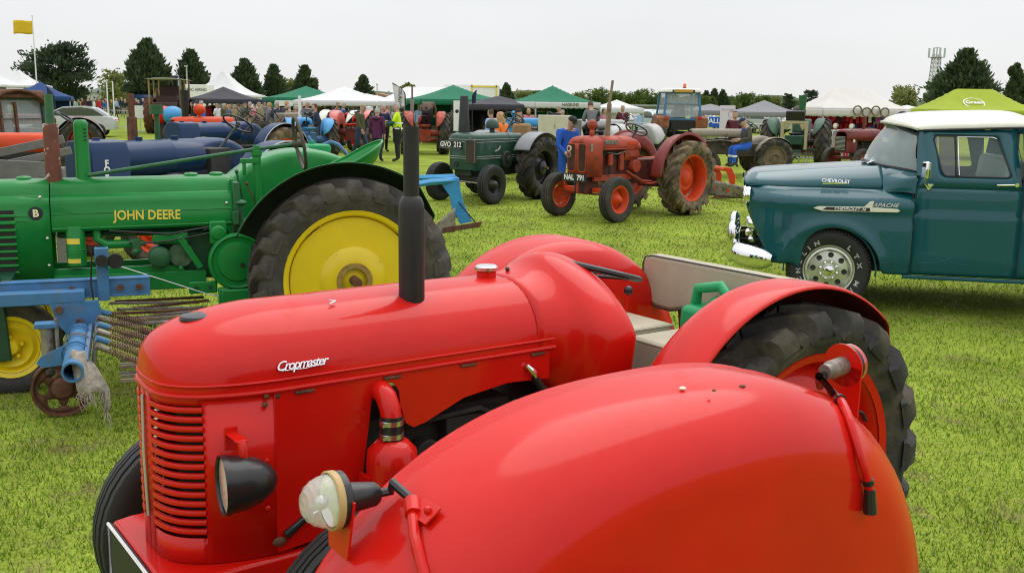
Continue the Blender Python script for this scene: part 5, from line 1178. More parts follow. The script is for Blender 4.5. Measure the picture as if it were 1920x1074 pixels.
for (u0, d, u1, jit, wi, cs) in rows:
    n = len(cs)
    for i, c in enumerate(cs):
        u = u0 + (u1 - u0) * (i + .5) / n + rnd.uniform(-3, 3); dd = d + rnd.uniform(-jit * .3, jit * .5); x, y = XY(u, dd)
        hair = rnd.choice(['grey', 'grey', 'brown', 'fair']); cp = rnd.choice([None, None, None, 'khaki', 'navy']); leg = rnd.choice(['black', 'denim', 'grey', 'khaki', 'navy'])
        ordn = ['', 'second ', 'third ', 'fourth ', 'fifth ', 'sixth '][cs[:i].count(c)]
        person(x, y, rnd.uniform(0, 2 * PI), c, leg, ('%svisitor from the left in a %s %s' % (ordn, looks[c], where[wi])) if ordn or cs.count(c) > 1 else 'visitor in a %s %s' % (looks[c], where[wi]),
               rnd.choice(['stand', 'stand2', 'fold', 'walk', 'stand']), hair, cp, rnd.uniform(1.62, 1.84), rnd.uniform(.95, 1.2))
# ------------------------------------------------------------------ the two tractors in the middle
def nose_plate(s, parent, c, right, upv, size, w_, h_, n, rim=None, fg=LETTER_W, bg=LETTER_K):
    o = MB(); r = Vector(right).normalized(); u = Vector(upv).normalized(); nn = r.cross(u)
    c = Vector(c); vs = []
    for k in (-.006, 0):
        for a, b_ in ((-1, -1), (1, -1), (1, 1), (-1, 1)): vs.append(c + r * a * w_ / 2 + u * b_ * h_ / 2 + nn * k)
    o.add(vs, [(3, 2, 1, 0), (4, 5, 6, 7), (0, 1, 5, 4), (1, 2, 6, 5), (2, 3, 7, 6), (3, 0, 4, 7)]); pl = o.build('number_plate', bg, parent)
    if rim: MB().tube([vs[4], vs[5], vs[6], vs[7]], .006, 6, loop=True).build('plate_edging', rim, pl)
    text(s, fg, pl, c + nn * .001, r, u, size, 'plate_lettering', .002, .0035, sx_=.92)
    return pl
def weathered_red():
    r = thing('red_tractor', 'weathered red tractor with NAL 791 plate, muddy tyres and tall tan exhaust', 'tractor', (2.616, 18.909, 0), 3.933)
    # rounded nose with twin grille openings
    b = MB(); rings = []
    def sec(x, hw, zt, zb):
        o = []
        for a in np.linspace(0, PI, 19):
            ca, sa = cos(a), sin(a); o.append((x, hw * math.copysign(abs(ca) ** .55, ca), 1.18 + (zt - 1.18) * abs(sa) ** .62))
        return [(x, hw, zb)] + o + [(x, -hw, zb)]
    for x, k, zt in ((1.84, 1, 1.415), (2.05, 1, 1.41), (2.12, .985, 1.40), (2.17, .94, 1.375), (2.195, .86, 1.34), (2.205, .70, 1.29)): rings.append(sec(x, .255 * k, zt, .74))
    b.loft(rings, closed=False, caps=False); b.add(rings[-1], [tuple(range(len(rings[-1])))]); ns = b.build('nose', RED_OLD, r, 40, solid=.006)
    MB().box((2.0, 0, .755), (.40, .47, .03)).build('nose_base', RED_OLD, ns)
    for y in (.115, -.115):
        MB().prism([(y - .085, .86), (y - .06, .82), (y + .06, .82), (y + .085, .86), (y + .085, 1.24), (y + .06, 1.28), (y - .06, 1.28), (y - .085, 1.24)], 2.198, 2.212, 'X').build('grille_opening', M('rusty_mesh', (.045, .022, .016), .85, var=.4, scale=60), ns)
        pp = [(2.212, y - .085, .86), (2.212, y - .06, .82), (2.212, y + .06, .82), (2.212, y + .085, .86), (2.212, y + .085, 1.24), (2.212, y + .06, 1.28), (2.212, y - .06, 1.28), (2.212, y - .085, 1.24)]
        MB().tube(pp, .011, 6, loop=True).build('grille_frame', RED_OLD, ns)
        for k in range(7): MB().cyl((2.215, y - .066 + .022 * k, .83), (2.215, y - .066 + .022 * k, 1.27), .0035, n=5).build('grille_wire', RUST, ns)
    for z in (1.20, 1.10): MB().lathe([(0, .052), (.012, .05), (.014, .001)], (2.216, -.17, z), 'X', 18).build('rally_badge', IVORY if z > 1.15 else STEEL, ns); MB().lathe([(.012, .036), (.016, .03), (.017, .001)], (2.218, -.17, z), 'X', 16).build('badge_centre', RED_DK, ns.children[-1])
    MB().box((2.13, .255, 1.22), (.06, .01, .13)).build('side_badge', STEEL, ns, bevel=.004)
    # hood and rounded tank
    b = MB(); rings = []
    for x, k, zt in ((1.835, 1, 1.412), (1.5, 1.0, 1.41), (1.1, 1.0, 1.40), (.95, .99, 1.385), (.82, .93, 1.35), (.74, .82, 1.30), (.70, .62, 1.23)):
        o = []
        for a in np.linspace(0, PI, 17):
            ca, sa = cos(a), sin(a); o.append((x, .25 * k * math.copysign(abs(ca) ** .6, ca), 1.17 + (zt - 1.17) * abs(sa) ** .62))
        rings.append(o)
    b.loft(rings, closed=False, caps=False); hd = b.build('hood', RED_OLD, r, 50, solid=.006)
    b = MB().loft([[(x, y * k, z) for y, z in ((.24, 1.17), (.25, 1.05), (.19, .98), (-.19, .98), (-.25, 1.05), (-.24, 1.17))] for x, k in ((1.20, .9), (1.16, 1), (.95, 1), (.82, .9), (.74, .7), (.72, .5))]); b.build('fuel_tank', RED_OLD, r, 40)
    for sg in (1, -1):
        MB().tube([(1.83, sg * .255, 1.19), (1.0, sg * .255, 1.19)], .010, 6).build('hood_trim', RED_OLD, hd)
        MB().box((1.62, sg * .253, 1.305), (.36, .008, .07)).build('maker_panel', STEEL, hd, bevel=.003)
        for k in range(9): MB().box((1.78 - k * .04, sg * .258, 1.305), (.012, .006, .055)).build('raised_letter', GREY, hd.children[-1])
        MB().box((1.02, sg * .25, 1.28), (.26, .008, .05)).build('hood_badge', ORANGE, hd)
    b = MB(); b.box((1.45, 0, .88), (.9, .3, .5)); b.box((.6, 0, .78), (.9, .34, .42)); b.box((0, 0, .70), (.5, .46, .44)); b.cyl((0, -.6, .664), (0, .6, .664), .12); b.box((1.95, 0, .60), (.3, .3, .3)); b.build('engine_block', M('oily_red', (.12, .025, .018), .6, var=.5, scale=12, dirt=((.02, .018, .016), .45, 8, .2)), r, bevel=.02)
    MB().box((1.5, 0, 1.12), (.7, .36, .08)).build('engine_top', DARK, r)
    for sg in (1, -1):
        MB().box((1.5, sg * .19, .70), (1.0, .06, .10)).build('side_rail', RED_OLD, r, bevel=.01)
        MB().cyl((1.60, sg * .22, .92), (1.60, sg * .22, 1.10), .05, n=16).build('filter', RED_OLD, r)
        MB().tube([(1.66, sg * .2, 1.13), (1.45, sg * .24, 1.10), (1.22, sg * .24, 1.14)], .008, 6).build('pipe', STEEL, r)
        MB().box((1.28, sg * .2, .98), (.10, .06, .32)).build('bracket', RED_OLD, r, bevel=.01)
        MB().tube([(1.62, sg * .23, .90), (1.64, sg * .25, .76)], .018, 8).build('hose', DARK, r)
        MB().cyl((.95, sg * .18, .88), (.95, sg * .30, .88), .11, n=18).build('clutch_housing', RED_OLD, r, bevel=.01)
        MB().tube([(1.15, sg * .22, .80), (.85, sg * .34, .62), (.6, sg * .36, .6)], .025, 8).build('foot_plate_strut', RED_OLD, r)
        MB().box((.55, sg * .36, .58), (.5, .24, .02)).build('foot_plate', RED_OLD, r)
    # pre cleaner, stack
    MB().cyl((1.86, .02, 1.40), (1.86, .02, 1.53), .042, n=14).ball((1.86, .02, 1.60), (.085, .085, .085), 20, 12).lathe([(1.58, .09), (1.60, .092), (1.605, .086)], (1.86, .02, 0), 'Z', 20).build('pre_cleaner', RED_OLD, r)
    MB().ball((1.93, .08, 1.46), (.03, .03, .05), 12, 8).build('radiator_cap', RED_OLD, r)
    MB().tube([(1.50, .06, 1.38), (1.47, .06, 1.95)], [.046, .040], 16).build('exhaust_stack', M('tan_heat_rust', (.23, .17, .11), .8, var=.25, scale=9, dirt=((.14, .08, .05), .55, 7), bump=.3), r); MB().tube([(1.47, .06, 1.95), (1.40, .06, 2.34)], [.024, .022], 12).build('stack_pipe', MATS['tan_heat_rust'], r.children[-1])
    steering(r, (.62, 0, 1.50), .20, tilt=.55, col_to=(.85, 0, 1.25))
    # rear fenders: curled shells
    for sg in (1, -1):
        b = MB(); fender_mesh(b, .76, .02, .664, .42, .72, .05, 2.75, 2.4, rc=.10, sgn=sg, r0=.5, lip=-.05); b.build('fender', M('dull_red_paint', (.21, .022, .018), .55, coat=.15, var=.25, dirt=((.10, .05, .03), .56, 6)), r, 50, solid=.006)
        wheel(r, (0, sg * .69, .664), .664, .38, .40, RUBBER_MUD, ORANGE, sg, lugs=15, disc='cone', hub=.13, bolts=6, lug_h=.055, offset=-.25)
        wheel(r, (1.93, sg * .655, .38), .38, .19, .215, RUBBER_MUD if False else M('dusty_front_tyre', (.04, .036, .031), .8, var=.3, dirt=((.15, .11, .07), .52, 5, .2, .6), bump=.3), ORANGE, sg, kind='rib', disc='cone', hub=.06, bolts=5, offset=.1)
        MB().cyl((1.93, sg * .5, .38), (1.93, sg * .52, .62), .03, n=10).box((1.93, sg * .40, .47), (.07, .25, .07)).build('stub_axle', RED_OLD, r, bevel=.008)
    MB().box((1.93, 0, .50), (.09, .95, .08)).build('front_axle', ORANGE, r, bevel=.01)
    MB().tube([(1.82, .5, .42), (1.82, -.5, .42)], .015, 8).build('track_rod', RED_OLD, r)
    nose_plate('NAL  791', r, (2.225, -.04, .715), (0, 1, 0), (0, 0, 1), .125, .54, .14, 1)
    MB().tube([(2.21, .03, .64), (2.18, .0, .45)], .02, 8).build('plate_stay', RED_OLD, r)
    MB().lathe([(0, .20), (.02, .2), (.03, .1)], (-.35, 0, 1.0), 'Z', 20).box((-.45, 0, 1.12), (.05, .4, .2)).build('seat', DARK, r, bevel=.02)
    MB().box((-.1, 0, .95), (.5, .5, .1)).build('transmission_top', RED_OLD, r, bevel=.03)
    return r
weathered_red()
# orange plough behind it
def plough(r, mat, s=1.0):
    b = MB(); b.tube([(.9, 0, .62), (.2, 0, .66), (-.1, .05, .64)], .045, 6).tube([(.2, 0, .66), (-.35, .42, .64)], .045, 6); b.build('beam', mat, r)
    for x, y in ((.05, .02), (-.38, .42)):
        MB().prism([(x + .06, .68), (x - .10, .68), (x - .20, .50), (x - .18, .28), (x - .10, .16), (x - .02, .18), (x - .08, .34), (x - .04, .50)], y - .015, y + .015).build('leg', mat, r, bevel=.006)
        MB().grid(lambda u, v: (x + .22 - .75 * u, y - .06 + .26 * u * u + .10 * v * u, .05 + .34 * v * (1 - .3 * u) + .02 * u), 10, 6).build('mouldboard', STEEL, r, 60, solid=.012)
        MB().prism([(x + .32, .02), (x - .42, .06), (x - .42, .15), (x + .22, .09)], y - .05, y - .02).build('share', RUST, r, bevel=.004)
    return r
pr = thing('plough', 'orange two furrow plough resting on grass behind the weathered red tractor', 'plough', (4.30, 21.9, 0), RD(150)); plough(pr, ORANGE)
# blue plough
def blue_plough():
    r = thing('plough', 'light blue plough with rusty share, behind the yellow tractor wheel', 'plough', (-1.0, 14.9, 0), 0)
    P = lambda *a: tuple(a)
    b = MB(); b.tube([(-.85, -.35, .70), (-.20, .0, .80), (.18, .18, .82)], .05, 4).tube([(-.70, .55, .80), (.14, .22, .86)], .05, 4).tube([(-.7, .55, .8), (-.85, -.35, .70)], .045, 4); b.build('frame', SKYBLUE, r, 20, bevel=.008)
    MB().prism([(.20, .86), (-.06, .84), (-.04, .74), (.06, .60), (.10, .42), (.12, .28), (.28, .24), (.34, .33), (.26, .52), (.22, .70)], .12, .16).build('leg', SKYBLUE, r, bevel=.006)
    for x, z in ((.0, .80), (.10, .81), (.20, .80)): MB().cyl((x, .11, z), (x, .095, z), .02, n=8).build('bolt', BLUE, r)
    MB().prism([(.16, .34), (.36, .34), (.40, .22), (.22, .18)], .08, .11).build('frog', SKYBLUE, r, bevel=.004)
    MB().grid(lambda u, v: (-.30 + .46 * u, -.12 + .10 * u, .03 + .36 * v * u + .05 * u), 8, 5).build('mouldboard', STEEL, r, 60, solid=.012)
    MB().prism([(-.40, .0), (.52, .16), (.55, .24), (.48, .23), (-.22, .10)], -.06, -.03).build('share', RUST, r, bevel=.004)
    MB().tube([(.20, .10, .50), (.45, .02, .22)], .009, 6).build('stay', DARK, r)
    MB().box((-.62, .5, .95), (.045, .045, .42)).build('upright', SKYBLUE, r, bevel=.004)
    MB().tube([(-.28, -.1, .42), (-.22, -.12, .34), (-.30, -.1, .22), (-.42, -.08, .16)], .03, 8).ball((-.34, -.12, .16), .05, 10, 8).build('coulter_arm', SKYBLUE, r)
    MB().lathe([(-.008, .24), (0, .25), (.008, .24), (.008, .001)], (-.42, -.05, .26), 'Y', 28).build('disc_coulter', RUST, r)
blue_plough()

def dark_green():
    r = thing('green_tractor', 'dark green tractor with GVO 212 plate and tall black tapered chimney', 'tractor', (-.039, 21.531, 0), 4.112)
    b = MB()
    def sec(x, hw, zt, zb, rr=.1):
        o = [(x, hw * .97, zb)]
        for a in np.linspace(0, PI / 2, 6): o.append((x, hw - rr + rr * cos(a), zt - rr + rr * sin(a)))
        return o + [(p[0], -p[1], p[2]) for p in reversed(o)]
    rings = [sec(x, hw, zt, zb) for x, hw, zt, zb in ((.15, .355, 1.335, .78), (.8, .36, 1.345, .72), (1.35, .365, 1.35, .64), (1.55, .36, 1.345, .62), (1.66, .34, 1.335, .62), (1.72, .31, 1.315, .63), (1.75, .27, 1.285, .64))]
    b.loft(rings, caps=True); hd = b.build('hood', GREEN_DK, r, 40)
    for z in (1.225, 1.175, .90, .86):
        pts = [(.2, .366, z), (1.35, .372, z), (1.55, .368, z), (1.66, .348, z), (1.725, .318, z), (1.758, .27, z), (1.758, -.27, z), (1.725, -.318, z), (1.66, -.348, z)]
        MB().tube(pts, .006, 5).build('chrome_band', M('dull_silver_line', (.38, .42, .40), .4), hd)
    MB().tube([(.62, y, z) for y, z in ((.364, .75), (.364, 1.25), (.33, 1.33), (0, 1.349), (-.33, 1.33))], .004, 5).build('seam', LETTER_K, hd)
    pn = MB().box((1.74, .235, 1.0), (.05, .22, .44)).build('radiator_grille', M('brown_mesh', (.055, .04, .03), .8, var=.3, scale=70), hd)
    pp = [(1.768, .13, .79), (1.768, .34, .79), (1.768, .34, 1.215), (1.768, .13, 1.215)]
    MB().tube(pp, .009, 4, loop=True).build('grille_frame', GREY, pn)
    MB().box((1.765, .235, 1.24), (.02, .05, .05)).build('filler', GREY, pn, bevel=.008)
    MB().cyl((1.70, -.12, .74), (1.765, -.12, .74), .055, n=16).build('starter_hole', LETTER_K, hd)
    nose_plate('GVO  212', r, (1.785, -.23, 1.12), (0, 1, 0), (0, 0, 1), .135, .50, .135, 1, rim=GREY)
    MB().lathe([(1.34, .055), (1.42, .05), (1.43, .135), (1.45, .14), (1.50, .138), (1.56, .115), (1.60, .07), (1.615, .001)], (.72, .0, 0), 'Z', 24).build('air_cleaner_dome', M('grey_green_dome', (.045, .075, .06), .6, var=.2), r, 40)
    MB().lathe([(.95, .125), (1.3, .12), (2.05, .082), (2.06, .075), (2.06, .06), (1.6, .06)], (1.25, -.31, 0), 'Z', 24).build('chimney', M('chimney_black', (.025, .026, .026), .6, var=.3, bump=.2), r, 40)
    b = MB(); b.box((1.0, 0, .66), (1.4, .42, .30)); b.box((.2, 0, .75), (.8, .5, .5)); b.cyl((0, -.6, .64), (0, .6, .64), .13); b.cyl((.75, .2, .82), (.75, .42, .82), .17, n=24); b.cyl((.75, .42, .82), (.75, .47, .82), .07, n=16); b.build('engine_block', M('oily_green_black', (.018, .028, .022), .6, var=.5, dirt=((.05, .045, .035), .55, 7)), r, bevel=.02)
    MB().tube([(1.15, .375, .98), (1.02, .378, 1.02), (.96, .376, 1.08)], .02, 8).build('side_lever', STEEL, hd)
    for sg in (1, -1):
        b = MB(); fender_mesh(b, .74, .0, .62, .44, .84, .55, 2.65, 2.6, rc=.05, sgn=sg, r0=.66, lip=.02); b.build('fender', M('silver_grey_fender', (.20, .21, .22), .45, coat=.2, var=.1), r, 50, solid=.006)
        wheel(r, (0, sg * .68, .635), .635, .36, .36, RUBBER, BLACKP, sg, lugs=16, disc='cone', hub=.14, bolts=8, lug_h=.05)
        wheel(r, (1.61, sg * .64, .38), .38, .19, .20, RUBBER_CAR, BLACKP, sg, kind='rib', disc='cone', hub=.07, bolts=5, offset=.4)
        MB().cyl((.0, sg * .80, .635), (0, sg * .90, .635), .03, n=10).build('brass_hub', M('dull_brass', (.28, .19, .07), .5, metal=.6), r)
    MB().box((1.61, 0, .46), (.10, 1.0, .10)).build('front_axle', BLACKP, r, bevel=.01)
    MB().tube([(1.75, .45, .40), (1.80, -.6, .44)], .016, 8).build('track_rod', STEEL, r)
    MB().tube([(1.75, -.1, .5), (1.9, -.66, .52)], .012, 8).build('drag_link', STEEL, r)
    steering(r, (.05, .06, 1.63), .21, tilt=.55, col_to=(.45, .05, 1.2))
    MB().box((-.35, .0, 1.28), (.10, .46, .46)).box((-.2, 0, 1.06), (.4, .46, .1)).build('sacking_seat', BURLAP, r, 60, bevel=.05)
dark_green()

# ------------------------------------------------------------------ generic vintage tractors of the rows behind
def gt(name, label, x, y, rz, body, rim=ORANGE, tyre=RUBBER, hood='tank', wb=1.9, Rr=.66, Wr=.32, Rf=.37, yr=.70, hz=(1.0, 1.40), hw=.23, xh=(.75, 2.25), fender=None, stack=None, dome=None, sw=(.35, 1.5), seat=True, lugs=15, nose=None, disc='dish', front=True, engine=DARK, lamps=False, group='vintage tractors on show', z=None, sag=0):
    r = thing(name, label, 'tractor', (x, y, gz(x, y) if z is None else z), rz, group)
    zb, zt = hz
    b = MB()
    if hood == 'tank':
        rc = (zt - zb) / 2; zc = (zt + zb) / 2; prof = [(xh[0], .001), (xh[0], rc * .7), (xh[0] + .03, rc * .94), (xh[0] + .06, rc), (xh[0] + .5, rc), (xh[0] + .505, rc * 1.02), (xh[0] + .52, rc), (xh[1] - .55, rc), (xh[1] - .545, rc * 1.03), (xh[1] - .5, rc * 1.02)]
        b.lathe(prof, (0, 0, zc), 'X', 28); h = b.build('fuel_tank', body, r, 40)
        q = MB(); q.loft([[(x_, y_ * k, z_) for y_, z_ in ((.27, zb - .35), (.27, zt - .12), (.20, zt), (.0, zt + .02), (-.20, zt), (-.27, zt - .12), (-.27, zb - .35))] for x_, k in ((xh[1] - .52, 1), (xh[1] - .05, 1), (xh[1], .93))]); q.build('radiator', nose or body, r, 40, bevel=.015)
        for xx in (xh[0] + .35, xh[0] + .9, xh[1] - .25): MB().cyl((xx, 0, zt - .01), (xx, 0, zt + .035), .05, n=14).build('filler_cap', body, r)
    elif hood == 'round':
        rings = []
        for x_, k in ((xh[0] - .08, .55), (xh[0] - .04, .8), (xh[0], .95), (xh[0] + .1, 1), (xh[1] - .25, 1), (xh[1] - .1, .97), (xh[1] - .03, .9), (xh[1], .75)):
            rings.append([(x_, hw * k * math.copysign(abs(cos(a)) ** .5, cos(a)), zb + .1 + ((zt - zb - .1) * k * abs(sin(a)) ** .6)) for a in np.linspace(0, PI, 15)])
        b.loft(rings, closed=False, caps=False); b.build('hood', body, r, 50, solid=.006)
        MB().loft([[(x_, hw * k * s_, z_) for s_, z_ in ((1, zb - .25), (1, zb + .12), (-1, zb + .12), (-1, zb - .25))] for x_, k in ((xh[1] - .4, 1), (xh[1] - .06, .96), (xh[1] - .01, .85))]).build('nose', nose or body, r, bevel=.02)
        MB().box((xh[1], 0, zb + .0), (.02, hw * 1.3, .42)).build('grille', DARK, r)
    else:
        b.box(((xh[0] + xh[1]) / 2, 0, (zb + zt) / 2), (xh[1] - xh[0], hw * 2, zt - zb)); h = b.build('hood', body, r, bevel=.05)
        MB().box((xh[1] - .2, 0, zb - .1), (.4, hw * 1.9, .5)).build('nose', nose or body, r, bevel=.03)
        MB().box((xh[1] + .005, 0, zb), (.02, hw * 1.5, .6)).build('grille', DARK, r)
    b = MB(); b.box((xh[1] - .7, 0, .80), (1.1, .28, .40)); b.box((.6, 0, .72), (1.0, .32, .36)); b.box((0, 0, .68), (.5, .44, .44)); b.cyl((0, -yr + .1, Rr), (0, yr - .1, Rr), .11); b.cyl((1.3, .1, .88), (1.3, .22, .88), .06); b.box((1.1, 0, .98), (.7, .3, .12)); b.build('engine_block', engine, r, bevel=.02)
    for sg in (1, -1):
        MB().tube([(xh[1] - .3, sg * .18, .95), (1.4, sg * .22, 1.0), (1.0, sg * .2, .96)], .022, 8).build('manifold', STEEL, r)
        wheel(r, (0, sg * yr, Rr), Rr, Wr, Rr * .58, tyre, rim, sg, lugs=lugs, disc=disc, bolts=6, seg=36)
        if front: wheel(r, (wb, sg * .58, Rf), Rf, .17, Rf * .6, RUBBER, rim, sg, kind='rib', disc=disc, bolts=4, seg=28)
        if fender:
            fm, style = fender
            b = MB()
            if style == 'shell': fender_mesh(b, Rr + .09, .02, Rr, yr - .26, yr + .12, -.2, 3.1, 2.7, rc=.09, sgn=sg, r0=.2, nu=26)
            elif style == 'band': fender_mesh(b, Rr + .08, 0, Rr, yr - .2, yr + .16, .5, 2.7, 2.7, rc=.03, sgn=sg, r0=Rr + .0, nu=22)
            else: fender_mesh(b, Rr + .04, -.05, Rr, yr - .28, yr + .05, .3, 2.8, 2.2, rc=.12, sgn=sg, r0=.3, nu=22)
            f = b.build('fender', fm, r, 50, solid=.006, inner=DARK)
            if style == 'shell': MB().tube([(.02 + (Rr + .085) * cos(a), sg * (yr + .12), Rr + (Rr + .085) * sin(a)) for a in np.linspace(-.1, 2.7, 24)], .011, 6).build('fender_edge', M('pale_edge', (.45, .47, .52), .5), f)
    if front: MB().box((wb, 0, Rf + .08), (.09, 1.05, .09)).build('front_axle', body, r, bevel=.01)
    if sw: steering(r, (sw[0], 0, sw[1]), .21, tilt=.6, col_to=(sw[0] + .45, 0, sw[1] - .42), tube=.014)
    if seat: MB().lathe([(0, .001), (.0, .14), (.03, .2), (.07, .22)], (-.30, 0, 1.0), 'Z', 18).build('pan_seat', body if seat is True else seat, r, 50, solid=.006); MB().tube([(-.3, 0, 1.0), (-.1, 0, .85)], .02, 6).build('seat_spring', engine, r)
    if stack:
        for (sx_, sy_, z0, z1, r0, r1, mt) in stack: MB().tube([(sx_, sy_, z0), (sx_, sy_, z1)], [r0, r1], 14).build('exhaust_stack', mt, r)
    if dome: MB().cyl((dome[0], dome[3] if len(dome) > 3 else 0, zt - .02), (dome[0], dome[3] if len(dome) > 3 else 0, zt + .08), .04, n=10).ball((dome[0], dome[3] if len(dome) > 3 else 0, zt + .08 + dome[1] * .7), (dome[1], dome[1], dome[1] * .9), 18, 10).build('air_cleaner_dome', dome[2], r)
    if lamps:
        for sg in (1, -1): MB().lathe([(.05, .085), (.06, .09), (0, .08), (-.07, .03), (-.07, .001)], (xh[1] - .1, sg * .30, zt + .08), 'X', 18).cyl((xh[1] - .1, sg * .3, zt), (xh[1] - .1, sg * .24, zt - .1), .015).build('headlamp', STEEL, r); MB().ball((xh[1] - .05, sg * .30, zt + .08), (.02, .08, .08), 14, 8).build('lens', LENS, r.children[-1])
    return r
rt_ = gt('blue_tractor', 'navy blue tractor with cylindrical tank and white FO lettering, behind the bright green tractor', -3.68, 14.15, RD(238), NAVY, wb=2.1, xh=(.85, 2.6), hz=(.98, 1.44), fender=(NAVY, 'shell'), sw=(.12, 1.62), rim=ORANGE, engine=M('blue_black_engine', (.02, .025, .04), .6, var=.5))
for ch, z in zip('FORDSON', np.linspace(1.19, .74, 7)): text(ch, LETTER_W, rt_, (2.42, .274, z), (-1, 0, 0), (0, 0, 1), .105, 'radiator_letter', .003, .004)
MB().box((.62, .0, 1.14), (.34, .40, .34)).build('tool_box', M('dark_grey_box', (.045, .043, .042), .7, var=.2), rt_, bevel=.01)
b = MB().box((1.55, -.36, 1.45), (.10, .10, .52), t=.92); b.build('exhaust_stack', RUST, rt_, bevel=.01); MB().box((1.55, -.36, 1.85), (.055, .055, .30)).build('stack_pipe', RUST, rt_)
MB().cyl((1.12, -.42, 1.2), (1.12, -.42, 1.74), .035, n=14).cyl((1.12, -.42, 1.74), (1.12, -.42, 1.86), .085, n=20).build('green_breather', GREEN_MID, rt_)
gt('blue_tractor', 'second navy blue tractor with orange wheels and muddy rear tyre', -5.85, 24.0, RD(236), NAVY, wb=2.0, xh=(.75, 2.5), hz=(.98, 1.42), fender=(NAVY, 'shell'), rim=ORANGE, tyre=RUBBER_MUD, sw=(.15, 1.55))
gt('orange_tractor', 'orange tractor with rounded air cleaner and black exhaust behind the navy tractors', -7.7, 30.2, RD(222), ORANGE, wb=2.0, xh=(.6, 2.35), hz=(.95, 1.42), hood='round', stack=[(1.9, -.15, 1.35, 2.15, .09, .13, BLACKP)], dome=(1.55, .17, ORANGE), sw=(.2, 1.55))
gt('orange_tractor', 'orange tractor with smooth rounded tank at the left edge of the showground', -6.55, 15.3, RD(196), ORANGE, hood='round', xh=(.25, 2.0), hz=(1.05, 1.42), sw=(.0, 1.6), seat=False, front=True, Rr=.6)
gt('red_tractor', 'old tractor with dark red fenders over worn tyres beside the rusty cab', -13.2, 31.5, RD(202), RED_DK, fender=(RED_DK, 'shell'), rim=RED_DK, hood='round', sw=None, Rr=.62)
gt('blue_tractor', 'light blue tractor seen from behind with orange wheels and thin white exhaust', -6.55, 33.0, RD(108), SKYBLUE, fender=(SKYBLUE, 'wing'), rim=ORANGE, hood='round', hz=(1.0, 1.35), engine=BLUE, stack=[(1.5, .1, 1.3, 2.05, .05, .05, WHITEP)], sw=(.35, 1.5), seat=SKYBLUE)
gt('grey_tractor', 'dusty tractor with muddy tall tyres left of the light blue tractor', -9.2, 39.0, RD(75), TAN, rim=TAN, tyre=RUBBER_MUD, hood='box')
gt('red_tractor', 'red tractor with red fenders coloured pale as if lit and tall tyres seen from behind', -6.0, 38.5, RD(84), RED, fender=(M('sunlit_pink_red', (.55, .10, .08), .4, coat=.4), 'wing'), rim=RED, hood='round', Rr=.76, engine=RED_DK)  # fender red lightened towards pink, light put into the colour
gt('red_tractor', 'red tractor with cream seat and tall tyres, farther behind the pale-fendered one', -7.1, 42.5, RD(80), RED, fender=(CREAM, 'wing'), rim=RED, hood='round', Rr=.74)
gt('red_tractor', 'red tractor seen from behind with a stooping man leaning over it', -3.3, 38.2, RD(96), RED_OLD, fender=(RED_OLD, 'wing'), rim=RED_OLD, hood='round', Rr=.76, Wr=.36, engine=RED_OLD, stack=[(1.2, .45, 1.3, 2.0, .07, .07, TAN), (1.2, .45, 2.0, 2.5, .03, .03, RUST)])
gt('black_tractor', 'dark tractor with tall narrow tyres in front of the green gazebo', -2.0, 45.5, RD(96), DARK, rim=BLACKP, hood='box', Rr=.74, Wr=.28)
gt('blue_tractor', 'small blue tractor with upright steering wheel just behind the dark green tractor', -.10, 26.2, RD(75), BLUE, rim=RED_DK, hood='round', hz=(.85, 1.15), sw=(.2, 1.42), seat=BLUE, Rr=.55)
gt('blue_tractor', 'light blue tractor facing left behind the man in overalls', 1.75, 36.5, RD(190), SKYBLUE, rim=CREAM, hood='round', dome=(1.8, .1, SKYBLUE), fender=(WHITEP, 'wing'))
gt('grey_tractor', 'pale grey tractor with black seat and grey-jacketed rider behind the weathered red tractor', 2.55, 33.3, RD(98), M('pale_grey_paint', (.42, .42, .40), .5, var=.15), fender=(M('pale_grey_paint', (.42, .42, .40)), 'wing'), rim=GREY, hood='round', seat=BLACKP, Rr=.60)
gt('grey_tractor', 'pale grey tractor with dark mudguard right of the tan exhaust', 4.0, 34.5, RD(120), MATS['pale_grey_paint'], fender=(MATS['pale_grey_paint'], 'shell'), rim=GREY, hood='round', Rr=.6)
fg = gt('grey_tractor', 'dusty grey tractor with brown wheel centres and seated man', 7.05, 28.9, RD(187), TAN, rim=M('brown_wheel', (.16, .115, .07), .7, var=.3), hood='round', wb=1.85, xh=(.65, 2.2), hz=(.98, 1.30), hw=.25, Rr=.53, Wr=.28, Rf=.36, yr=.64, fender=(TAN, 'wing'), sw=(.45, 1.42), disc='flat', engine=M('grey_brown_engine', (.07, .055, .04), .8, var=.5), group=None)
wg = gt('green_tractor', 'worn green tractor seen from behind with cream loader frame and green chimney', 9.35, 34.3, RD(68), SAGE, rim=GREEN_DK, hood='box', hz=(1.05, 1.5), Rr=.76, Wr=.40, yr=.86, fender=(SAGE, 'wing'), tyre=RUBBER, stack=[(1.2, .0, 1.45, 1.75, .07, .07, GREEN_MID), (1.2, 0, 1.75, 2.3, .10, .14, GREEN_MID)], dome=(1.6, .24, M('brown_dome', (.10, .07, .055), .7), .15), seat=BLACKP, sw=None)
MB().box((-.62, .38, 1.0), (.12, .10, .90)).box((-.62, -.38, 1.0), (.12, .10, .90)).box((-.62, 0, 1.42), (.10, .66, .09)).box((-.62, .27, 1.30), (.08, .16, .2), rx=.5).box((-.62, -.27, 1.30), (.08, .16, .2), rx=-.5).build('loader_frame', M('cream_yellow_frame', (.40, .35, .20), .65, var=.2, dirt=((.2, .13, .07), .58, 6)), wg, bevel=.01)
MB().box((-.55, 0, 1.62), (.10, .60, .34), ry=-.2).build('seat_back', BLACKP, wg, bevel=.03)
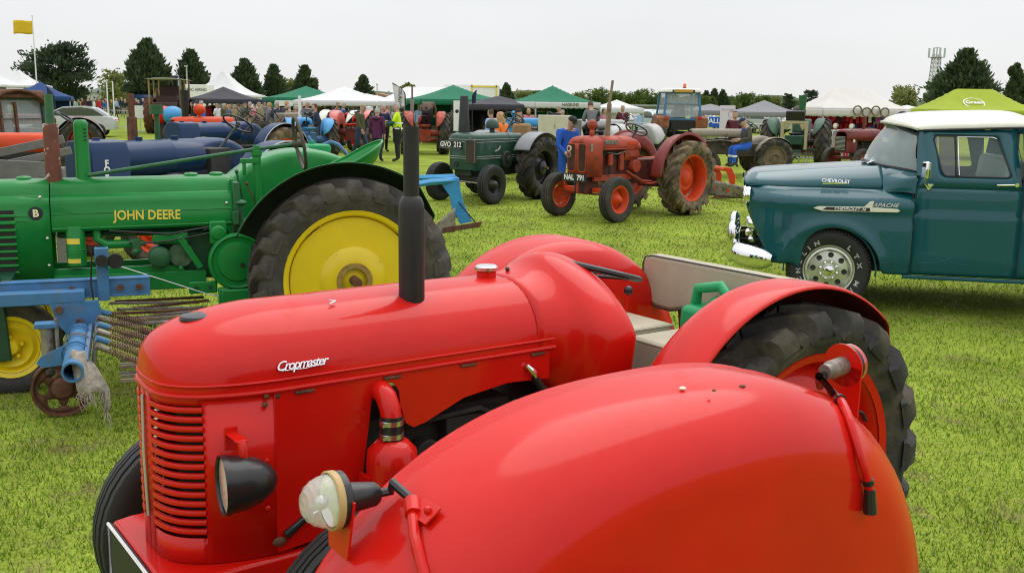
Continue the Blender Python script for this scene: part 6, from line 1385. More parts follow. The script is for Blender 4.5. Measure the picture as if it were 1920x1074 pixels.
MB().box((-.5, 0, .85), (.3, .6, .3)).box((-.7, 0, .5), (.2, .5, .08)).build('hitch', GREEN_DK, wg, bevel=.02)
ih = gt('red_tractor', 'dull red tractor with twin headlamps on top of its nose, behind the truck hood', 11.35, 31.6, RD(212), RED_DK, hood='round', hz=(.85, 1.30), hw=.27, xh=(.5, 2.0), wb=1.7, rim=RED_DK, lamps=True, stack=[(1.1, .05, 1.25, 1.62, .045, .045, RED_DK)], sw=None)
for k in range(11): MB().box((2.015, 0, .70 + k * .037), (.012, .34, .014)).build('grille_slat', BRIGHT, ih)
MB().ball((1.75, .275, .95), (.05, .012, .05), 14, 8).build('side_badge', CREAM, ih)
# blue cab tractor
def cab_tractor(name, label, x, y, rz, blue, roofm, skirt, beacon=True, z=0, s=1.0, rusty=False):
    r = gt(name, label, x, y, rz, blue, rim=CREAM, tyre=RUBBER_MUD, hood='box', hz=(1.05, 1.55), Rr=.78, Wr=.38, yr=.80, sw=None, seat=False, group=None, xh=(1.0, 2.7), wb=2.3)
    zt = 2.42
    for sg in (1, -1):
        for x_, xt in ((-.62, -.52), (.95, .80)): MB().loft([[(x_ + a * .04, sg * (.72 + b_ * .04), 1.35) for a, b_ in ((-1, -1), (1, -1), (1, 1), (-1, 1))], [(xt + a * .04, sg * (.64 + b_ * .04), zt) for a, b_ in ((-1, -1), (1, -1), (1, 1), (-1, 1))]]).build('cab_pillar', blue, r, bevel=.008)
        MB().grid(lambda u, v: (-.58 + 1.5 * v - .0 * u, sg * (.72 - .08 * u), 1.38 + 1.02 * u), 1, 1).build('side_glass', WINGLASS, r)
        MB().prism([(-.70, 1.02), (-.74, 1.42), (-.55, 1.50), (.3, 1.50), (.6, 1.2)], sg * .52, sg * 1.0).build('wheel_arch', skirt, r, bevel=.04)
        MB().box((-.755, sg * .66, 1.42), (.03, .16, .09)).build('tail_lamp', LENS_RED, r)
    MB().box((-.55, 0, 1.90), (.006, 1.24, .94), ry=.08).build('rear_glass', M('cab_rear_glass', (.45, .5, .52), .06, coat=1, alpha=.35), r)
    MB().box((.9, 0, 1.9), (.006, 1.24, .9), ry=-.12).build('front_glass', MATS['cab_rear_glass'], r)
    [MB().box(c_, d_).build('cab_rail', blue, r) for c_, d_ in (((-.58, 0, 1.95), (.02, 1.24, .02)), ((-.56, 0, zt - .04), (.06, 1.28, .06)), ((-.62, 0, 1.36), (.06, 1.36, .08)), ((.88, 0, zt - .04), (.06, 1.28, .06)))]
    MB().box((.12, 0, zt + .05), (1.65, 1.46, .16), t=.9).build('cab_roof', roofm, r, bevel=.05)
    MB().box((.15, 0, 1.45), (.5, .5, .5)).box((-.05, 0, 1.7), (.1, .46, .4)).build('cab_seat', BLACKP, r, bevel=.05)
    MB().box((-.55, 0, 1.15), (.25, .9, .40)).box((-.6, .3, .85), (.2, .08, .6)).box((-.6, -.3, .85), (.2, .08, .6)).build('linkage', DARK, r, bevel=.03)
    if beacon:
        MB().box((-.72, 0, zt + .03), (.06, .68, .11)).build('light_board', M('amber_board', (.55, .30, .03), .4), r, bevel=.01)
        MB().cyl((-.35, -.1, zt + .12), (-.35, -.1, zt + .16), .07, n=16).build('beacon_base', BLACKP, r); MB().lathe([(zt + .16, .065), (zt + .29, .058), (zt + .32, .03), (zt + .325, .001)], (-.35, -.1, 0), 'Z', 18).build('beacon', LENS_AMBER, r)
        for sg in (1, -1): MB().box((-.68, sg * .40, zt + .02), (.06, .07, .1)).build('work_lamp', BLACKP, r)
    return r
cab_tractor('cab_tractor', 'blue tractor with glass cab, amber roof beacon and muddy tyres', 6.5, 41.0, RD(93), BLUE, CREAM, M('rusty_orange_skirt', (.26, .09, .04), .7, var=.3, dirt=((.3, .24, .16), .55, 6)))
rc = cab_tractor('cab_tractor', 'derelict tractor with arched rusty cab at the far left', -8.75, 17.6, RD(150), M('rusted_teal_panel', (.03, .075, .07), .75, var=.4, scale=5, dirt=((.11, .05, .03), .5, 5, .2)), RUST, MATS['rusted_teal_panel'], beacon=False)
rc.scale = (.80, .80, .80)
MB().lathe([(-.85, .95), (.95, .95)], (.1, 0, 1.62), 'X', 20, a0=.75, a1=PI - .75).build('arched_roof', RUST, rc, solid=.05)
for y_ in (.0, .34): MB().box((-.60, y_, 1.75), (.05, .05, 1.1), ry=.08).build('window_post', RUST, rc)

# grey front loader
def loader():
    r = thing('front_loader', 'grey front loader arms and hydraulic pipe standing behind the bright green hood', 'farm implement', (-5.35, 10.7, 0), RD(20))
    MB().box((-.2, 0, 1.20), (1.3, .05, .22), ry=.06).build('side_plate', GREY, r, bevel=.006)
    MB().tube([(-.9, -.06, 1.02), (-.2, -.06, 1.06), (.1, -.06, 1.04), (.6, -.06, 1.03)], .05, 12).build('cross_pipe', GREY, r)
    MB().box((.25, .25, 1.42), (.75, .06, .09), ry=-.22).build('loader_arm', GREY, r, bevel=.006); MB().box((.3, .1, 1.30), (.8, .06, .08), ry=-.22).build('loader_arm', GREY, r, bevel=.006)
    MB().ball((-.22, -.03, 1.42), (.06, .09, .12), 14, 10).cyl((-.22, 0, 1.28), (-.22, 0, 1.4), .015).build('work_lamp', STEEL, r)
    [MB().box((x_, .2, .6), (.12, .3, 1.2)).build('stand', GREY, r, bevel=.01) for x_ in (.55, -.7)]
loader()
cz = thing('control_cabinet', 'cream metal cabinet with small blue sign beside the sacking seat', 'cabinet', on(1.22, 31.0), RD(8)); MB().box((0, 0, .85), (.95, .5, 1.45)).box((0, 0, .08), (1.0, .55, .16)).build('body', M('cream_cabinet', (.58, .54, .42), .6, var=.12, dirt=((.25, .2, .14), .62, 6)), cz, bevel=.015); MB().box((.62, -.05, .85), (.28, .4, 1.2)).build('side_box', GREY, cz, bevel=.01)
for x_ in (-.02, .0): pass
MB().box((-.05, -.254, 1.25), (.02, .02, .12)).box((-.05, -.254, .95), (.14, .02, .03)).build('latch', STEEL, cz); MB().box((.42, -.262, .78), (.16, .012, .34)).build('sign', C('royal'), cz)

j2 = thing('jerrycan', 'bright green plastic jerrycan hung on blue pipework behind the green steering wheel', 'jerrycan', (-2.72, 14.3, 1.02), RD(15))
MB().loft([[(a * k, b_ * .13, z) for a, b_ in ((-.19, -1), (.17, -1), (.17, 1), (-.19, 1))] for z, k in ((.0, .72), (.04, .8), (.28, 1.05), (.33, .95))]).build('body', PLASTG, j2, 60, bevel=.03); MB().cyl((-.08, 0, .32), (-.08, 0, .37), .04, n=14).build('cap', PLASTG, j2)
q = thing('lift_linkage', 'blue bent pipework and linkage holding the green jerrycan', 'farm implement', (-2.45, 14.4, 0), RD(10))
MB().tube([(-.42, 0, 1.45), (-.30, 0, 1.30), (-.1, 0, 1.38), (.0, 0, 1.34), (.25, 0, 1.05), (.42, 0, .9), (.45, 0, 0)], .028, 8).build('pipe', BLUE, q); MB().box((.2, .05, .95), (.35, .12, .12), ry=.3).build('bracket', BLUE, q, bevel=.02)
# ------------------------------------------------------------------ tents, banners, barriers
def hv(u): return 190 + (u - 960) * .01396
def ZZ(u, v, d): return 1.97 + (hv(u) - v) / 1920 * (d * .984 + .3)
def gazebo(name, label, u, d, wd, dp, eave, peak, mat, rz=0, ridge=0, valmat=None, walls=(), val=.22, lettering=None, group=None, conc=1.25, legm=None, wallmat=None):
    x, y = XY(u, d); r = thing(name, label, 'gazebo', on(x, y), rz, group); g0 = gz(x, y); eave -= g0; peak -= g0
    hx, hy = wd / 2, dp / 2
    def rf(uu, vv):
        px, py = (2 * uu - 1) * hx, (2 * vv - 1) * hy
        m = max((abs(px) - ridge / 2) / (hx - ridge / 2) if abs(px) > ridge / 2 else 0, abs(py) / hy)
        return (px, py, eave + (peak - eave) * (1 - m) ** conc - .03 * math.sin(PI * m) ** 2 * abs(math.sin(px * 3 + py * 2)))
    MB().grid(rf, 24, 24).build('canopy', mat, r, 25, solid=.006)
    n = 12
    for (ax_, sg) in (('x', 1), ('x', -1), ('y', 1), ('y', -1)):
        L_ = hx if ax_ == 'x' else hy
        def vf(uu, vv):
            t = (2 * uu - 1) * L_; off = (hy if ax_ == 'x' else hx) + .012; z = eave - .01 - val * vv - (.03 * abs(math.sin(uu * n * PI)) if vv > .9 else 0)
            return (t, sg * off, z) if ax_ == 'x' else (sg * off, t, z)
        MB().grid(vf, 48, 3).build('valance', valmat or mat, r, 25, solid=.004)
    for sx_ in (1, -1):
        for sy_ in (1, -1): MB().box((sx_ * (hx - .04), sy_ * (hy - .04), eave / 2), (.05, .05, eave)).build('leg', legm or GALV, r)
    for sx_ in (1, -1): MB().tube([(sx_ * (hx - .05), -hy + .05, eave - .35), (sx_ * (hx - .05), 0, eave - .08), (sx_ * (hx - .05), hy - .05, eave - .35)], .014, 5).build('roof_strut', GALV, r)
    for wl in walls:
        def wf(uu, vv):
            t = (2 * uu - 1); fold = .05 * math.sin(uu * 40)
            return {'back': (t * hx, hy - .03 + fold * .5, eave * vv), 'left': (-hx + .03 + fold * .5, t * hy, eave * vv), 'right': (hx - .03 + fold * .5, t * hy, eave * vv)}[wl]
        MB().grid(wf, 30, 2).build('side_wall', wallmat or mat, r, 40, solid=.004)
    return r, eave, hx, hy
# far left
gazebo('pagoda_tent', 'white pointed marquee at the far left below the yellow flag', 37, 112, 4.8, 4.8, 2.9, ZZ(37, 132, 112), WHITE, conc=1.6, walls=('back', 'left', 'right'))
gazebo('pagoda_tent', 'white marquee partly cut off by the left picture edge', -8, 108, 4.2, 4.2, 2.9, 4.2, WHITE, conc=1.6, walls=('back', 'left', 'right'))
g, e_, hx, hy = gazebo('gazebo', 'navy blue gazebo beside the broad pine with white lettering', 77, 62, 3.4, 3.4, ZZ(77, 181, 62), ZZ(77, 154, 62), TNAVY, rz=.35, walls=('back',), wallmat=TNAVY)
text('HARRIS', LETTER_W, g, (-.3, -hy * .80, e_ + .17), (1, 0, 0), (0, .7, .6), .30, 'canopy_lettering', .003, .004)
g, e_, hx, hy = gazebo('gazebo', 'charcoal gazebo with navy legs in front of the big white marquee', 418, 57, 3.5, 3.5, ZZ(418, 186, 57), ZZ(418, 163, 57), TBLACK, rz=.5, legm=C('navy'), walls=())
gazebo('pagoda_tent', 'tall white marquee with steep pointed roof behind the charcoal gazebo', 418, 98, 6.2, 6.2, ZZ(418, 178, 98), ZZ(418, 131, 98), WHITE, conc=1.7, walls=('back', 'left', 'right'))
t = thing('sign_trailer', 'white box trailer with dark hire lettering left of the tall white marquee', 'trailer', on(*XY(372, 90)), 0)
MB().box((0, 0, 1.9), (1.9, 2.2, 2.2)).build('box_body', WHITEP, t, bevel=.03); MB().box((0, 0, .7), (1.9, 1.6, .2)).build('chassis', DARK, t)
for sg in (1, -1): MB().cyl((sg * .6, -1.0, .35), (sg * .6, -.8, .35), .35, n=16).build('wheel', RUBBER, t)
text('TRAC HIRING', LETTER_K, t, (0, -1.104, 2.55), (1, 0, 0), (0, 0, 1), .36, 'hire_lettering', .004, .004, sx_=.85)
g, e_, hx, hy = gazebo('gazebo', 'green pitched gazebo with a white counter front', 572, 56, 3.9, 3.9, ZZ(572, 184, 56), ZZ(572, 162, 56), TGREEN, rz=.45, walls=('back', 'right', 'left'))
MB().box((-1.0, -hy - .35, e_ - .28), (2.4, .06, .28)).build('fascia_board', WHITEP, g); MB().box((-.8, -hy - .3, .65), (1.6, .4, 1.0)).build('counter', WHITEP, g)
gazebo('gazebo', 'white gazebo with open front right of the green pitched one', 643, 50, 4.3, 4.3, ZZ(643, 189, 50), ZZ(643, 163, 50), WHITE, rz=.35)
gazebo('dome_tent', 'low white rounded tent beside the open white gazebo', 684, 64, 3.2, 3.2, ZZ(684, 188, 64), ZZ(684, 176, 64), WHITE, conc=.7)
gazebo('marquee', 'long white marquee behind the red tractor with the stooping man', 800, 80, 7.0, 5.5, ZZ(800, 190, 80), ZZ(800, 164, 80), WHITE, ridge=3.5, conc=1.0, walls=('back', 'left', 'right'))
g, e_, hx, hy = gazebo('gazebo', 'large green gazebo left of the tall black chimney', 846, 49, 4.0, 4.0, ZZ(846, 187, 49), ZZ(846, 160, 49), TGREEN, rz=.30, walls=('back', 'right'))
MB().box((-.3, 0, .75), (2.2, .7, .06)).box((-.3, 0, .4), (2.1, .6, .6)).build('trestle_table', WOOD, g)
gazebo('gazebo', 'charcoal gazebo right of the large green one', 930, 46, 3.6, 3.6, ZZ(930, 196, 46), ZZ(930, 180, 46), TBLACK, rz=.25, walls=('back',))
g, e_, hx, hy = gazebo('gazebo', 'green topped gazebo with white lettered valance above two visitors', 1030, 45.5, 3.1, 3.1, ZZ(1030, 191, 45.5), ZZ(1030, 161, 45.5), TGREEN, rz=.42, valmat=WHITE, val=.24, walls=('back', 'right'), conc=1.35)
text('HASKINS', M('olive_letter', (.10, .12, .03), .6), g, (.1, -hy - .02, e_ - .12), (1, 0, 0), (0, 0, 1), .20, 'valance_lettering', .002, .003); text('HASKINS', MATS['olive_letter'], g, (hx + .02, -.2, e_ - .12), (0, 1, 0), (0, 0, 1), .20, 'valance_lettering', .002, .003)
MB().box((-.6, .6, 1.75), (1.0, .05, .45)).box((-1.0, .3, .8), (.7, .4, 1.2)).build('display_board', WHITEP, g)
gazebo('gazebo', 'small white gazebo with arched side walls behind the tan exhaust', 1150, 48.5, 1.9, 2.4, ZZ(1150, 202, 48.5), ZZ(1150, 187, 48.5), WHITE, rz=.2, walls=('back',))
gazebo('gazebo', 'mid grey gazebo half hidden by the blue cab tractor', 1325, 60, 3.8, 3.8, ZZ(1325, 207, 60), ZZ(1325, 195, 60), TGREY)
gazebo('gazebo', 'mid grey gazebo above the parked cars and the seated man', 1425, 54, 3.1, 3.1, ZZ(1425, 210, 54), ZZ(1425, 188, 54), TGREY, rz=.1)
gazebo('gazebo', 'lime green gazebo with white round logo behind the truck roof', 1812, 41, 4.0, 3.4, ZZ(1812, 207, 41), ZZ(1812, 168, 41), TLIME, ridge=1.55, conc=1.25, val=.2)
g = [o for o in COL.objects if o.get('label', '').startswith('lime green')][0]
lz = ZZ(1790, 192, 39.5)
MB().lathe([(-.012, .30), (.0, .33), (.012, .30)], (0, 0, 0), 'Z', 32, closed_prof=True).xf(Matrix.Translation((-.42, -1.02, lz - .02)) @ Euler((.62, 0, 0)).to_matrix().to_4x4() @ Matrix.Diagonal((1.25, 1, 1, 1))).build('logo_ring', LETTER_W, g)
text('Green', LETTER_W, g, (-.42, -1.045, lz + .0), (1, 0, 0), (0, .82, .57), .26, 'logo_lettering', .004, .005)
MB().box((.6, .9, 1.55), (3.6, .05, .9)).build('banner', M('pale_green_banner', (.35, .55, .30), .7), g)
# white stall full of red goods
def stall():
    u, d = 1583, 40.5
    r, e, hx, hy = gazebo('market_stall', 'white market stall hung with red clothing and souvenirs', u, d, 3.45, 3.0, ZZ(u, 204, d), ZZ(u, 165, d), M('offwhite_fabric', (.74, .71, .67), .8, var=.03, transl=.2), rz=.12, ridge=1.25, conc=1.1, val=.26, walls=('back', 'right'))
    rr = random.Random(11)
    MB().grid(lambda a, b: ((2 * a - 1) * hx * .97, hy - .12 + .03 * math.sin(a * 50), .1 + (e - .2) * b), 40, 3).build('red_backcloth', M('red_cloth_deep', (.36, .008, .015), .85, var=.25, scale=5), r, 40, solid=.004)
    cols = [C('red'), C('maroon'), C('navy'), C('purple'), C('black'), C('royal'), C('white'), C('pink'), C('grey'), C('magenta')]
    for row in range(3):
        for k in range(22):
            x = -hx * .93 + 1.86 * hx * k / 21 + rr.uniform(-.04, .04); z = e - .18 - .38 * row + rr.uniform(-.05, .05); y = -hy + .5 + .75 * row
            h = rr.uniform(.22, .42); w_ = rr.uniform(.05, .08)
            MB().loft([[(x + w_ * k2 * cos(a), y + w_ * .6 * k2 * sin(a), z - h * t) for a in np.linspace(0, 2 * PI, 9)[:-1]] for t, k2 in ((0, .3), (.12, .9), (.6, 1), (1, 1.15))]).build('hanging_garment', cols[rr.randrange(10)] if rr.random() > .38 else cols[0], r, 50)
    for k in range(4):
        x = -.42 + .36 * k; MB().lathe([(-.03, .17), (0, .19), (.03, .17), (.0, .13)], (x, -hy - .10, e - .05 - .06 * (k % 2)), 'Y', 20, closed_prof=True).build('wire_wreath', M('bronze_wire', (.20, .16, .10), .5, metal=.4, var=.5, scale=40), r)
    for x in (-1.1, 0, 1.1): MB().box((x, -hy + .25, .78), (1.05, .7, .05)).box((x, -hy + .25, .40), (1.0, .6, .7)).build('table', C('red') if x < 1 else C('white'), r, bevel=.01)
    for k in range(26): MB().box((-1.5 + k * .12, -hy + .25 + rr.uniform(-.2, .2), .84 + rr.uniform(0, .05)), (.09, .14, rr.uniform(.05, .14)), rz=rr.uniform(0, 3)).build('folded_goods', cols[rr.randrange(10)], r, bevel=.01)
stall()
gazebo('tent', 'plain white tent right of the market stall', 1690, 46, 2.2, 2.2, ZZ(1690, 212, 46), ZZ(1690, 197, 46), WHITE, walls=('back', 'left', 'right'), conc=.8)

def feather(label, u, d, vt, vb, wpx, mat, lean, word=None, lm=LETTER_K, edge=LETTER_K):
    x, y = XY(u, d); zt, zb = ZZ(u, vt, d) - gz(x, y), ZZ(u, vb, d) - gz(x, y); w_ = wpx / 1920 * d; r = thing('feather_flag', label, 'flag', on(x, y), 0)
    h = zt - zb
    def ed(t): return w_ * (lean * (1 - t) * 0 + 1.0 * t ** 3 * -0.0)
    sgn = 1 if lean > 0 else -1
    px = lambda t: w_ * (.45 - 1.0 * max(0, t - .45) ** 2.0 / .3025) if t > .45 else w_ * .45
    lx = lambda t: w_ * (-.30 - .25 * t)
    MB().tube([(sgn * w_ * .45, 0, 0)] + [(sgn * px(t), 0, zb + h * t) for t in np.linspace(0, 1, 16)], .022, 6).build('pole', edge, r)
    MB().grid(lambda a, b_: (sgn * (px(a) + (lx(a) - px(a)) * b_), .02 * math.sin(a * 6 + b_ * 2), zb + h * a), 18, 4).build('flag_cloth', mat, r, 60, solid=.004)
    if word: text(word, lm, r, (sgn * (w_ * .03), -.05, zb + h * .38), (-.06 * sgn, 0, -1), (1, 0, -.06), w_ * .36, 'flag_lettering', .002, .003)
    return r
feather('white feather flag with black edge reading COUNTRY behind the high-visibility vest', 746, 43, 157, 200, 24, WHITE, 1, 'COUNTRY')
feather('pale blue feather flag right of the traction engine canopy', 335, 66, 140, 172, 10, M('pale_blue_flag', (.30, .48, .75), .7), 1)
feather('navy feather flag beside the navy gazebo', 96, 56, 163, 205, 14, C('navy'), 1)
feather('small navy flag with white marks left of the tall black chimney', 885, 40, 170, 194, 8, C('navy'), -1)
def panel(label, u, d, vt, vb, wpx, mat, nm='banner_stand', dot=None):
    x, y = XY(u, d); z0 = max(.05, ZZ(u, vb, d) - gz(x, y)); z1 = ZZ(u, vt, d) - gz(x, y); w_ = wpx / 1920 * d
    r = thing(nm, label, 'banner', on(x, y), 0); MB().box((0, 0, (z0 + z1) / 2), (w_, .02, z1 - z0)).build('panel', mat, r, bevel=.004); MB().box((0, 0, .03), (w_ * 1.05, .3, .06)).box((0, .03, z1 / 2), (.03, .03, z1)).build('stand', GALV, r)
    if dot: MB().lathe([(-.012, .08), (-.014, .001)], (0, 0, z0 + (z1 - z0) * .65), 'Y', 16).build('emblem', dot, r)
    return r
panel('white upright banner with small dark emblem right of the large green gazebo', 853, 44, 189, 245, 13, WHITEP, dot=LETTER_K)
b_ = panel('pale upright banner with faint pink print behind the seated man', 1357, 43, 198, 262, 28, M('pale_pink_print', (.72, .66, .72), .6, var=.04, scale=4))
text('Tea Lodge', M('faint_mauve', (.45, .35, .48), .6), b_, (0, -.02, 1.75), (1, 0, 0), (0, 0, 1), .13, 'banner_lettering', .001); MB().lathe([(-.016, .11), (-.018, .13), (-.016, .14)], (.16, 0, 1.55), 'Y', 24).build('ring_motif', M('faint_pink', (.6, .35, .45), .6), b_)
b_ = panel('blue banner with white lettering behind the small white gazebo', 1216, 40, 233, 252, 22, C('royal'), 'banner'); text('NEWBC', LETTER_W, b_, (0, -.02, .95), (1, 0, 0), (0, 0, 1), .20, 'banner_lettering', .002, .004)
b_ = panel('blue banner with large white letters right of the blue cab tractor', 1333, 46, 219, 238, 20, C('royal'), 'banner'); text('ALL', LETTER_W, b_, (0, -.02, 1.22), (1, 0, 0), (0, 0, 1), .3, 'banner_lettering', .002, .006)
panel('small blue and white sign board near the parked silver cars', 1195, 52, 216, 234, 14, C('paleblue'), 'sign_board')
panel('white ribbed screen fence beside the traction engine', 260, 58, 198, 222, 40, WHITEP, 'screen_fence')
# yellow flag
fp = thing('flagpole', 'tall white pole flying a plain yellow flag', 'flagpole', on(*XY(70, 66)), 0)
zt = ZZ(70, 35, 66); MB().tube([(0, 0, 0), (0, 0, zt)], [.05, .03], 10).build('pole', WHITEP, fp); MB().ball((0, 0, zt), (.06, .06, .06), 10, 8).build('finial', WHITEP, fp)
MB().grid(lambda a, b_: (-.02 - 1.18 * a - .03 * b_, .10 * math.sin(a * 6) * a, zt - .30 - .82 * b_ - .02 * math.sin(a * 7)), 16, 6).build('flag_cloth', M('yellow_fabric', (.80, .58, .03), .7, transl=.3), fp, 60, solid=.004)
for (u, d, vt, vb) in ((200, 72, 154, 200), (211, 72, 153, 200)): x, y = XY(u, d); q = thing('white_post', 'slim white post %s of the pair left of the traction engine' % ('left' if u < 205 else 'right'), 'post', on(x, y)); MB().cyl((0, 0, 0), (0, 0, ZZ(u, vt, d) - gz(x, y)), .045, n=8).build('shaft', WHITEP, q)
for (u, d, vt, nm) in ((349, 105, 126, 'lamp post in front of the conifers left of the tall marquee'), (703, 140, 159, 'thin grey lamp post right of the lone conifer'), (725, 140, 172, 'short grey lamp post left of the COUNTRY flag')):
    x, y = XY(u, d); h_ = ZZ(u, vt, d) - gz(x, y); q = thing('lamp_post', nm, 'lamp post', on(x, y)); MB().tube([(0, 0, 0), (0, 0, h_)], [.10, .06], 8).build('column', GALV, q); MB().box((.0, -.15, h_), (.22, .5, .12)).build('lamp_head', GALV, q)
# crowd barriers
def barrier(label, x, y, rz, L_=2.3):
    r = thing('crowd_barrier', label, 'barrier', on(x, y), rz, 'crowd barriers')
    MB().tube([(-L_ / 2, 0, .15), (-L_ / 2, 0, 1.0), (-L_ / 2 + .1, 0, 1.1), (L_ / 2 - .1, 0, 1.1), (L_ / 2, 0, 1.0), (L_ / 2, 0, .15)], .021, 8, loop=True).build('frame', GALV, r)
    n = int(L_ / .12)
    for k in range(1, n): MB().cyl((-L_ / 2 + k * L_ / n, 0, .15), (-L_ / 2 + k * L_ / n, 0, 1.1), .008, n=5).build('bar', GALV, r)
    for sx_ in (-.8, .8): MB().tube([(sx_ * L_ / 2, -.28, 0), (sx_ * L_ / 2, 0, .16), (sx_ * L_ / 2, .28, 0)], .016, 6).build('foot', GALV, r)
for k in range(3): barrier(['crowd barrier nearest the worn green tractor, in front of the stall', 'crowd barrier leaning behind the first one by the stall', 'crowd barrier end-on to the market stall'][k], 11.0 + .35 * k, 36.4 + .5 * k, [.25, .45, 1.1][k])
for k in range(4): x, y = XY(112 + 31 * k, 62); barrier(['leftmost of four barriers by the silver car', 'second of four barriers from the silver car', 'third of four barriers from the silver car', 'barrier nearest the rust brown stack'][k], x, y, .05)
for k, (u, d) in enumerate(((1350, 47), (1386, 47), (1180, 46))): x, y = XY(u, d); barrier(['barrier in front of the pale pink banner', 'barrier behind the seated man', 'barrier before the parked cars right of the tan exhaust'][k], x, y, 0)
# traction engine
def traction():
    x, y = XY(313, 56); r = thing('traction_engine', 'dark steam traction engine with flat canopy and brass posts, seen from behind', 'steam engine', on(x, y), RD(100))
    brass = M('aged_brass', (.32, .22, .10), .45, metal=.6, var=.3)
    MB().loft([[(a, w_ * b_, z) for b_, z in ((-1, 2.85), (-.5, 2.93), (0, 2.95), (.5, 2.93), (1, 2.85), (.5, 2.86), (0, 2.88), (-.5, 2.86))] for a, w_ in ((-1.0, 1.0), (2.9, 1.0))]).build('canopy', M('canopy_board', (.34, .33, .28), .6), r)
    for a in (-.8, .8, 2.6):
        for s in (-.8, .8): MB().cyl((a, s, 1.3), (a, s, 2.9), .05, n=8).build('canopy_post', brass, r)
    for s in (1, -1): wheel(r, (0, s * .9, .95), .95, .45, .80, RUST, M('engine_maroon', (.06, .03, .022), .6, var=.3), s, lugs=14, disc='flat', lug_h=.03); wheel(r, (2.9, s * .6, .55), .55, .25, .45, RUST, MATS['engine_maroon'], s, disc='flat')
    MB().cyl((.6, 0, 1.45), (3.1, 0, 1.45), .45, n=20).box((.2, 0, 1.3), (1.0, 1.1, 1.4)).build('boiler', MATS['engine_maroon'], r, bevel=.03)
    MB().box((.9, 0, 2.1), (.4, 1.0, .9)).build('cab_front', MATS['engine_maroon'], r, bevel=.05); MB().box((-.9, 0, 1.2), (.7, 1.25, .9)).build('tender', MATS['engine_maroon'], r, bevel=.05); MB().tube([(3.0, 0, 1.8), (3.0, 0, 3.1)], [.14, .18], 14).build('chimney', BLACKP, r); MB().lathe([(-.06, .5), (.06, .5), (.06, .38), (-.06, .38)], (.9, .7, 1.9), 'Y', 24, closed_prof=True).build('flywheel', brass, r)
traction()
for (u, d, m_, lb) in ((306, 40, RED, 'round red fuel tank end standing before the traction engine'), (323, 40, SKYBLUE, 'round blue fuel tank end right of the red one')):
    x, y = XY(u, d); q = thing('fuel_tank', lb, 'tank', on(x, y), RD(250)); MB().ball((0, 0, 1.25), (.5, .36, .36), 18, 12).build('drum', m_, q, 60); MB().box((0, 0, .5), (.5, .4, 1.0)).build('cradle', DARK, q, bevel=.02); MB().cyl((0, .3, .5), (0, .6, .5), .5, n=24).build('wheel', RUBBER, q)

# ------------------------------------------------------------------ cars, vans, lorry
def car(label, x, y, rz, paint, van=False, group='parked cars', s=1.0):
    r = thing('parked_van' if van else 'parked_car', label, 'van' if van else 'car', on(x, y), rz, group, s)
    P_ = [(-2.1, .35), (-2.15, .75), (-2.0, .95), (-1.5, 1.0), (1.2, .95), (2.0, .78), (2.15, .55), (2.1, .35)] if not van else [(-2.3, .35), (-2.3, 2.0), (-2.2, 2.1), (1.2, 2.1), (1.5, 1.95), (1.95, 1.2), (2.4, 1.05), (2.45, .4)]
    T_ = [(-1.75, .98), (-1.2, 1.38), (-.6, 1.46), (.2, 1.42), (1.15, .96)]
    b = MB(); rings = []
    for yy, k in ((-.86, .96), (-.84, 1), (.84, 1), (.86, .96)): rings.append([(a * k, yy, c if c < .5 else c * (1 if abs(yy) < .85 else .99)) for a, c in P_])
    b.loft(rings); b.build('body', paint, r, 40, bevel=.04)
    if not van:
        MB().loft([[(a, yy * k, c) for a, c in T_] for yy, k in ((-.80, 1), (-.79, 1), (.79, 1), (.80, 1))]).build('roof', paint, r, 40, bevel=.05)
        G_ = [(-1.62, 1.0), (-1.12, 1.33), (-.6, 1.40), (.2, 1.36), (1.0, 1.0)]
        for sg in (1, -1): MB().prism(G_, sg * .798, sg * .812).build('side_window', M('car_glass', (.05, .06, .065), .08, coat=1), r)
        MB().box((.70, 0, 1.19), (.02, 1.4, .58), ry=-1.12).build('windscreen', MATS['car_glass'] if 'car_glass' in MATS else GLASS, r); MB().box((-1.50, 0, 1.19), (.02, 1.4, .58), ry=.98).build('rear_window', MATS['car_glass'], r)
    else:
        MB().box((1.74, 0, 1.58), (.03, 1.5, .7), ry=-.52).build('windscreen', M('car_glass', (.05, .06, .065), .08, coat=1), r)
        for sg in (1, -1): MB().box((1.15, sg * .865, 1.6), (.7, .02, .5)).build('side_window', MATS['car_glass'], r)
    for a in (-1.35, 1.35):
        for sg in (1, -1):
            o = MB().lathe([(-.1, .2), (-.1, .32), (.1, .32), (.1, .2)], (a, sg * .78, .32), 'Y', 20).build('wheel', RUBBER_CAR, r); MB().lathe([(.09 * sg, .2), (.1 * sg, .1), (.1 * sg, .001)], (a, sg * .78, .32), 'Y', 16).build('hub_cap', BRIGHT, o)
    for sg in (1, -1): MB().box((2.08, sg * .62, .70), (.10, .32, .14)).build('headlamp', LENS, r, bevel=.02); MB().box((-2.12, sg * .68, .78), (.06, .22, .16)).build('tail_lamp', LENS_RED, r, bevel=.02)
SIL = M('silver_car_paint', (.50, .52, .54), .3, metal=.3, coat=.8, var=.03); WHC = M('white_car_paint', (.75, .76, .77), .35, coat=.6, var=.03); BLC = M('blue_car_paint', (.03, .08, .22), .3, coat=.8); RDC = M('red_car_paint', (.40, .02, .02), .3, coat=.8); DKC = M('dark_car_paint', (.03, .032, .036), .3, coat=.8); LTB = M('pale_blue_car_paint', (.40, .52, .60), .3, coat=.8)
car('silver car behind the rusty cab and left barriers', *XY(130, 50), RD(195), SIL)
car('dark four wheel drive car with roof rack behind the crowd at left', *XY(178, 112), RD(170), DKC); car('navy blue van behind the crowd left of the traction engine', *XY(247, 116), RD(180), BLC, True)
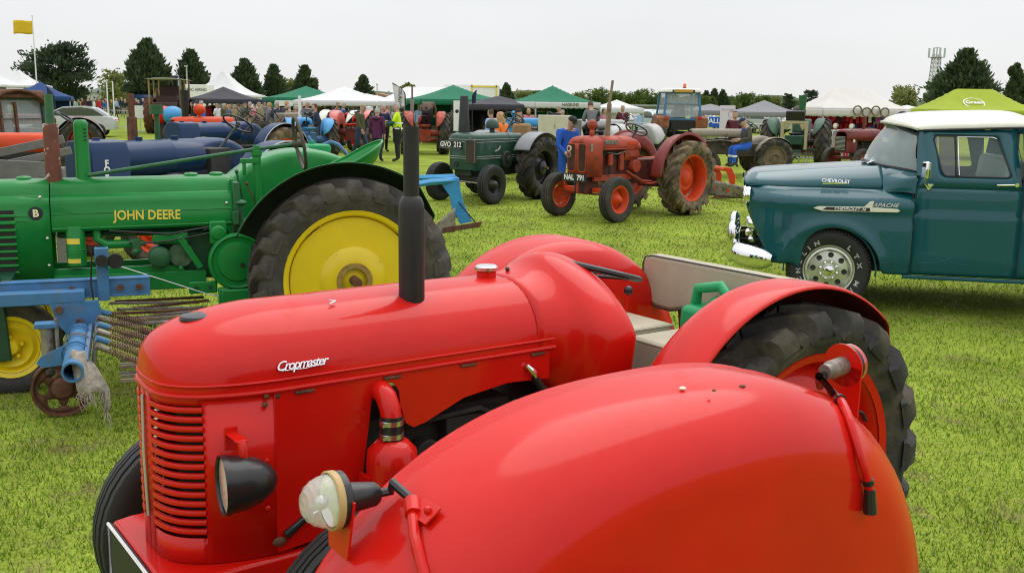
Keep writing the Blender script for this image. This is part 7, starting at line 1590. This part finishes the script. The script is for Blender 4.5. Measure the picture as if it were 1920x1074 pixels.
for k, (u, d, c, nm) in enumerate(((1193, 74, SIL, 'silver car'), (1222, 70, LTB, 'pale blue car'), (1206, 88, WHC, 'white car'), (1236, 84, SIL, 'silver car in the second row'), (1100, 80, SIL, 'silver car in front of the long grey barn'), (1320, 82, LTB, 'pale blue car under the mid grey gazebo'), (1398, 76, LTB, 'pale blue hatchback under the right grey gazebo'), (1425, 72, SIL, 'silver hatchback behind the green chimney'), (1452, 78, RDC, 'red car behind the worn green tractor'), (1405, 92, WHC, 'white car in the back row behind the seated man'), (1442, 96, RDC, 'red car in the back row right of the white one'), (1480, 84, SIL, 'silver car left of the market stall'), (700, 86, WHC, 'white car behind the navy jacketed man'), (735, 88, SIL, 'silver car right of the low rounded tent'), (765, 84, WHC, 'white estate car below the COUNTRY flag'))):
    car('%s%s' % (nm, ' parked right of the small white gazebo' if k < 4 else ''), *XY(u, d), RD(90 + 20 * math.sin(k * 2.1)), c)
for u, d, lb in ((478, 110, 'white caravan left of the green pitched gazebo'), (508, 112, 'white caravan right behind the muddy tractor'), (720, 120, 'white van behind the low rounded tent')):
    car(lb, *XY(u, d), RD(5), WHC, True)
lr = thing('lorry', 'white box lorry with yellow trimmed open frame behind the green gazebo', 'lorry', on(*XY(880, 82)), 0)
MB().box((0, 0, 2.05), (4.3, 2.4, 2.3)).build('box_body', WHITEP, lr, bevel=.03); MB().box((0, 0, .7), (4.3, 2.0, .3)).build('chassis', DARK, lr)
for p, q in (((.05, 1.0), (.05, 3.15)), ((1.95, 1.0), (1.95, 3.15)), ((.05, 3.05), (1.95, 3.05))): MB().box(((p[0] + q[0]) / 2, -1.24, (p[1] + q[1]) / 2), (abs(p[0] - q[0]) + .10, .06, abs(p[1] - q[1]) + .10)).build('frame_trim', YELLOW, lr)
for a in (-1.4, 1.4): MB().cyl((a, -1.15, .45), (a, -.8, .45), .45, n=20).build('wheel', RUBBER, lr)
bn = thing('barn', 'long low grey barn with shallow roof behind the parked cars', 'building', on(*XY(1150, 150)), 0)
MB().box((0, 0, .75), (17, 8, 1.5)).build('wall', M('grey_cladding', (.22, .24, .23), .8, var=.2), bn); MB().prism([(-8.8, 1.5), (8.8, 1.5), (8.8, 1.72), (-8.8, 1.72)], -4.4, 4.4).build('roof', M('grey_roof', (.33, .35, .35), .6), bn)
for k in range(11): MB().box((-7.5 + 1.5 * k, -4.02, .75), (.06, .06, 1.5)).build('cladding_batten', MATS['grey_roof'], bn)
for (u, d, wd, h, lb) in ((20, 170, 16, 2.4, 'grey hangar roof behind the far left marquee'), (235, 165, 10, 3.0, 'pale grey shed roof behind the light green tree'), (705, 165, 12, 2.2, 'pale shed with reddish roof behind the low rounded tent')):
    q = thing('shed', lb, 'building', on(*XY(u, d)), 0); MB().box((0, 0, h * .4), (wd, 7, h * .8)).build('wall', M('pale_cladding', (.5, .5, .5), .7), q); MB().prism([(-wd / 2 - .3, h * .8), (0, h * 1.35), (wd / 2 + .3, h * .8)], -3.8, 3.8).build('roof', M('grey_sheet', (.35, .38, .40), .6) if u < 600 else M('tile_red', (.35, .18, .13), .8), q)
# lattice mast
def mast():
    d = 215; x, y = XY(1742, d); r = thing('lattice_mast', 'grey lattice telecom mast with ring of antennas beside the big conifer', 'mast', on(x, y), 0)
    H_ = ZZ(1742, 93, d) - gz(x, y); b = [(-.95, -.95), (.95, -.95), (.95, .95), (-.95, .95)]
    W_ = lambda z: 1.25 - .65 * z / H_
    for i in range(4): MB().tube([(b[i][0] * W_(z), b[i][1] * W_(z), z) for z in (0, H_ * .9)], .10, 5).build('leg', GALV, r)
    q = MB(); n = 15
    for k in range(n):
        z0, z1 = H_ * .9 * k / n, H_ * .9 * (k + 1) / n
        for i in range(4):
            j = (i + 1) % 4; A = lambda c, z: (b[c][0] * W_(z), b[c][1] * W_(z), z)
            q.cyl(A(i, z0), A(j, z1), .045, n=4); q.cyl(A(j, z0), A(i, z1), .045, n=4); q.cyl(A(i, z1), A(j, z1), .045, n=4)
    q.build('bracing', GALV, r, kind='stuff')
    MB().lathe([(H_ * .86, 1.6), (H_ * .865, 1.6), (H_ * .865, .4), (H_ * .86, .4)], (0, 0, 0), 'Z', 18).build('platform', GALV, r)
    for k in range(8): a = 2 * PI * k / 8; MB().box((1.6 * cos(a), 1.6 * sin(a), H_ * .93), (.3, .3, H_ * .13), rz=a).build('antenna', M('antenna_grey', (.5, .52, .54), .5), r)
    MB().tube([(.7 * cos(a), .7 * sin(a), H_) for a in np.linspace(0, 2 * PI, 13)[:-1]], .06, 5, loop=True).build('top_ring', GALV, r); MB().cyl((0, 0, H_ * .86), (0, 0, H_), .12).build('top_pole', GALV, r)
mast()

# ------------------------------------------------------------------ trees
def leafmat(nm, dark, mid, light):
    m = D.materials.new(nm); m.use_nodes = True; t = m.node_tree; N = t.nodes; l = t.links.new; b = N['Principled BSDF']; b.inputs['Roughness'].default_value = .75; b.inputs['Specular IOR Level'].default_value = .2
    g = N.new('ShaderNodeNewGeometry'); r = N.new('ShaderNodeValToRGB'); E = r.color_ramp.elements; E[0].color = dark + (1,); E[1].color = light + (1,); q = E.new(.5); q.color = mid + (1,)
    co = N.new('ShaderNodeTexCoord'); n = N.new('ShaderNodeTexNoise'); n.inputs['Scale'].default_value = .55; n.inputs['Detail'].default_value = 3; l(co.outputs['Object'], n.inputs['Vector'])
    mm = N.new('ShaderNodeMath'); mm.operation = 'MULTIPLY_ADD'; mm.inputs[1].default_value = .55; l(g.outputs['Random Per Island'], mm.inputs[0])
    m2 = N.new('ShaderNodeMapRange'); m2.inputs['From Min'].default_value = .3; m2.inputs['From Max'].default_value = .7; m2.inputs['To Max'].default_value = .45; l(n.outputs['Fac'], m2.inputs['Value']); l(m2.outputs[0], mm.inputs[2])
    l(mm.outputs[0], r.inputs['Fac']); l(r.outputs['Color'], b.inputs['Base Color'])
    tb = N.new('ShaderNodeBsdfTranslucent'); ms = N.new('ShaderNodeMixShader'); ms.inputs[0].default_value = .22; l(r.outputs['Color'], tb.inputs['Color']); l(b.outputs[0], ms.inputs[1]); l(tb.outputs[0], ms.inputs[2]); l(ms.outputs[0], N['Material Output'].inputs['Surface'])
    return m
LF = {'conifer': leafmat('conifer_needles', (.038, .064, .032), (.068, .104, .048), (.12, .155, .068)), 'pine': leafmat('pine_needles', (.034, .055, .036), (.055, .085, .05), (.10, .13, .065)),
      'broad': leafmat('spring_leaves', (.050, .085, .018), (.095, .15, .028), (.16, .21, .045)), 'pale': leafmat('pale_spring_leaves', (.12, .15, .04), (.20, .23, .07), (.30, .31, .11)), 'poplar': leafmat('poplar_leaves', (.040, .065, .025), (.070, .105, .040), (.12, .16, .065))}
def cards(P, Nn, L_, W_, rng, droop=0):
    # P positions, Nn main directions: one four-point leaf spray each
    n = len(P); d = Nn / np.linalg.norm(Nn, axis=1, keepdims=True); rv = rng.normal(size=(n, 3)); s = np.cross(d, rv); s /= np.linalg.norm(s, axis=1, keepdims=True)
    L = (L_ * rng.uniform(.6, 1.3, n))[:, None]; W = (W_ * rng.uniform(.6, 1.3, n))[:, None]
    V = np.empty((n, 4, 3)); V[:, 0] = P - d * L * .5; V[:, 1] = P + s * W * .5 + d * L * .05; V[:, 2] = P + d * L * .5; V[:, 3] = P - s * W * .5 + d * L * .05
    me = D.meshes.new('crown'); me.vertices.add(n * 4); me.vertices.foreach_set('co', V.reshape(-1)); me.loops.add(n * 4); me.loops.foreach_set('vertex_index', np.arange(n * 4)); me.polygons.add(n); me.polygons.foreach_set('loop_start', np.arange(n) * 4); me.update(); me.validate(); return me
TC = [0]
def tree(kind, u, d, vt, wpx, label, base=.3, n=None, group=None, cls=None):
    TC[0] += 1; rng = np.random.default_rng(100 + TC[0]); x, y = XY(u, d); H = ZZ(u, vt, d) - gz(x, y); W = wpx / 1920 * d
    r = thing({'conifer': 'conifer_tree', 'pine': 'pine_tree', 'broad': 'leafy_tree', 'pale': 'leafy_tree', 'poplar': 'poplar_tree'}[kind], label, 'tree', on(x, y), rng.uniform(0, 6), group)
    if kind == 'conifer':
        n = int((n or 6500) * 1.5); nb = 210; tb_ = rng.random(nb) ** 1.15; ab = rng.uniform(0, 2 * PI, nb)
        prof = np.where(tb_ < .2, .84 + .8 * tb_, np.maximum(.03, (1 - (tb_ - .2) / .8)) ** .80); lb = W / 2 * 1.06 * prof * rng.uniform(.80, 1.14, nb)
        k = rng.integers(0, nb, n); q = rng.random(n) ** .55; rise = .10 + .34 * tb_
        spread = .13 * lb[k] + .06 * W * (1.05 - q); 
        P = np.stack([lb[k] * q * np.cos(ab[k]) + rng.normal(0, 1, n) * spread, lb[k] * q * np.sin(ab[k]) + rng.normal(0, 1, n) * spread, base + (H * .95 - base) * tb_[k] + rise[k] * lb[k] * q ** 1.6 + rng.normal(0, 1, n) * spread * .45], 1)
        P[:, 2] = np.clip(P[:, 2], .25, H)
        Nn = np.stack([np.cos(ab[k]), np.sin(ab[k]), .55 + 1.1 * tb_[k]], 1) + rng.normal(0, .35, (n, 3)); me = cards(P, Nn, H * .06 + .25, H * .020 + .10, rng)
    elif kind == 'pine':
        nb = 70; tb_ = .16 + .80 * rng.random(nb); ab = rng.uniform(0, 6.28, nb); lb = W / 2 * np.sqrt(np.maximum(.04, 1 - ((tb_ - .46) / .56) ** 2)) * rng.uniform(.65, 1.08, nb)
        n = n or 8000; k = rng.integers(0, nb, n); q = rng.random(n) ** .5; sp = .075 * W * (.35 + q * .65)
        P = np.stack([lb[k] * q * np.cos(ab[k]) + rng.normal(0, .6, n) * sp, lb[k] * q * np.sin(ab[k]) + rng.normal(0, .6, n) * sp, H * .96 * tb_[k] + .10 * lb[k] * q + rng.normal(0, .42, n) * sp], 1); P[:, 2] = np.clip(P[:, 2], .3, H)
        Nn = np.stack([np.cos(ab[k]), np.sin(ab[k]), np.full(n, 1.1)], 1) + rng.normal(0, .5, (n, 3)); me = cards(P, Nn, .055 * H + .1, .020 * H + .06, rng)
    else:
        C_ = []
        m = 22 if kind != 'poplar' else 16
        for k in range(m):
            if kind == 'poplar': tt = (k + .5) / m; a = rng.uniform(0, 6.28); rr = W * .20 * rng.random(); C_.append((rr * cos(a), rr * sin(a), H * (.08 + .86 * tt), W * (.36 - .24 * tt)))
            else: tt = .25 + .68 * rng.random(); a = rng.uniform(0, 6.28); rr = W / 2 * math.sqrt(max(.05, 1 - ((tt - .5) / .55) ** 2)) * rng.uniform(.2, .8); C_.append((rr * cos(a), rr * sin(a), H * tt, min(W, H) * rng.uniform(.14, .24)))
        C_ = np.array(C_); n = n or (5500 if kind != 'pale' else 3200); k = rng.integers(0, len(C_), n); v = rng.normal(size=(n, 3)); v /= np.linalg.norm(v, axis=1, keepdims=True); q = rng.uniform(.45, 1.08, n)[:, None]
        P = C_[k][:, :3] + v * q * C_[k][:, 3:4] * (np.array([1, 1, 1.5]) if kind == 'poplar' else 1); P[:, 2] = np.maximum(P[:, 2], .2); Nn = v + rng.normal(0, .5, (n, 3)) + (np.array([0, 0, 1.2]) if kind == 'poplar' else 0); me = cards(P, Nn, .055 * H + .12, .036 * H + .08, rng)
    me.materials.append(LF[kind]); me.name = 'crown'; o = D.objects.new('crown', me); COL.objects.link(o); o.parent = r
    b = MB(); b.tube([(0, 0, 0), (.05, 0, H * .4), (0, .05, H * .85)], [H * .028 + .05, H * .018 + .03, .02], 8)
    for k in range(7): a = rng.uniform(0, 6.28); z = H * rng.uniform(.2, .65); b.tube([(0, 0, z), (W * .18 * cos(a), W * .18 * sin(a), z + H * .06), (W * .36 * cos(a), W * .36 * sin(a), z + H * .14)], [H * .010 + .02, H * .007 + .01, .01], 5)
    b.build('trunk', BARK, r)
tree('pine', 112, 128, 80, 140, 'broad spreading dark pine behind the yellow flagpole', n=9500)
tree('conifer', 276, 118, 74, 92, 'tallest dark conifer of the left row, behind the traction engine', n=8000); tree('conifer', 357, 120, 94, 80, 'dark conifer behind the lamp post left of the tall marquee'); tree('conifer', 458, 122, 110, 66, 'dark conifer rising right of the tall marquee'); tree('conifer', 511, 124, 121, 52, 'narrow dark conifer between two larger ones'); tree('conifer', 569, 126, 123, 56, 'dark conifer above the green pitched gazebo'); tree('conifer', 677, 130, 141, 46, 'small lone conifer above the white gazebo'); tree('conifer', 945, 150, 156, 36, 'small dark conifer behind the charcoal gazebo', n=4000)
tree('pale', 216, 112, 137, 66, 'pale spring green tree left of the tallest conifer', n=2600); tree('pale', 545, 135, 150, 44, 'pale sparse tree behind the green pitched gazebo', n=1600); tree('pale', 763, 150, 154, 36, 'light green tree right of the COUNTRY flag'); tree('pale', 1688, 120, 166, 70, 'pale willow behind the white stall and tent', n=2600)
gB = 'broadleaf trees in the far hedge'
for i, (u, d, vt, w_, kd) in enumerate(((925, 190, 168, 40, 'broad'), (975, 195, 172, 50, 'pale'), (1005, 200, 174, 50, 'broad'), (1078, 200, 176, 34, 'pale'), (1112, 180, 169, 56, 'broad'), (1150, 200, 174, 44, 'broad'), (1182, 175, 172, 46, 'broad'), (1216, 180, 170, 60, 'broad'), (1252, 190, 174, 50, 'broad'), (1298, 190, 177, 50, 'broad'), (1322, 170, 182, 40, 'broad'), (1388, 180, 178, 60, 'broad'), (1425, 190, 181, 50, 'broad'), (1490, 185, 186, 60, 'broad'), (1520, 190, 188, 50, 'pale'), (1362, 195, 182, 50, 'broad'), (1455, 195, 184, 50, 'pale'), (1550, 200, 190, 50, 'broad'), (1630, 200, 192, 60, 'broad'), (620, 210, 182, 50, 'broad'), (705, 210, 186, 60, 'broad'), (850, 210, 178, 50, 'broad'))):
    tree(kd, u, d, vt, w_, 'rounded %s tree in the far hedge, number %s from the left' % ('pale green' if kd == 'pale' else 'green', ['one', 'two', 'three', 'four', 'five', 'six', 'seven', 'eight', 'nine', 'ten', 'eleven', 'twelve', 'thirteen', 'fourteen', 'fifteen', 'sixteen', 'seventeen', 'eighteen', 'nineteen', 'twenty', 'twenty one', 'twenty two'][sorted([925, 975, 1005, 1078, 1112, 1150, 1182, 1216, 1252, 1298, 1322, 1388, 1425, 1490, 1520, 1362, 1455, 1550, 1630, 620, 705, 850]).index(u)]), group=gB, n=3000)
for u, vt, w_, lb in ((1318, 170, 20, 'small dark conifer just right of the blue cab roof'), (1333, 166, 22, 'middle dark conifer of the clump right of the blue cab'), (1349, 168, 22, 'right dark conifer of the clump right of the blue cab')): tree('conifer', u, 185, vt, w_ + 8, lb, n=3000)
tree('pine', 1472, 170, 173, 26, 'small dark pine left of the market stall roof', n=2500); tree('pine', 1512, 170, 168, 40, 'larger spreading pine touching the market stall roof', n=3500)
tree('conifer', 1798, 125, 93, 118, 'big dark conifer above the lime green gazebo', n=9500); tree('broad', 1752, 130, 148, 66, 'mid green tree left of the big conifer, behind the mast', n=4500)
tree('poplar', 1889, 130, 120, 42, 'left poplar at the right picture edge'); tree('poplar', 1918, 132, 98, 50, 'taller poplar cut off by the right picture edge')
MB().grid(lambda a, b_: (-260 + 560 * a, 235 + 10 * math.sin(a * 9) + 6 * b_, .5 + (1.3 + .9 * abs(math.sin(a * 71) * math.sin(a * 29 + 1)) + .5 * math.sin(a * 190)) * b_), 260, 3).build('far_hedgerow', M('hedge_green', (.055, .085, .028), .9, var=.4, scale=.6, bump=1, bscale=2), None, 60, solid=1.5, kind='stuff', label='low far hedgerow along the horizon')
